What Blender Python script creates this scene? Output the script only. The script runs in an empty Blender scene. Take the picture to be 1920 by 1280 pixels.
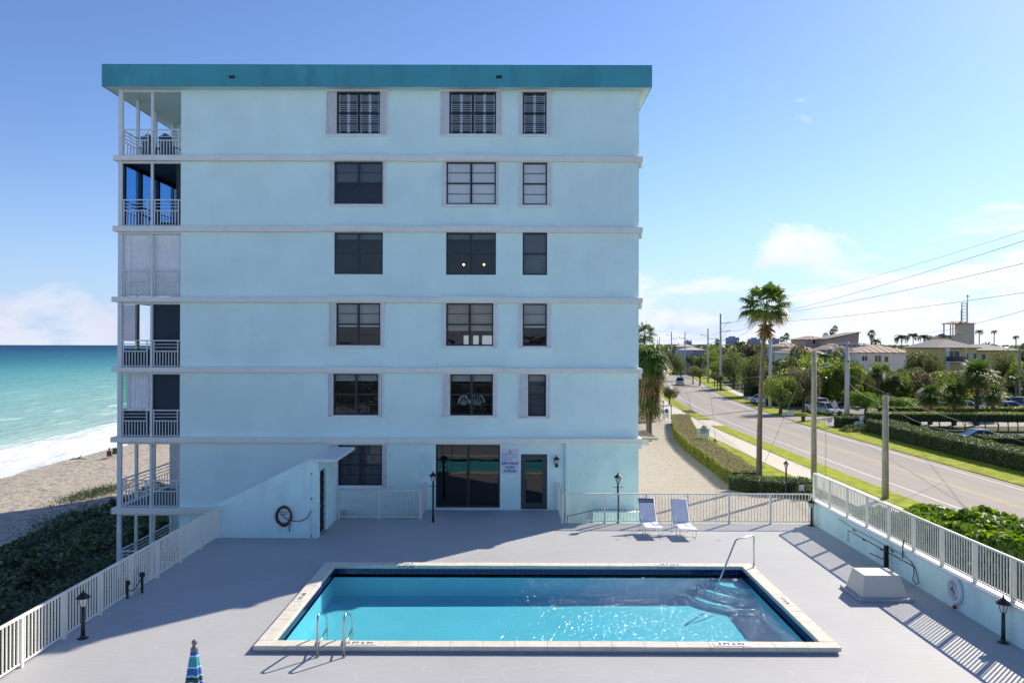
import bpy, bmesh, math, random
import numpy as np
from mathutils import Vector, Matrix, noise as mnoise

R = math.radians
scene = bpy.context.scene
C = scene.collection
RNG = np.random.default_rng(7)
random.seed(7)

# ------------------------------------------------------------------ camera
CAMZ, FPX = 6.6, 1500.0
cam_d = bpy.data.cameras.new('camera')
cam_d.sensor_width = 36.0
cam_d.lens = 36.0 * FPX / 1920.0
cam_d.clip_start, cam_d.clip_end = 0.1, 30000.0
cam = bpy.data.objects.new('camera', cam_d)
C.objects.link(cam)
CAMROT = (Matrix.Rotation(2 / FPX, 4, 'Z') @ Matrix.Rotation(R(90) + 6 / FPX, 4, 'X') @ Matrix.Rotation(R(0.15), 4, 'Z'))
cam.matrix_world = Matrix.Translation((0, 0, CAMZ)) @ CAMROT
scene.camera = cam

# ------------------------------------------------------------------ light
SUN_EL, SUN_AZ = 34.0, 45.0        # azimuth to the right of the view direction (+Y)
w = bpy.data.worlds.new('World'); scene.world = w; w.use_nodes = True
nt = w.node_tree; N = nt.nodes; L = nt.links
for n in list(N): N.remove(n)
out = N.new('ShaderNodeOutputWorld'); bg = N.new('ShaderNodeBackground')
sky = N.new('ShaderNodeTexSky'); sky.sky_type = 'NISHITA'; sky.sun_disc = False
sky.sun_elevation = R(SUN_EL); sky.sun_rotation = R(SUN_AZ)
sky.altitude = 10; sky.air_density = 1.0; sky.dust_density = 0.35; sky.ozone_density = 3.0
bg.inputs['Strength'].default_value = 0.095
tc = N.new('ShaderNodeTexCoord'); sep = N.new('ShaderNodeSeparateXYZ')
L.new(tc.outputs['Generated'], sep.inputs[0])
def wmath(op, a, b=None, c=None, clamp=False):
    n = N.new('ShaderNodeMath'); n.operation = op; n.use_clamp = clamp
    for i, v in enumerate((a, b, c)):
        if v is None: continue
        if isinstance(v, (int, float)): n.inputs[i].default_value = v
        else: L.new(v, n.inputs[i])
    return n.outputs[0]
zz = wmath('MAXIMUM', sep.outputs[2], 0.0)
den = wmath('ADD', zz, 0.055)
cx = wmath('DIVIDE', sep.outputs[0], den); cy = wmath('DIVIDE', sep.outputs[1], den)
cmb = N.new('ShaderNodeCombineXYZ'); L.new(cx, cmb.inputs[0]); L.new(cy, cmb.inputs[1])
L.new(wmath('MULTIPLY', zz, 14.0), cmb.inputs[2])
nz = N.new('ShaderNodeTexNoise'); nz.inputs['Scale'].default_value = 1.15; nz.inputs['Detail'].default_value = 9
nz.inputs['Roughness'].default_value = 0.62; nz.inputs['Distortion'].default_value = 0.25
cmb3 = N.new('ShaderNodeCombineXYZ'); L.new(wmath('MULTIPLY', sep.outputs[0], 5.0), cmb3.inputs[0]); L.new(wmath('MULTIPLY', sep.outputs[1], 5.0), cmb3.inputs[1]); L.new(wmath('MULTIPLY', zz, 15.0), cmb3.inputs[2])
L.new(cmb3.outputs[0], nz.inputs['Vector'])
top = wmath('ADD', wmath('MULTIPLY', sep.outputs[0], 0.10), 0.125)         # height of the cloud band, higher inland
cover = wmath('SUBTRACT', 1.0, wmath('DIVIDE', zz, wmath('MAXIMUM', top, 0.05)), clamp=True)
th = wmath('SUBTRACT', wmath('SUBTRACT', 0.70, wmath('MULTIPLY', wmath('MAXIMUM', sep.outputs[0], 0.0), 0.09)), wmath('MULTIPLY', wmath('POWER', cover, 0.40), 0.30))
cm = wmath('MULTIPLY', wmath('SUBTRACT', nz.outputs['Fac'], th), 9.0, clamp=True)
cm = wmath('MULTIPLY', cm, 0.86)
# pale moisture near the horizon, as the photograph's sky fades there
hz = wmath('POWER', wmath('SUBTRACT', 1.0, wmath('MULTIPLY', zz, 3.0), clamp=True), 3.0)
tint = N.new('ShaderNodeMixRGB'); tint.blend_type = 'MULTIPLY'; tint.inputs[0].default_value = 1.0
L.new(sky.outputs[0], tint.inputs[1]); tint.inputs[2].default_value = (0.79, 0.895, 1.13, 1)
mixh = N.new('ShaderNodeMixRGB'); L.new(wmath('MULTIPLY', hz, 0.88), mixh.inputs[0])
L.new(tint.outputs[0], mixh.inputs[1]); mixh.inputs[2].default_value = (3.7, 5.0, 7.3, 1)
mixc = N.new('ShaderNodeMixRGB'); L.new(cm, mixc.inputs[0]); L.new(mixh.outputs[0], mixc.inputs[1])
nz2 = N.new('ShaderNodeTexNoise'); nz2.inputs['Scale'].default_value = 2.2; nz2.inputs['Detail'].default_value = 5
L.new(cmb3.outputs[0], nz2.inputs['Vector'])
cr = N.new('ShaderNodeMixRGB'); L.new(nz2.outputs['Fac'], cr.inputs[0])
cr.inputs[1].default_value = (5.4, 5.8, 7.3, 1); cr.inputs[2].default_value = (8.3, 8.4, 9.0, 1)
sunside = N.new('ShaderNodeMapRange'); sunside.inputs[1].default_value = -0.3; sunside.inputs[2].default_value = 0.45; sunside.inputs[3].default_value = 0.84; sunside.inputs[4].default_value = 1.08; L.new(sep.outputs[0], sunside.inputs[0])
cs = N.new('ShaderNodeMixRGB'); cs.blend_type = 'MULTIPLY'; cs.inputs[0].default_value = 1.0; L.new(cr.outputs[0], cs.inputs[1]); L.new(sunside.outputs[0], cs.inputs[2])
L.new(cs.outputs[0], mixc.inputs[2])
L.new(mixc.outputs[0], bg.inputs['Color']); L.new(bg.outputs[0], out.inputs['Surface'])

sun_d = bpy.data.lights.new('sun', 'SUN'); sun_d.energy = 4.8; sun_d.angle = R(0.5); sun_d.color = (1.0, 0.895, 0.73)
sun = bpy.data.objects.new('sun', sun_d); C.objects.link(sun)
sv = Vector((math.sin(R(SUN_AZ)) * math.cos(R(SUN_EL)), math.cos(R(SUN_AZ)) * math.cos(R(SUN_EL)), math.sin(R(SUN_EL))))
sun.rotation_euler = sv.to_track_quat('Z', 'Y').to_euler()
sun.location = sv * 60

scene.view_settings.view_transform = 'Standard'; scene.view_settings.look = 'None'
scene.view_settings.gamma = 1.0; scene.view_settings.use_curve_mapping = False
scene.view_settings.exposure = 0.56
scene.cycles.max_bounces = 10; scene.cycles.diffuse_bounces = 4; scene.cycles.glossy_bounces = 4
scene.cycles.transparent_max_bounces = 24
scene.cycles.caustics_reflective = False; scene.cycles.caustics_refractive = False

# ------------------------------------------------------------------ helpers
_M3 = CAMROT.to_3x3()
def ray(px, py):
    return _M3 @ Vector(((px - 960) / FPX, -(py - 640) / FPX, -1.0))
def onz(px, py, z):                 # the point of a level plane seen at a pixel of the photograph
    d = ray(px, py); t = (z - CAMZ) / d.z
    return Vector((d.x * t, d.y * t, z))
def ony(px, py, y):                 # the same for an upright plane facing the camera
    d = ray(px, py); t = y / d.y
    return Vector((d.x * t, y, CAMZ + d.z * t))
def fx(px, y, py=646): return ony(px, py, y).x
def fz(py, y, px=800): return ony(px, py, y).z

ORG = {}
def tag(o, label=None, cat=None, group=None, kind=None):
    if label: o['label'] = label
    if cat: o['category'] = cat
    if group: o['group'] = group
    if kind: o['kind'] = kind
    return o
def thing(name, label, cat, loc=(0, 0, 0), group=None, rz=0.0):
    o = bpy.data.objects.new(name, None); o.empty_display_size = 0.2
    C.objects.link(o); o.location = loc; o.rotation_euler = (0, 0, rz)
    ORG[o.name] = Vector(loc)
    return tag(o, label, cat, group)
def org(p):
    if p is None: return Vector((0, 0, 0))
    return ORG.get(p.name, Vector((0, 0, 0)))
def place(name, me, parent=None, loc=(0, 0, 0), rot=None, scale=None):
    """link a mesh at a world position, as a child when a parent is given"""
    o = bpy.data.objects.new(name, me); C.objects.link(o)
    if parent is not None: o.parent = parent
    o.location = Vector(loc) - org(parent)
    ORG[o.name] = Vector(loc)
    if rot: o.rotation_euler = rot
    if scale: o.scale = scale
    return o
def copy_tree(o, parent=None):
    c = o.copy(); C.objects.link(c)
    if parent is not None: c.parent = parent
    for ch in list(o.children): copy_tree(ch, c)
    return c

class MB:
    def __init__(s): s.v = []; s.f = []; s.mi = []; s.cur = 0; s.smooth = False
    def add(s, vs, fs):
        b = len(s.v); s.v += [tuple(p) for p in vs]
        s.f += [tuple(i + b for i in f) for f in fs]; s.mi += [s.cur] * len(fs)
        return s
    def box(s, x0, y0, z0, x1, y1, z1):
        if x0 > x1: x0, x1 = x1, x0
        if y0 > y1: y0, y1 = y1, y0
        if z0 > z1: z0, z1 = z1, z0
        return s.add([(x0, y0, z0), (x1, y0, z0), (x1, y1, z0), (x0, y1, z0), (x0, y0, z1), (x1, y0, z1), (x1, y1, z1), (x0, y1, z1)],
                     [(0, 3, 2, 1), (4, 5, 6, 7), (0, 1, 5, 4), (1, 2, 6, 5), (2, 3, 7, 6), (3, 0, 4, 7)])
    def cbox(s, c, d): return s.box(c[0] - d[0] / 2, c[1] - d[1] / 2, c[2] - d[2] / 2, c[0] + d[0] / 2, c[1] + d[1] / 2, c[2] + d[2] / 2)
    def hexa(s, lo, hi):            # 4 lower, 4 upper corners, both counter-clockwise from above
        return s.add(list(lo) + list(hi), [(0, 3, 2, 1), (4, 5, 6, 7), (0, 1, 5, 4), (1, 2, 6, 5), (2, 3, 7, 6), (3, 0, 4, 7)])
    def tube(s, pts, r, n=8, caps=True):
        pts = [Vector(p) for p in pts]; rs = r if isinstance(r, (list, tuple)) else [r] * len(pts)
        rings = []; up = None
        for i, p in enumerate(pts):
            d = (pts[min(i + 1, len(pts) - 1)] - pts[max(i - 1, 0)])
            if d.length < 1e-9: d = Vector((0, 0, 1))
            d.normalize()
            if up is None: up = d.orthogonal().normalized()
            up = (up - d * up.dot(d)); up = up.normalized() if up.length > 1e-6 else d.orthogonal().normalized()
            sd = d.cross(up)
            rings.append([p + (up * math.cos(2 * math.pi * k / n) + sd * math.sin(2 * math.pi * k / n)) * rs[i] for k in range(n)])
        vs = [q for rg in rings for q in rg]; fs = []
        for i in range(len(pts) - 1):
            for k in range(n):
                a = i * n + k; b = i * n + (k + 1) % n
                fs.append((a, b, b + n, a + n))
        if caps:
            fs.append(tuple(range(n - 1, -1, -1))); fs.append(tuple((len(pts) - 1) * n + k for k in range(n)))
        return s.add(vs, fs)
    def lathe(s, c, prof, n=12):    # prof: (radius, z) upwards
        vs = []; fs = []
        for (r, z) in prof:
            for k in range(n):
                a = 2 * math.pi * k / n; vs.append((c[0] + r * math.cos(a), c[1] + r * math.sin(a), c[2] + z))
        for i in range(len(prof) - 1):
            for k in range(n):
                a = i * n + k; b = i * n + (k + 1) % n
                fs.append((a, b, b + n, a + n))
        fs.append(tuple(range(n - 1, -1, -1))); fs.append(tuple((len(prof) - 1) * n + k for k in range(n)))
        return s.add(vs, fs)
    def ball(s, c, r, n=10, m=6, sq=(1, 1, 1)):
        vs = []; fs = []
        for i in range(m + 1):
            t = math.pi * i / m
            for k in range(n):
                a = 2 * math.pi * k / n
                vs.append((c[0] + r * sq[0] * math.sin(t) * math.cos(a), c[1] + r * sq[1] * math.sin(t) * math.sin(a), c[2] - r * sq[2] * math.cos(t)))
        for i in range(m):
            for k in range(n):
                a = i * n + k; b = i * n + (k + 1) % n
                fs.append((a, b, b + n, a + n))
        return s.add(vs, fs)
    def mesh(s, name, mats, shift=(0, 0, 0)):
        me = bpy.data.meshes.new(name)
        sh = Vector(shift)
        me.from_pydata([tuple(Vector(p) - sh) for p in s.v], [], s.f)
        if not isinstance(mats, (list, tuple)): mats = [mats]
        for m in mats: me.materials.append(m)
        if len(mats) > 1: me.polygons.foreach_set('material_index', s.mi)
        if s.smooth: me.polygons.foreach_set('use_smooth', [True] * len(me.polygons))
        me.validate(); me.update()
        return me
    def build(s, name, mats, parent=None, bevel=0.0, seg=2):
        me = s.mesh(name, mats, org(parent) if parent is not None else (0, 0, 0))
        o = bpy.data.objects.new(name, me); C.objects.link(o)
        if parent is not None: o.parent = parent; ORG[o.name] = org(parent)
        else: ORG[o.name] = Vector((0, 0, 0))
        if bevel:
            m = o.modifiers.new('bevel', 'BEVEL'); m.width = bevel; m.segments = seg; m.limit_method = 'ANGLE'; m.angle_limit = R(40)
        return o

def npmesh(name, V, F, mats, mi=None, smooth=False):
    """V (n,3), F (m,k) all faces with k corners"""
    me = bpy.data.meshes.new(name); n = len(V); m, k = F.shape
    me.vertices.add(n); me.vertices.foreach_set('co', np.ascontiguousarray(V, dtype=np.float32).ravel())
    me.loops.add(m * k); me.loops.foreach_set('vertex_index', np.ascontiguousarray(F, dtype=np.int32).ravel())
    me.polygons.add(m); me.polygons.foreach_set('loop_start', np.arange(0, m * k, k, dtype=np.int32))
    try: me.polygons.foreach_set('loop_total', np.full(m, k, dtype=np.int32))
    except Exception: pass
    for mm in (mats if isinstance(mats, (list, tuple)) else [mats]): me.materials.append(mm)
    if mi is not None: me.polygons.foreach_set('material_index', np.ascontiguousarray(mi, dtype=np.int32))
    if smooth: me.polygons.foreach_set('use_smooth', np.ones(m, dtype=bool))
    me.update(calc_edges=True)
    return me

def rvec(n, rng):
    v = rng.normal(size=(n, 3)); return v / np.linalg.norm(v, axis=1, keepdims=True)
def leaf_arrays(P, size, rng, nrm=None, align=0.5, aspect=0.55, shape='diamond'):
    """leaves at P; each its own little face, turned at random about a preferred normal"""
    n = len(P); size = np.broadcast_to(size, (n,)) * rng.uniform(0.7, 1.3, n)
    q = rvec(n, rng)
    if nrm is not None: q = q * (1 - align) + nrm * align
    q /= np.linalg.norm(q, axis=1, keepdims=True) + 1e-9
    a = np.cross(q, rvec(n, rng)); a /= np.linalg.norm(a, axis=1, keepdims=True) + 1e-9
    b = np.cross(q, a)
    if shape == 'round':
        k = 6; ang = np.arange(k) * 2 * np.pi / k
        V = P[:, None, :] + size[:, None, None] * 0.5 * (np.cos(ang)[None, :, None] * a[:, None, :] + np.sin(ang)[None, :, None] * b[:, None, :])
        V += (size[:, None, None] * 0.07) * ((np.arange(k) % 3 == 0)[None, :, None]) * q[:, None, :]
    else:
        k = 4; U = a * (size * 0.5)[:, None]; W = b * (size * 0.5 * aspect)[:, None]
        V = np.stack([P - U, P + W + q * (size * 0.05)[:, None], P + U, P - W + q * (size * 0.05)[:, None]], axis=1)
    F = np.arange(n * k).reshape(n, k)
    return V.reshape(-1, 3), F

# ------------------------------------------------------------------ materials
def mat(name, col, rough=0.6, var=0.10, scale=2.0, bump=0.0, bscale=40.0, metal=0.0, spec=0.5, col2=None, detail=4, coord='Object', trans=0.0):
    m = bpy.data.materials.new(name); m.use_nodes = True
    nt = m.node_tree; N = nt.nodes; L = nt.links; b = N['Principled BSDF']
    b.inputs['Roughness'].default_value = rough; b.inputs['Metallic'].default_value = metal
    b.inputs['Specular IOR Level'].default_value = spec
    tc = N.new('ShaderNodeTexCoord')
    if coord == 'World':
        geo = N.new('ShaderNodeNewGeometry'); src = geo.outputs['Position']
    else: src = tc.outputs[coord]
    nz = N.new('ShaderNodeTexNoise'); nz.inputs['Scale'].default_value = scale; nz.inputs['Detail'].default_value = detail
    L.new(src, nz.inputs['Vector'])
    c1 = tuple(max(0, x * (1 - var)) for x in col) + (1,)
    c2 = (tuple(col2) if col2 else tuple(min(1, x * (1 + var)) for x in col)) + (1,)
    mp = N.new('ShaderNodeMapRange'); mp.inputs[1].default_value = 0.3; mp.inputs[2].default_value = 0.7
    L.new(nz.outputs['Fac'], mp.inputs[0])
    mx = N.new('ShaderNodeMixRGB'); mx.inputs[1].default_value = c1; mx.inputs[2].default_value = c2
    L.new(mp.outputs[0], mx.inputs[0]); L.new(mx.outputs[0], b.inputs['Base Color'])
    if bump:
        n2 = N.new('ShaderNodeTexNoise'); n2.inputs['Scale'].default_value = bscale; n2.inputs['Detail'].default_value = 3
        L.new(src, n2.inputs['Vector'])
        bp = N.new('ShaderNodeBump'); bp.inputs['Strength'].default_value = 1.0; bp.inputs['Distance'].default_value = bump
        L.new(n2.outputs['Fac'], bp.inputs['Height']); L.new(bp.outputs[0], b.inputs['Normal'])
    m['col_mix'] = mx.name
    return m
def add_layer(m, build):
    """put another colour layer over the base colour; build(N, L, src) -> (factor socket, colour)"""
    nt = m.node_tree; N = nt.nodes; L = nt.links; b = N['Principled BSDF']
    old = b.inputs['Base Color'].links[0].from_socket
    geo = N.new('ShaderNodeNewGeometry')
    fac, col = build(N, L, geo.outputs['Position'])
    mx = N.new('ShaderNodeMixRGB'); L.new(fac, mx.inputs[0]); L.new(old, mx.inputs[1])
    if isinstance(col, tuple): mx.inputs[2].default_value = col + (1,)
    else: L.new(col, mx.inputs[2])
    L.new(mx.outputs[0], b.inputs['Base Color'])
    return m
def nmath(N, L, op, a, b=None, clamp=False):
    n = N.new('ShaderNodeMath'); n.operation = op; n.use_clamp = clamp
    for i, v in enumerate((a, b)):
        if v is None: continue
        if isinstance(v, (int, float)): n.inputs[i].default_value = v
        else: L.new(v, n.inputs[i])
    return n.outputs[0]

def leafmat(name, c1, c2, rough=0.5, trans=0.35, c3=None):
    m = bpy.data.materials.new(name); m.use_nodes = True
    nt = m.node_tree; N = nt.nodes; L = nt.links; b = N['Principled BSDF']
    geo = N.new('ShaderNodeNewGeometry')
    rp = N.new('ShaderNodeValToRGB'); rp.color_ramp.elements[0].color = tuple(c1) + (1,); rp.color_ramp.elements[1].color = tuple(c2) + (1,)
    if c3:
        e = rp.color_ramp.elements.new(0.9); e.color = tuple(c2) + (1,); rp.color_ramp.elements[-1].color = tuple(c3) + (1,)
    L.new(geo.outputs['Random Per Island'], rp.inputs[0])
    L.new(rp.outputs[0], b.inputs['Base Color']); b.inputs['Roughness'].default_value = rough
    tr = N.new('ShaderNodeBsdfTranslucent')
    hs = N.new('ShaderNodeHueSaturation'); hs.inputs['Value'].default_value = 1.5; hs.inputs['Saturation'].default_value = 1.15
    L.new(rp.outputs[0], hs.inputs['Color']); L.new(hs.outputs[0], tr.inputs[0])
    mx = N.new('ShaderNodeMixShader'); mx.inputs[0].default_value = trans
    L.new(b.outputs[0], mx.inputs[1]); L.new(tr.outputs[0], mx.inputs[2])
    L.new(mx.outputs[0], N['Material Output'].inputs['Surface'])
    return m

def glassmat(name, tint, refl=0.12, rough=0.02, bump=0.0):
    m = bpy.data.materials.new(name); m.use_nodes = True
    nt = m.node_tree; N = nt.nodes; L = nt.links; N.remove(N['Principled BSDF'])
    t = N.new('ShaderNodeBsdfTransparent'); t.inputs[0].default_value = tuple(tint) + (1,)
    g = N.new('ShaderNodeBsdfGlossy'); g.inputs['Roughness'].default_value = rough; g.inputs[0].default_value = (1, 1, 1, 1)
    lw = N.new('ShaderNodeFresnel'); lw.inputs[0].default_value = 1.5; gb = N.new('ShaderNodeNewGeometry')
    a = nmath(N, L, 'MULTIPLY', nmath(N, L, 'ADD', lw.outputs[0], refl, clamp=True), nmath(N, L, 'SUBTRACT', 1.0, gb.outputs['Backfacing']))
    if bump:
        geo = N.new('ShaderNodeNewGeometry'); nz = N.new('ShaderNodeTexNoise'); nz.inputs['Scale'].default_value = 1.6
        L.new(geo.outputs['Position'], nz.inputs['Vector'])
        bp = N.new('ShaderNodeBump'); bp.inputs['Distance'].default_value = bump; bp.inputs['Strength'].default_value = 1
        L.new(nz.outputs['Fac'], bp.inputs['Height']); L.new(bp.outputs[0], g.inputs['Normal'])
    mx = N.new('ShaderNodeMixShader'); L.new(a, mx.inputs[0]); L.new(t.outputs[0], mx.inputs[1]); L.new(g.outputs[0], mx.inputs[2])
    L.new(mx.outputs[0], N['Material Output'].inputs['Surface'])
    return m

def streaks(col, amount=0.35, sx=2.2, sz=0.25, lo=0.5, hi=0.75):
    def f(N, L, src):
        mp = N.new('ShaderNodeMapping'); mp.inputs['Scale'].default_value = (sx, sx, sz); L.new(src, mp.inputs[0])
        nz = N.new('ShaderNodeTexNoise'); nz.inputs['Scale'].default_value = 1.0; nz.inputs['Detail'].default_value = 5
        L.new(mp.outputs[0], nz.inputs['Vector'])
        r = N.new('ShaderNodeMapRange'); r.inputs[1].default_value = lo; r.inputs[2].default_value = hi; r.inputs[4].default_value = amount
        L.new(nz.outputs['Fac'], r.inputs[0])
        return r.outputs[0], col
    return f

M = {}
M['stucco'] = add_layer(mat('aqua stucco', (0.77, 0.96, 0.91), 0.9, 0.05, 0.7, bump=0.012, bscale=22, coord='World', spec=0.2), streaks((0.70, 0.82, 0.76), 0.13))
def sill_runs(N, L, src):      # rain marks running down below the sills and ledges, every storey
    sp = N.new('ShaderNodeSeparateXYZ'); L.new(src, sp.inputs[0])
    ph = nmath(N, L, 'FRACT', nmath(N, L, 'DIVIDE', nmath(N, L, 'SUBTRACT', sp.outputs[2], 0.02), 2.83))
    g = N.new('ShaderNodeMapRange'); g.inputs[1].default_value = 0.02; g.inputs[2].default_value = 0.34; g.inputs[3].default_value = 0.25; g.inputs[4].default_value = 1.0; L.new(ph, g.inputs[0])
    mp = N.new('ShaderNodeMapping'); mp.inputs['Scale'].default_value = (4.5, 4.5, 0.6); L.new(src, mp.inputs[0])
    n = N.new('ShaderNodeTexNoise'); n.inputs['Scale'].default_value = 1.0; n.inputs['Detail'].default_value = 3; L.new(mp.outputs[0], n.inputs['Vector'])
    r = N.new('ShaderNodeMapRange'); r.inputs[1].default_value = 0.62; r.inputs[2].default_value = 0.80; r.inputs[4].default_value = 0.14; L.new(n.outputs['Fac'], r.inputs[0])
    return nmath(N, L, 'MULTIPLY', r.outputs[0], g.outputs[0]), (0.52, 0.60, 0.56)
add_layer(M['stucco'], sill_runs)
M['stucco_low'] = add_layer(mat('aqua painted wall', (0.71, 0.92, 0.88), 0.85, 0.05, 1.2, bump=0.008, bscale=25, coord='World', spec=0.25), streaks((0.40, 0.52, 0.55), 0.35, 1.5, 0.8))
M['band'] = add_layer(mat('pale painted concrete', (0.88, 0.85, 0.77), 0.8, 0.03, 1.5, bump=0.003, bscale=30, coord='World'), streaks((0.60, 0.60, 0.56), 0.22, 3.0, 1.5))
M['fascia'] = add_layer(mat('teal painted fascia', (0.066, 0.35, 0.41), 0.75, 0.08, 0.8, bump=0.006, bscale=20, coord='World'), streaks((0.05, 0.2, 0.26), 0.5, 1.5, 0.5))
M['soffit'] = mat('pale soffit', (0.56, 0.70, 0.68), 0.9, 0.05, 1.0, coord='World')
M['white'] = mat('white aluminium', (0.72, 0.74, 0.74), 0.45, 0.04, 3.0, coord='World')
M['fence'] = mat('cream white fence paint', (0.80, 0.775, 0.69), 0.5, 0.05, 1.5, coord='World')
M['shutter'] = mat('white storm shutter', (0.88, 0.88, 0.87), 0.5, 0.06, 5.0, coord='World')
M['bronze'] = mat('dark bronze frame', (0.018, 0.020, 0.024), 0.4, 0.1, 3.0)
M['darkdoor'] = mat('charcoal door', (0.045, 0.055, 0.062), 0.5, 0.1, 3.0)
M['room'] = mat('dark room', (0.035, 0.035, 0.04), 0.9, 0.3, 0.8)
M['blind'] = mat('grey blind', (0.52, 0.50, 0.50), 0.8, 0.08, 2.0)
M['blind_dark'] = mat('dark blind', (0.15, 0.165, 0.18), 0.8, 0.08, 2.0)
M['blind_tan'] = mat('tan blind', (0.55, 0.44, 0.34), 0.8, 0.08, 2.0)
M['blind_cream'] = mat('cream shade', (0.86, 0.80, 0.68), 0.8, 0.05, 1.0)
M['louvre'] = mat('white louvre', (0.72, 0.74, 0.78), 0.6, 0.05, 2.0)
M['pane'] = glassmat('window glass', (0.93, 0.95, 0.96), 0.0, 0.01, bump=0.01)
M['mirror_pane'] = glassmat('reflective window glass', (0.97, 0.97, 0.96), 0.14, 0.01, bump=0.004)
M['door_glass'] = glassmat('tinted door glass', (0.25, 0.26, 0.28), 0.02, 0.01, bump=0.0015)
M['blueglass'] = glassmat('blue tinted glass', (0.38, 0.62, 0.86), 0.0, 0.02)
M['screen'] = mat('dark screen and interior shade', (0.030, 0.045, 0.062), 0.85, 0.15, 1.0)
M['black'] = mat('black metal', (0.012, 0.013, 0.014), 0.45, 0.1, 4.0)
M['greenblack'] = mat('dark green metal', (0.012, 0.03, 0.022), 0.4, 0.1, 4.0)
M['lampglass'] = mat('frosted lantern glass', (0.70, 0.70, 0.66), 0.3, 0.05, 4.0)
M['chrome'] = mat('stainless steel', (0.62, 0.62, 0.60), 0.22, 0.03, 4.0, metal=1.0)
M['hose'] = mat('brown red rubber hose', (0.12, 0.035, 0.025), 0.5, 0.3, 6.0)
M['wood'] = add_layer(mat('weathered grey pole wood', (0.34, 0.31, 0.245), 0.9, 0.2, 3.0, bump=0.01, bscale=14, coord='World'), streaks((0.20, 0.18, 0.14), 0.6, 9.0, 0.5))
M['polegrey'] = mat('grey concrete pole', (0.52, 0.53, 0.54), 0.8, 0.08, 1.0, coord='World')
M['cable'] = mat('dark cable', (0.22, 0.22, 0.23), 0.7, 0.1, 1.0)
M['beige'] = mat('beige painted metal', (0.70, 0.64, 0.54), 0.6, 0.04, 1.5, coord='World')
M['vinyl'] = mat('pale blue vinyl strap', (0.70, 0.73, 0.82), 0.5, 0.04, 3.0)
M['vinyl_seat'] = mat('white vinyl strap', (0.76, 0.77, 0.80), 0.5, 0.04, 3.0)
M['vinyl_navy'] = mat('navy vinyl strap', (0.03, 0.09, 0.20), 0.5, 0.04, 3.0)
M['ring'] = mat('white life ring', (0.74, 0.74, 0.76), 0.6, 0.04, 3.0)
M['red'] = mat('red plastic', (0.45, 0.02, 0.03), 0.5, 0.1, 3.0)
M['ink'] = mat('black lettering', (0.02, 0.02, 0.022), 0.7, 0.1, 9.0)
M['inkblue'] = mat('blue lettering', (0.04, 0.08, 0.32), 0.7, 0.1, 9.0)
M['signwhite'] = mat('white sign board', (0.70, 0.72, 0.80), 0.6, 0.03, 5.0)
M['signgreen'] = mat('pale green sign board', (0.52, 0.58, 0.50), 0.7, 0.05, 5.0)
M['signblue'] = mat('slate blue sign disc', (0.08, 0.17, 0.24), 0.6, 0.05, 5.0)
# the sun deck: pale grey-lilac paint with faint scratches and worn marks
M['deck'] = mat('painted deck', (0.41, 0.415, 0.425), 0.62, 0.045, 0.35, bump=0.0012, bscale=60, coord='World', detail=6, spec=0.35)
def deck_marks(N, L, src):
    mp = N.new('ShaderNodeMapping'); mp.inputs['Scale'].default_value = (0.9, 1.5, 1.0); mp.inputs['Rotation'].default_value = (0, 0, 0.5); L.new(src, mp.inputs[0])
    v = N.new('ShaderNodeTexVoronoi'); v.feature = 'DISTANCE_TO_EDGE'; v.inputs['Scale'].default_value = 1.1; L.new(mp.outputs[0], v.inputs['Vector'])
    n2 = N.new('ShaderNodeTexNoise'); n2.inputs['Scale'].default_value = 1.3; L.new(src, n2.inputs['Vector'])
    a = nmath(N, L, 'LESS_THAN', v.outputs['Distance'], 0.012)
    b = nmath(N, L, 'GREATER_THAN', n2.outputs['Fac'], 0.56)
    return nmath(N, L, 'MULTIPLY', nmath(N, L, 'MULTIPLY', a, b), 0.35), (0.56, 0.56, 0.58)
add_layer(M['deck'], deck_marks)
def deck_brush(N, L, src):
    mp = N.new('ShaderNodeMapping'); mp.inputs['Scale'].default_value = (1.2, 7.0, 1.0); mp.inputs['Rotation'].default_value = (0, 0, 0.35); L.new(src, mp.inputs[0])
    n2 = N.new('ShaderNodeTexNoise'); n2.inputs['Scale'].default_value = 1.4; n2.inputs['Detail'].default_value = 7; n2.inputs['Roughness'].default_value = 0.7; L.new(mp.outputs[0], n2.inputs['Vector'])
    r = N.new('ShaderNodeMapRange'); r.inputs[1].default_value = 0.48; r.inputs[2].default_value = 0.68; r.inputs[4].default_value = 0.5
    L.new(n2.outputs['Fac'], r.inputs[0]); return r.outputs[0], (0.485, 0.48, 0.50)
add_layer(M['deck'], deck_brush)
def deck_blotch(N, L, src):
    n2 = N.new('ShaderNodeTexNoise'); n2.inputs['Scale'].default_value = 0.55; n2.inputs['Detail'].default_value = 8; n2.inputs['Roughness'].default_value = 0.7; L.new(src, n2.inputs['Vector'])
    r = N.new('ShaderNodeMapRange'); r.inputs[1].default_value = 0.5; r.inputs[2].default_value = 0.7; r.inputs[4].default_value = 0.38
    L.new(n2.outputs['Fac'], r.inputs[0]); return r.outputs[0], (0.36, 0.36, 0.375)
add_layer(M['deck'], deck_blotch)
M['coping'] = add_layer(mat('coping stone', (0.66, 0.62, 0.53), 0.75, 0.08, 4.0, bump=0.002, bscale=40, coord='World'), streaks((0.42, 0.38, 0.34), 0.35, 5.0, 5.0, 0.52, 0.72))
M['plaster'] = mat('pool plaster', (0.60, 0.80, 0.80), 0.8, 0.04, 0.8, coord='World')
M['tile'] = mat('navy glazed tile', (0.012, 0.018, 0.09), 0.12, 0.3, 7.0, coord='World')
M['grout'] = mat('grey grout', (0.30, 0.31, 0.36), 0.8, 0.1, 4.0)
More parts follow.
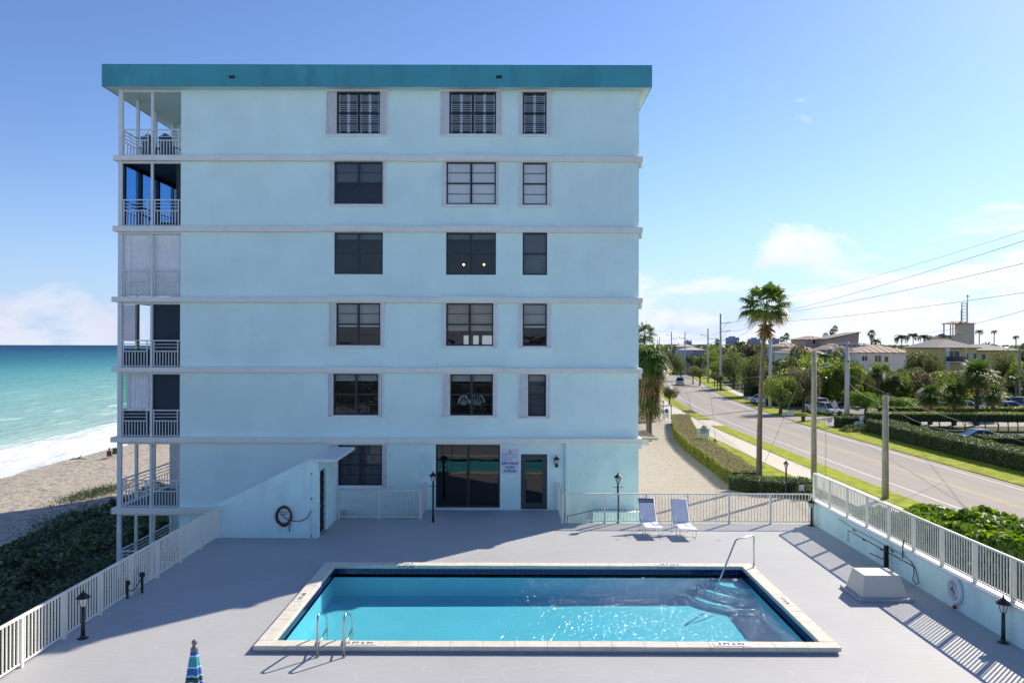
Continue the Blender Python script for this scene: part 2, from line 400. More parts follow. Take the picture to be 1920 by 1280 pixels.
def paver():
    m = mat('driveway pavers', (0.38, 0.33, 0.28), 0.9, 0.12, 0.35, coord='World', detail=6)
    def f(N, L, src):
        mp = N.new('ShaderNodeMapping'); mp.inputs['Rotation'].default_value = (0, 0, 0.12); L.new(src, mp.inputs[0])
        br = N.new('ShaderNodeTexBrick'); br.inputs['Scale'].default_value = 2.4; br.inputs['Mortar Size'].default_value = 0.022
        br.inputs['Color1'].default_value = (0.46, 0.40, 0.34, 1); br.inputs['Color2'].default_value = (0.28, 0.24, 0.20, 1); br.inputs['Mortar'].default_value = (0.24, 0.21, 0.185, 1)
        L.new(mp.outputs[0], br.inputs['Vector'])
        v = N.new('ShaderNodeValue'); v.outputs[0].default_value = 0.8
        return v.outputs[0], br.outputs['Color']
    return add_layer(m, f)
M['paver'] = paver()
M['asphalt'] = mat('sun bleached asphalt', (0.31, 0.28, 0.25), 0.9, 0.06, 0.25, bump=0.002, bscale=70, coord='World', detail=6)
def tracks(N, L, src):      # darker wheel tracks and patched seams along the lanes
    mp = N.new('ShaderNodeMapping'); mp.inputs['Scale'].default_value = (0.9, 0.02, 1); L.new(src, mp.inputs[0])
    n = N.new('ShaderNodeTexNoise'); n.inputs['Scale'].default_value = 1.0; n.inputs['Detail'].default_value = 4; L.new(mp.outputs[0], n.inputs['Vector'])
    r = N.new('ShaderNodeMapRange'); r.inputs[1].default_value = 0.46; r.inputs[2].default_value = 0.62; r.inputs[4].default_value = 0.75; L.new(n.outputs['Fac'], r.inputs[0])
    return r.outputs[0], (0.25, 0.225, 0.21)
add_layer(M['asphalt'], tracks)
M['asphalt_dark'] = mat('parking asphalt', (0.17, 0.165, 0.165), 0.9, 0.12, 0.3, coord='World', detail=6)
M['concrete'] = add_layer(mat('pavement concrete', (0.56, 0.51, 0.435), 0.9, 0.07, 0.8, bump=0.003, bscale=50, coord='World'), streaks((0.33, 0.30, 0.27), 0.4, 0.8, 0.8))
M['linewhite'] = mat('white road paint', (0.60, 0.59, 0.57), 0.8, 0.15, 1.2, coord='World')
M['lineyellow'] = mat('yellow road paint', (0.50, 0.37, 0.17), 0.8, 0.18, 1.2, coord='World')
M['turf'] = mat('turf', (0.24, 0.29, 0.022), 0.95, 0.25, 1.3, bump=0.03, bscale=14, coord='World', detail=8, spec=0.1, col2=(0.38, 0.42, 0.045))
M['ground'] = mat('scrubby ground', (0.075, 0.095, 0.035), 0.95, 0.4, 0.06, coord='World', detail=8, spec=0.1, col2=(0.15, 0.15, 0.08))
M['mulch'] = mat('brown gravel', (0.24, 0.18, 0.12), 0.95, 0.35, 9.0, coord='World')
M['well_dark'] = mat('near-black well surface', (0.035, 0.035, 0.02), 0.95, 0.4, 1.5, coord='World')  # near-black over the whole well, wall and floor
M['twig'] = mat('twig shade', (0.020, 0.028, 0.012), 0.95, 0.3, 3.0, coord='World')  # near-black colour stands in for the shade deep in the foliage
M['bark'] = mat('palm bark', (0.16, 0.13, 0.10), 0.95, 0.25, 5.0, bump=0.03, bscale=9)
M['bark_dark'] = mat('tree bark', (0.09, 0.075, 0.06), 0.95, 0.25, 5.0)
M['lf_grape'] = leafmat('sea grape leaves', (0.06, 0.12, 0.018), (0.17, 0.27, 0.03), 0.5, 0.4, c3=(0.34, 0.38, 0.05))
M['lf_dune'] = leafmat('dune leaves', (0.035, 0.055, 0.02), (0.095, 0.13, 0.045), 0.5, 0.2, c3=(0.24, 0.26, 0.13))
M['lf_hedge'] = leafmat('yellow green hedge leaves', (0.16, 0.20, 0.03), (0.38, 0.40, 0.06), 0.55, 0.45, c3=(0.58, 0.54, 0.14))
M['lf_hedgetop'] = leafmat('hedge top twigs', (0.20, 0.17, 0.09), (0.42, 0.38, 0.20), 0.8, 0.2, c3=(0.55, 0.52, 0.20))
M['lf_box'] = leafmat('dark clipped leaves', (0.04, 0.07, 0.02), (0.12, 0.17, 0.055), 0.55, 0.3, c3=(0.28, 0.33, 0.15))
M['lf_tree'] = leafmat('tree leaves', (0.05, 0.065, 0.022), (0.17, 0.19, 0.07), 0.5, 0.4, c3=(0.34, 0.36, 0.17))
M['lf_tree2'] = leafmat('light tree leaves', (0.08, 0.12, 0.022), (0.24, 0.30, 0.06), 0.45, 0.4, c3=(0.40, 0.44, 0.16))
M['lf_tree3'] = leafmat('reddish tree leaves', (0.06, 0.05, 0.03), (0.17, 0.14, 0.08), 0.45, 0.35, c3=(0.32, 0.30, 0.20))
M['lf_palm'] = leafmat('palm blades', (0.04, 0.085, 0.018), (0.12, 0.19, 0.045), 0.52, 0.35, c3=(0.22, 0.28, 0.07))
M['lf_dead'] = leafmat('dead palm blades', (0.16, 0.10, 0.04), (0.38, 0.27, 0.13), 0.8, 0.3, c3=(0.50, 0.40, 0.24))
M['roof_tile'] = None
def tilemat(name, c1, c2, sc=6.0):
    m = mat(name, c1, 0.85, 0.1, 1.0, coord='World')
    def f(N, L, src):
        wv = N.new('ShaderNodeTexWave'); wv.inputs['Scale'].default_value = sc; wv.bands_direction = 'X'; L.new(src, wv.inputs['Vector'])
        wv.inputs['Distortion'].default_value = 1.0
        return wv.outputs['Fac'], c2
    return add_layer(m, f)
M['tile_red'] = tilemat('barrel tile', (0.15, 0.08, 0.06), (0.48, 0.38, 0.30), 0.17)
M['tile_grey'] = tilemat('grey tile', (0.18, 0.17, 0.165), (0.24, 0.22, 0.21), 0.3)
M['housewhite'] = mat('white render', (0.80, 0.80, 0.79), 0.9, 0.05, 0.5, coord='World')
M['houseyellow'] = mat('yellow render', (0.88, 0.64, 0.24), 0.9, 0.06, 0.5, coord='World')
M['housepink'] = mat('pink render', (0.50, 0.36, 0.32), 0.9, 0.06, 0.5, coord='World')
M['housecream'] = mat('cream render', (0.66, 0.58, 0.44), 0.9, 0.05, 0.5, coord='World')
M['housegrey'] = mat('pale lilac render', (0.48, 0.47, 0.50), 0.9, 0.05, 0.5, coord='World')
M['farblue'] = mat('pale blue and haze tint', (0.42, 0.47, 0.56), 0.9, 0.04, 0.05, coord='World')  # bluish tone of the far blocks carries the distance haze
M['hglass'] = mat('house window glass', (0.03, 0.04, 0.055), 0.12, 0.2, 1.0)
M['tyre'] = mat('tyre rubber', (0.02, 0.02, 0.02), 0.8, 0.1, 3.0)
M['rim'] = mat('alloy rim', (0.45, 0.45, 0.46), 0.3, 0.05, 3.0, metal=1.0)
M['carglass'] = mat('car glass', (0.02, 0.028, 0.035), 0.05, 0.1, 1.0)
M['skin'] = mat('skin', (0.42, 0.25, 0.18), 0.6, 0.05, 3.0)
M['hair'] = mat('dark hair', (0.03, 0.02, 0.015), 0.7, 0.1, 3.0)

def txt(name, s, size, loc, rot, m, parent=None, ext=0.002, align='CENTER', bold=0.0, xs=1.0, kind=None):
    cu = bpy.data.curves.new(name, 'FONT'); cu.body = s; cu.size = size; cu.extrude = ext; cu.align_x = align; cu.align_y = 'CENTER'
    cu.offset = bold; cu.resolution_u = 2
    t = bpy.data.objects.new('tmp_text', cu); C.objects.link(t)
    dg = bpy.context.evaluated_depsgraph_get(); dg.update()
    me = bpy.data.meshes.new_from_object(t.evaluated_get(dg))
    bpy.data.objects.remove(t); bpy.data.curves.remove(cu)
    me.materials.clear(); me.materials.append(m); me.name = name
    return place(name, me, parent, loc, rot=rot, scale=(xs, 1, 1))
# ================================================================== SETTING
def grid_cells(xs, zs, holes):
    xs = sorted(set(xs + [h[0] for h in holes] + [h[2] for h in holes])); zs = sorted(set(zs + [h[1] for h in holes] + [h[3] for h in holes]))
    x0, x1, z0, z1 = xs[0], xs[-1], zs[0], zs[-1]
    for i in range(len(xs) - 1):
        run = None
        for j in range(len(zs) - 1):
            cx_, cz_ = (xs[i] + xs[i + 1]) / 2, (zs[j] + zs[j + 1]) / 2
            inside = any(h[0] < cx_ < h[2] and h[1] < cz_ < h[3] for h in holes)
            if not inside:
                run = (zs[j], zs[j + 1]) if run is None else (run[0], zs[j + 1])
            if inside and run: yield xs[i], run[0], xs[i + 1], run[1]; run = None
        if run: yield xs[i], run[0], xs[i + 1], run[1]

GZ = -3.0
# ground, one sheet to the horizon
mb = MB()
mb.add([(-16, -80, GZ - .03), (6000, -80, GZ - .03), (6000, 7000, GZ - .03), (-16, 7000, GZ - .03)], [(0, 1, 2, 3)])
tag(mb.build('ground', M['ground']), kind='structure')

# shore: profile falling from the building to the sea
PROF = [(-8, -3.1), (-16, -3.6), (-22, -5.0), (-28, -6.4), (-33, -7.0), (-41, -7.3), (-50, -7.8), (-58, -8.5), (-70, -9.6), (-90, -11)]
def shore_z(x):
    for (a, za), (b, zb) in zip(PROF, PROF[1:]):
        if b <= x <= a: return za + (zb - za) * (a - x) / (a - b)
    return PROF[-1][1] if x < -90 else PROF[0][1]
xs = np.concatenate([np.arange(-8, -66, -0.45), [-70, -78, -90]])
ys = np.concatenate([np.arange(8, 150, 0.55), np.arange(150, 400, 6), np.arange(400, 7000, 400)])
V = np.zeros((len(xs) * len(ys), 3)); k = 0
for y in ys:
    for x in xs:
        z = shore_z(x) + 0.10 * mnoise.noise(Vector((x * .35, y * .3, 0))) + (0.045 * mnoise.noise(Vector((x * 1.3, y * 1.2, 3))) if y < 150 else 0)
        V[k] = (x + 1.2 * mnoise.noise(Vector((0, y * .02, 9))), y, z); k += 1
nx_, ny_ = len(xs), len(ys)
I = np.arange(nx_ * ny_).reshape(ny_, nx_)
F = np.stack([I[:-1, :-1], I[1:, :-1], I[1:, 1:], I[:-1, 1:]], axis=-1).reshape(-1, 4)
M['sand'] = mat('beach sand', (0.44, 0.39, 0.32), 0.95, 0.06, 1.0, bump=0.22, bscale=1.5, coord='World', spec=0.2, detail=6)
def foot(N, L, src):
    mp = N.new('ShaderNodeMapping'); mp.inputs['Scale'].default_value = (1.0, 0.75, 1); L.new(src, mp.inputs[0])
    n = N.new('ShaderNodeTexNoise'); n.inputs['Scale'].default_value = 1.5; n.inputs['Detail'].default_value = 5; n.inputs['Roughness'].default_value = .7; L.new(mp.outputs[0], n.inputs['Vector'])
    r = N.new('ShaderNodeMapRange'); r.inputs[1].default_value = 0.50; r.inputs[2].default_value = 0.62; r.inputs[4].default_value = 0.75; L.new(n.outputs['Fac'], r.inputs[0])
    return r.outputs[0], (0.22, 0.18, 0.14)
add_layer(M['sand'], foot)
def weed(N, L, src):        # seaweed left in lines along the tide marks
    mp = N.new('ShaderNodeMapping'); mp.inputs['Scale'].default_value = (0.55, 0.10, 1); L.new(src, mp.inputs[0])
    n = N.new('ShaderNodeTexNoise'); n.inputs['Scale'].default_value = 1.0; n.inputs['Detail'].default_value = 8; n.inputs['Roughness'].default_value = .75; L.new(mp.outputs[0], n.inputs['Vector'])
    sp = N.new('ShaderNodeSeparateXYZ'); L.new(src, sp.inputs[0])
    g = N.new('ShaderNodeMapRange'); g.inputs[1].default_value = -47; g.inputs[2].default_value = -53; g.inputs[4].default_value = 1; L.new(sp.outputs[0], g.inputs[0])
    r = N.new('ShaderNodeMapRange'); r.inputs[1].default_value = 0.57; r.inputs[2].default_value = 0.63; r.inputs[4].default_value = 0.85; L.new(n.outputs['Fac'], r.inputs[0])
    return nmath(N, L, 'MULTIPLY', r.outputs[0], g.outputs[0]), (0.10, 0.065, 0.045)
add_layer(M['sand'], weed)
tag(place('beach', npmesh('beach', V, F[:, ::-1], M['sand'], smooth=True)), kind='structure')

# sea: colour follows depth (distance from the shore), foam where it breaks
m = bpy.data.materials.new('sea water'); m.use_nodes = True; nt = m.node_tree; N = nt.nodes; L = nt.links; b = N['Principled BSDF']
geo = N.new('ShaderNodeNewGeometry'); sp = N.new('ShaderNodeSeparateXYZ'); L.new(geo.outputs['Position'], sp.inputs[0])
nzw = N.new('ShaderNodeTexNoise'); nzw.inputs['Scale'].default_value = 0.008; nzw.inputs['Detail'].default_value = 5
mpw = N.new('ShaderNodeMapping'); mpw.inputs['Scale'].default_value = (1.0, 0.35, 1); L.new(geo.outputs['Position'], mpw.inputs[0]); L.new(mpw.outputs[0], nzw.inputs['Vector'])
dist = nmath(N, L, 'MULTIPLY', sp.outputs[0], -1.0)
wob = nmath(N, L, 'MULTIPLY', nmath(N, L, 'SUBTRACT', nzw.outputs['Fac'], 0.5), 150.0)
d2 = nmath(N, L, 'ADD', nmath(N, L, 'SUBTRACT', dist, 57), wob)
lg = nmath(N, L, 'DIVIDE', nmath(N, L, 'LOGARITHM', nmath(N, L, 'MAXIMUM', d2, 6.0), 10.0), 4.0)
rp = N.new('ShaderNodeValToRGB'); L.new(lg, rp.inputs[0])
els = rp.color_ramp.elements
els[0].position = 0.20; els[0].color = (0.46, 0.54, 0.50, 1); els[1].position = 0.98; els[1].color = (0.002, 0.026, 0.085, 1)
for pos, col in ((0.38, (0.34, 0.49, 0.45)), (0.48, (0.22, 0.43, 0.41)), (0.565, (0.09, 0.31, 0.33)), (0.65, (0.025, 0.15, 0.22)), (0.76, (0.007, 0.065, 0.14))):
    e = els.new(pos); e.color = col + (1,)
# foam: a broad wash at the edge and thin torn lines further out
def fnoise(scale, sc, det=8, rough=.65, off=0.0):
    mp = N.new('ShaderNodeMapping'); mp.inputs['Scale'].default_value = sc; mp.inputs['Location'].default_value = (off, 0, 0); L.new(geo.outputs['Position'], mp.inputs[0])
    n = N.new('ShaderNodeTexNoise'); n.inputs['Scale'].default_value = scale; n.inputs['Detail'].default_value = det; n.inputs['Roughness'].default_value = rough
    L.new(mp.outputs[0], n.inputs['Vector']); return n.outputs['Fac']
big = nmath(N, L, 'MULTIPLY', nmath(N, L, 'SUBTRACT', fnoise(0.03, (1, .6, 1), 3), 0.5), 14.0)
dd = nmath(N, L, 'ADD', nmath(N, L, 'SUBTRACT', dist, 57), big)
wash = N.new('ShaderNodeMapRange'); wash.inputs[1].default_value = 27; wash.inputs[2].default_value = 10; wash.inputs[3].default_value = 0.0; wash.inputs[4].default_value = 0.56; L.new(dd, wash.inputs[0])
f1 = nmath(N, L, 'ADD', wash.outputs[0], nmath(N, L, 'SUBTRACT', fnoise(0.7, (1.0, .22, 1), 9, .7), 0.5))
f1 = nmath(N, L, 'MULTIPLY', nmath(N, L, 'SUBTRACT', f1, 0.24), 5.0, clamp=True)
near = N.new('ShaderNodeMapRange'); near.inputs[1].default_value = 300; near.inputs[2].default_value = 30; near.inputs[4].default_value = 0.11; L.new(dd, near.inputs[0])
f2 = nmath(N, L, 'ADD', near.outputs[0], fnoise(0.14, (1.3, .30, 1), 10, .66, 40))
f2 = nmath(N, L, 'MULTIPLY', nmath(N, L, 'SUBTRACT', f2, 0.705), 12.0, clamp=True)
foam = nmath(N, L, 'MAXIMUM', f1, f2)
mx = N.new('ShaderNodeMixRGB'); L.new(foam, mx.inputs[0]); L.new(rp.outputs[0], mx.inputs[1]); mx.inputs[2].default_value = (0.80, 0.82, 0.86, 1)
L.new(mx.outputs[0], b.inputs['Base Color']); b.inputs['Roughness'].default_value = 0.5; b.inputs['Specular IOR Level'].default_value = 0.06
h1 = fnoise(0.35, (1, .3, 1), 6, .6); h2 = fnoise(0.06, (1, .22, 1), 4, .6)
hh = nmath(N, L, 'ADD', nmath(N, L, 'MULTIPLY', h1, 0.8), nmath(N, L, 'MULTIPLY', h2, 3.0))
bp = N.new('ShaderNodeBump'); bp.inputs['Distance'].default_value = 1.0; bp.inputs['Strength'].default_value = 0.8; L.new(hh, bp.inputs['Height']); L.new(bp.outputs[0], b.inputs['Normal'])
M['sea'] = m
mb = MB(); mb.add([(-9000, -200, -8.45), (-54, -200, -8.45), (-54, 7400, -8.45), (-9000, 7400, -8.45)], [(0, 1, 2, 3)])
tag(mb.build('sea', M['sea']), kind='structure')

# ---- road on the land side: (y, centre x)
ROAD = [(-60, 30.2), (20, 30.2), (60, 30.2), (88, 30.4), (108, 31.2), (126, 32.4), (146, 34.4), (167, 37.2), (195, 42.0), (230, 47.5), (280, 54.5), (340, 60), (420, 64)]
def roadx(y):
    for (a, xa), (b, xb) in zip(ROAD, ROAD[1:]):
        if a <= y <= b:
            t = (y - a) / (b - a); return xa + (xb - xa) * t
    return ROAD[-1][1]
HL = [(30, 15.6), (52, 15.6), (55.2, 14.5), (59.6, 14.9), (65.7, 15.1), (73, 15.5), (81.7, 16.4), (92, 18.2), (98, 19.4), (112, 21)]
def hedge_left(y):
    for (a, xa), (b, xb) in zip(HL, HL[1:]):
        if a <= y <= b: return xa + (xb - xa) * (y - a) / (b - a)
    return HL[-1][1]
def strip(name, off0, off1, y0, y1, z, m, kind='structure', step=3.0, thick=0.0, parent=None):
    n = max(2, int((y1 - y0) / step) + 1); yy = np.linspace(y0, y1, n); vs = []; fs = []
    for y in yy:
        c = roadx(y); a = off0(y) if callable(off0) else off0; b_ = off1(y) if callable(off1) else off1
        vs += [(c + a, y, z), (c + b_, y, z)]
    fs = [(2 * i, 2 * i + 1, 2 * i + 3, 2 * i + 2) for i in range(n - 1)]
    if thick:
        o = len(vs); vs += [(x, y, z - thick) for (x, y, z) in vs[:o]]
        fs += [(2 * i, 2 * i + 2, o + 2 * i + 2, o + 2 * i) for i in range(n - 1)]
        fs += [(2 * i + 3, 2 * i + 1, o + 2 * i + 1, o + 2 * i + 3) for i in range(n - 1)]
        fs += [(0, o, o + 1, 1), (2 * n - 2, 2 * n - 1, o + 2 * n - 1, o + 2 * n - 2)]
    mb = MB(); mb.add(vs, fs); ob = mb.build(name, m, parent)
    if kind: tag(ob, kind=kind)
    return ob
strip('road', -5.4, 4.7, -60, 420, GZ, M['asphalt'])
strip('road_marking', -3.86, -3.72, -60, 420, GZ + .004, M['linewhite'])
strip('road_marking', 3.72, 3.86, -60, 96, GZ + .004, M['linewhite'])
strip('road_marking', 3.72, 3.86, 109, 420, GZ + .004, M['linewhite'])
strip('road_marking', -0.20, -0.09, -60, 420, GZ + .004, M['lineyellow'])
strip('road_marking', 0.09, 0.20, -60, 420, GZ + .004, M['lineyellow'])
# pavement and verges on the near side
strip('pavement', -9.7, -7.2, 30, 240, GZ + .05, M['concrete'], thick=.12)
strip('pavement', -20.0, -9.72, 101.5, 112, GZ + .03, M['concrete'], thick=.1)
strip('verge', -7.15, lambda y: -5.45, 44, 95, GZ + .08, M['turf'], thick=.14)
strip('verge', -7.15, lambda y: -5.45, 103, 112, GZ + .08, M['turf'], thick=.14)
strip('verge', -7.15, lambda y: -5.45, 117, 170, GZ + .08, M['turf'], thick=.14)
strip('lawn', lambda y: hedge_left(y) + 1.4 - roadx(y), -9.75, 51.5, 95, GZ + .03, M['turf'], thick=.1)
strip('lawn', -19, -9.75, 118, 200, GZ + .03, M['turf'], thick=.1)
strip('driveway', lambda y: -36, -5.42, 95.2, 102.8, GZ + .012, M['concrete'])
# far side: verge, side street, car park
strip('verge', 4.75, lambda y: 9.6, 40, 93, GZ + .06, M['turf'], thick=.12)
strip('verge', 4.75, lambda y: 8.2, 108.5, 124, GZ + .06, M['turf'], thick=.12)
strip('verge', 4.75, lambda y: 7.6, 134, 168, GZ + .06, M['turf'], thick=.12)
strip('verge', 4.75, lambda y: 9.0, 176, 250, GZ + .06, M['turf'], thick=.12)
strip('pavement', 7.65, 9.4, 124, 250, GZ + .05, M['concrete'], thick=.1)
mb = MB(); mb.add([(35.9, 95.5, GZ + .004), (75, 95.5, GZ + .004), (75, 108, GZ + .004), (36.1, 108, GZ + .004)], [(0, 1, 2, 3)]); tag(mb.build('side_street', M['asphalt']), kind='structure')
mb = MB(); mb.add([(41.5, 74, GZ + .002), (120, 74, GZ + .002), (120, 88.9, GZ + .002), (41.5, 88.9, GZ + .002)], [(0, 1, 2, 3)]); tag(mb.build('parking_lot', M['asphalt_dark']), kind='structure')
mb = MB(); mb.add([(48, 108.2, GZ + .006), (130, 108.2, GZ + .006), (130, 128, GZ + .006), (48, 128, GZ + .006)], [(0, 1, 2, 3)]); tag(mb.build('parking_lot', M['asphalt_dark']), kind='structure')
# driveway of pavers beside the building, bounded by the hedge
vs = []; fs = []
yy = np.arange(29.8, 112.1, 1.0)
for y in yy: vs += [(4.8, y, GZ + .02), (hedge_left(y) + .35 if y > 52 else 19.5, y, GZ + .02)]
fs = [(2 * i, 2 * i + 1, 2 * i + 3, 2 * i + 2) for i in range(len(yy) - 1)]
mb = MB(); mb.add(vs, fs); tag(mb.build('paved_drive', M['paver']), kind='structure')
# hill with lawn at the bend of the road
mb = MB(); vs = []; fs = []
for j in range(13):
    for i in range(9):
        x = 48 + i * 6 + j * 2.2; y = 262 + j * 9
        vs.append((x, y, GZ + .02 + 3.4 * math.sin(min(1, i / 6) * math.pi / 2) * math.sin(j / 12 * math.pi)))
fs = [(j * 9 + i, j * 9 + i + 1, j * 9 + i + 10, j * 9 + i + 9) for j in range(12) for i in range(8)]
mb.add(vs, fs); mb.smooth = True; tag(mb.build('grassy_slope', M['turf']), kind='structure')

# ================================================================== SUN DECK
DX0, DX1, DYB, DYW = -10.1, 11.12, 29.7, 32.0
PX0, PX1, PY0, PY1 = -5.20, 6.70, 17.48, 23.40       # pool inner edge
CW = 0.345
WELL = (-6.65, 30.3, -3.5, 32.0)
mb = MB()
holes = [(PX0 - .1, PY0 - .1, PX1 + .1, PY1 + .1), WELL, (1.85, DYB, DX1, 32.0)]
for (a, b_, c, d) in grid_cells([DX0, DX1], [-6.0, 32.0], holes):
    mb.box(a, b_, -0.25, c, d, 0)
deck = mb.build('pool_deck', M['deck']); tag(deck, kind='structure')
mb = MB()
mb.box(DX0 + .02, -6, GZ - .9, DX0 + .22, 27.3, -.25); mb.box(1.85, DYB - .22, GZ - .1, DX1 - .02, DYB - .02, -.25)
tag(mb.build('deck_wall', M['stucco_low']), label='aqua retaining wall carrying the edges of the sun deck', cat='wall')
mb = MB(); mb.box(WELL[0], WELL[1] - .05, -2.9, WELL[2], WELL[1], -.25); mb.box(WELL[0], WELL[1], -3.0, WELL[2], 32, -2.9)
tag(mb.build('light_well', M['well_dark']), kind='structure')

# right-hand parapet wall with its cap
pw = thing('parapet_wall', 'low aqua wall along the road side of the sun deck under the long fence', 'wall', (DX1, 20, 0))
mb = MB(); mb.box(DX1, -6, GZ - .1, DX1 + .2, DYB + .15, 0.80); mb.build('wall', M['stucco_low'], pw)
mb = MB(); mb.box(DX1 - .05, -6, .80, DX1 + .25, DYB + .2, .87); mb.build('coping', M['white'], pw)

# ---- fences
def fence(name, axis, fixed, a, b, z0, h, post_gap, label, post_w=.075, pick_w=.022, gap=.118, m=None, rail=.045, cat='fence'):
    m = m or M['fence']
    mid = (a + b) / 2; loc = (mid, fixed, z0) if axis == 'x' else (fixed, mid, z0)
    t = thing(name, label, cat, loc)
    def P(u, z, dv=0): return (u, fixed + dv, z) if axis == 'x' else (fixed + dv, u, z)
    for nm, zc, hh, ww in (('top_rail', z0 + h - rail / 2, rail, .055), ('bottom_rail', z0 + .09, .035, .035)):
        mb = MB(); p, q = P(a, zc - hh / 2, -ww / 2), P(b, zc + hh / 2, ww / 2); mb.box(*p, *q); mb.build(nm, m, t)
    pm = MB().box(-post_w / 2, -post_w / 2, 0, post_w / 2, post_w / 2, h - rail).mesh('fence_post', m)
    km = MB().box(-pick_w / 2, -pick_w / 2, 0, pick_w / 2, pick_w / 2, h - rail - .10).mesh('picket', m)
    n = max(1, int(round((b - a) / post_gap))); posts = [a + (b - a) * i / n for i in range(n + 1)]
    for u in posts: place('post', pm, t, P(u, z0))
    for u0, u1 in zip(posts, posts[1:]):
        k = max(1, int(round((u1 - u0) / gap)))
        for i in range(1, k): place('picket', km, t, P(u0 + (u1 - u0) * i / k, z0 + .10))
    return t
fence('sea_fence', 'y', DX0 + .08, 13.2, 27.3, 0, 1.06, 1.56, 'long cream picket fence on the sea side of the sun deck', pick_w=.028)
fence('road_fence', 'y', DX1 + .1, 15.0, DYB + .12, .87, 1.0, 1.56, 'long cream picket fence standing on the low aqua wall by the road', pick_w=.022)
fence('drive_fence', 'x', DYB - .06, 1.87, DX1 - .05, 0, 1.12, 1.56, 'cream picket fence behind the loungers, across the back of the deck')
fence('stair_fence', 'y', 1.82, DYB, 31.9, 0, 1.12, 2.2, 'short cream fence between the charcoal door and the drive fence')
fence('well_fence', 'x', WELL[1] - .04, WELL[0] + .08, WELL[2], 0, 1.12, 1.56, 'cream fence under the blind-covered ground floor window')
fence('well_side_fence', 'y', WELL[2] + .03, WELL[1] + .04, 31.9, 0, 1.12, 1.7, 'short cream fence beside the sliding door and its lamp')

# ================================================================== POOL
pool = thing('swimming_pool', 'long rectangular swimming pool with raised stone edge and navy tile line', 'pool', ((PX0 + PX1) / 2, (PY0 + PY1) / 2, 0))
WZ, FZ = -0.105, -.86
mb = MB(); t_ = .12
FD = -.76
# floor sloping gently from the ladder end to the steps
mb.add([(PX0, PY0, FD), (PX1, PY0, FZ + .15), (PX1, PY1, FZ + .15), (PX0, PY1, FD)], [(0, 1, 2, 3)])
mb.add([(PX0, PY1, FD), (PX1, PY1, FZ + .15), (PX1, PY1, .055), (PX0, PY1, .055)], [(0, 1, 2, 3)])
mb.add([(PX0, PY0, FD), (PX0, PY1, FD), (PX0, PY1, .055), (PX0, PY0, .055)], [(0, 1, 2, 3)])
mb.add([(PX1, PY1, FZ + .15), (PX1, PY0, FZ + .15), (PX1, PY0, .055), (PX1, PY1, .055)], [(0, 1, 2, 3)])
mb.add([(PX1, PY0, FZ + .15), (PX0, PY0, FD), (PX0, PY0, .055), (PX1, PY0, .055)], [(0, 1, 2, 3)])
mb.build('basin', M['plaster'], pool)
for i, (r, z) in enumerate(((.95, -.22), (1.32, -.38), (1.70, -.55))):
    mb = MB(); n = 14; vs = [(PX1, PY1, z)]
    for k in range(n + 1):
        a = math.pi + math.pi / 2 * k / n; vs.append((PX1 + r * math.cos(a), PY1 + r * math.sin(a), z))
    vs2 = [(x, y, FZ) for x, y, _ in vs]; b0 = len(vs)
    mb.add(vs + vs2, [tuple([0] + list(range(1, n + 2)))] + [(k, k + b0, k + 1 + b0, k + 1) for k in range(1, n + 1)])
    mb.build('step', M['plaster'], pool)
# tile line
tm = MB().box(-.074, -.006, -.072, .074, .006, .072).mesh('tile', M['tile'])
mb = MB()
mb.box(PX0, PY1 - .006, -.10, PX1, PY1 - .001, .055); mb.box(PX0 + .001, PY0, -.10, PX0 + .006, PY1, .055); mb.box(PX1 - .006, PY0, -.10, PX1 - .001, PY1, .055); mb.box(PX0, PY0 + .001, -.10, PX1, PY0 + .006, .055)
mb.build('grout', M['grout'], pool)
nt_ = int((PX1 - PX0) / .155)
for i in range(nt_): place('tile', tm, pool, (PX0 + (i + .5) * (PX1 - PX0) / nt_, PY1 - .011, -.022))
nt_ = int((PY1 - PY0) / .155)
for i in range(nt_):
    y = PY0 + (i + .5) * (PY1 - PY0) / nt_
    place('tile', tm, pool, (PX0 + .011, y, -.022), rot=(0, 0, R(90))); place('tile', tm, pool, (PX1 - .011, y, -.022), rot=(0, 0, R(90)))
# coping stones, a little uneven
def stone(x0, y0, x1, y1):
    j = .002; dz = random.uniform(-.003, .003)
    mb = MB(); mb.box(x0 + j, y0 + j, .055, x1 - j, y1 - j, .15 + dz); mb.build('coping_stone', M['coping'], pool, bevel=.010, seg=2)
    mb = MB()
n = 18
for i in range(n):
    a, b_ = PX0 - CW + (PX1 - PX0 + 2 * CW) * i / n, PX0 - CW + (PX1 - PX0 + 2 * CW) * (i + 1) / n
    stone(a, PY0 - CW, b_, PY0); stone(a, PY1, b_, PY1 + CW)
n = 9
for i in range(n):
    a, b_ = PY0 + (PY1 - PY0) * i / n, PY0 + (PY1 - PY0) * (i + 1) / n
    stone(PX0 - CW, a, PX0, b_); stone(PX1, a, PX1 + CW, b_)
mb = MB(); e = CW - .05
for (a, b_, c, d) in ((PX0 - e, PY0 - e, PX1 + e, PY0), (PX0 - e, PY1, PX1 + e, PY1 + e), (PX0 - e, PY0, PX0, PY1), (PX1, PY0, PX1 + e, PY1)):
    mb.box(a, b_, -.2, c, d, .056)
mb.build('curb', M['deck'], pool)

for px, py, lb in ((1158, 1011, 'left'), (1347, 1012, 'right')):
    p = onz(px, py, 0); mb = MB(); mb.lathe(p, [(.085, 0), (.085, .004), (.07, .006)], 18); tag(mb.build('deck_drain', M['grout']), lb + ' of two small round drains in the sunlit deck behind the pool', 'drain', 'drains in the deck')
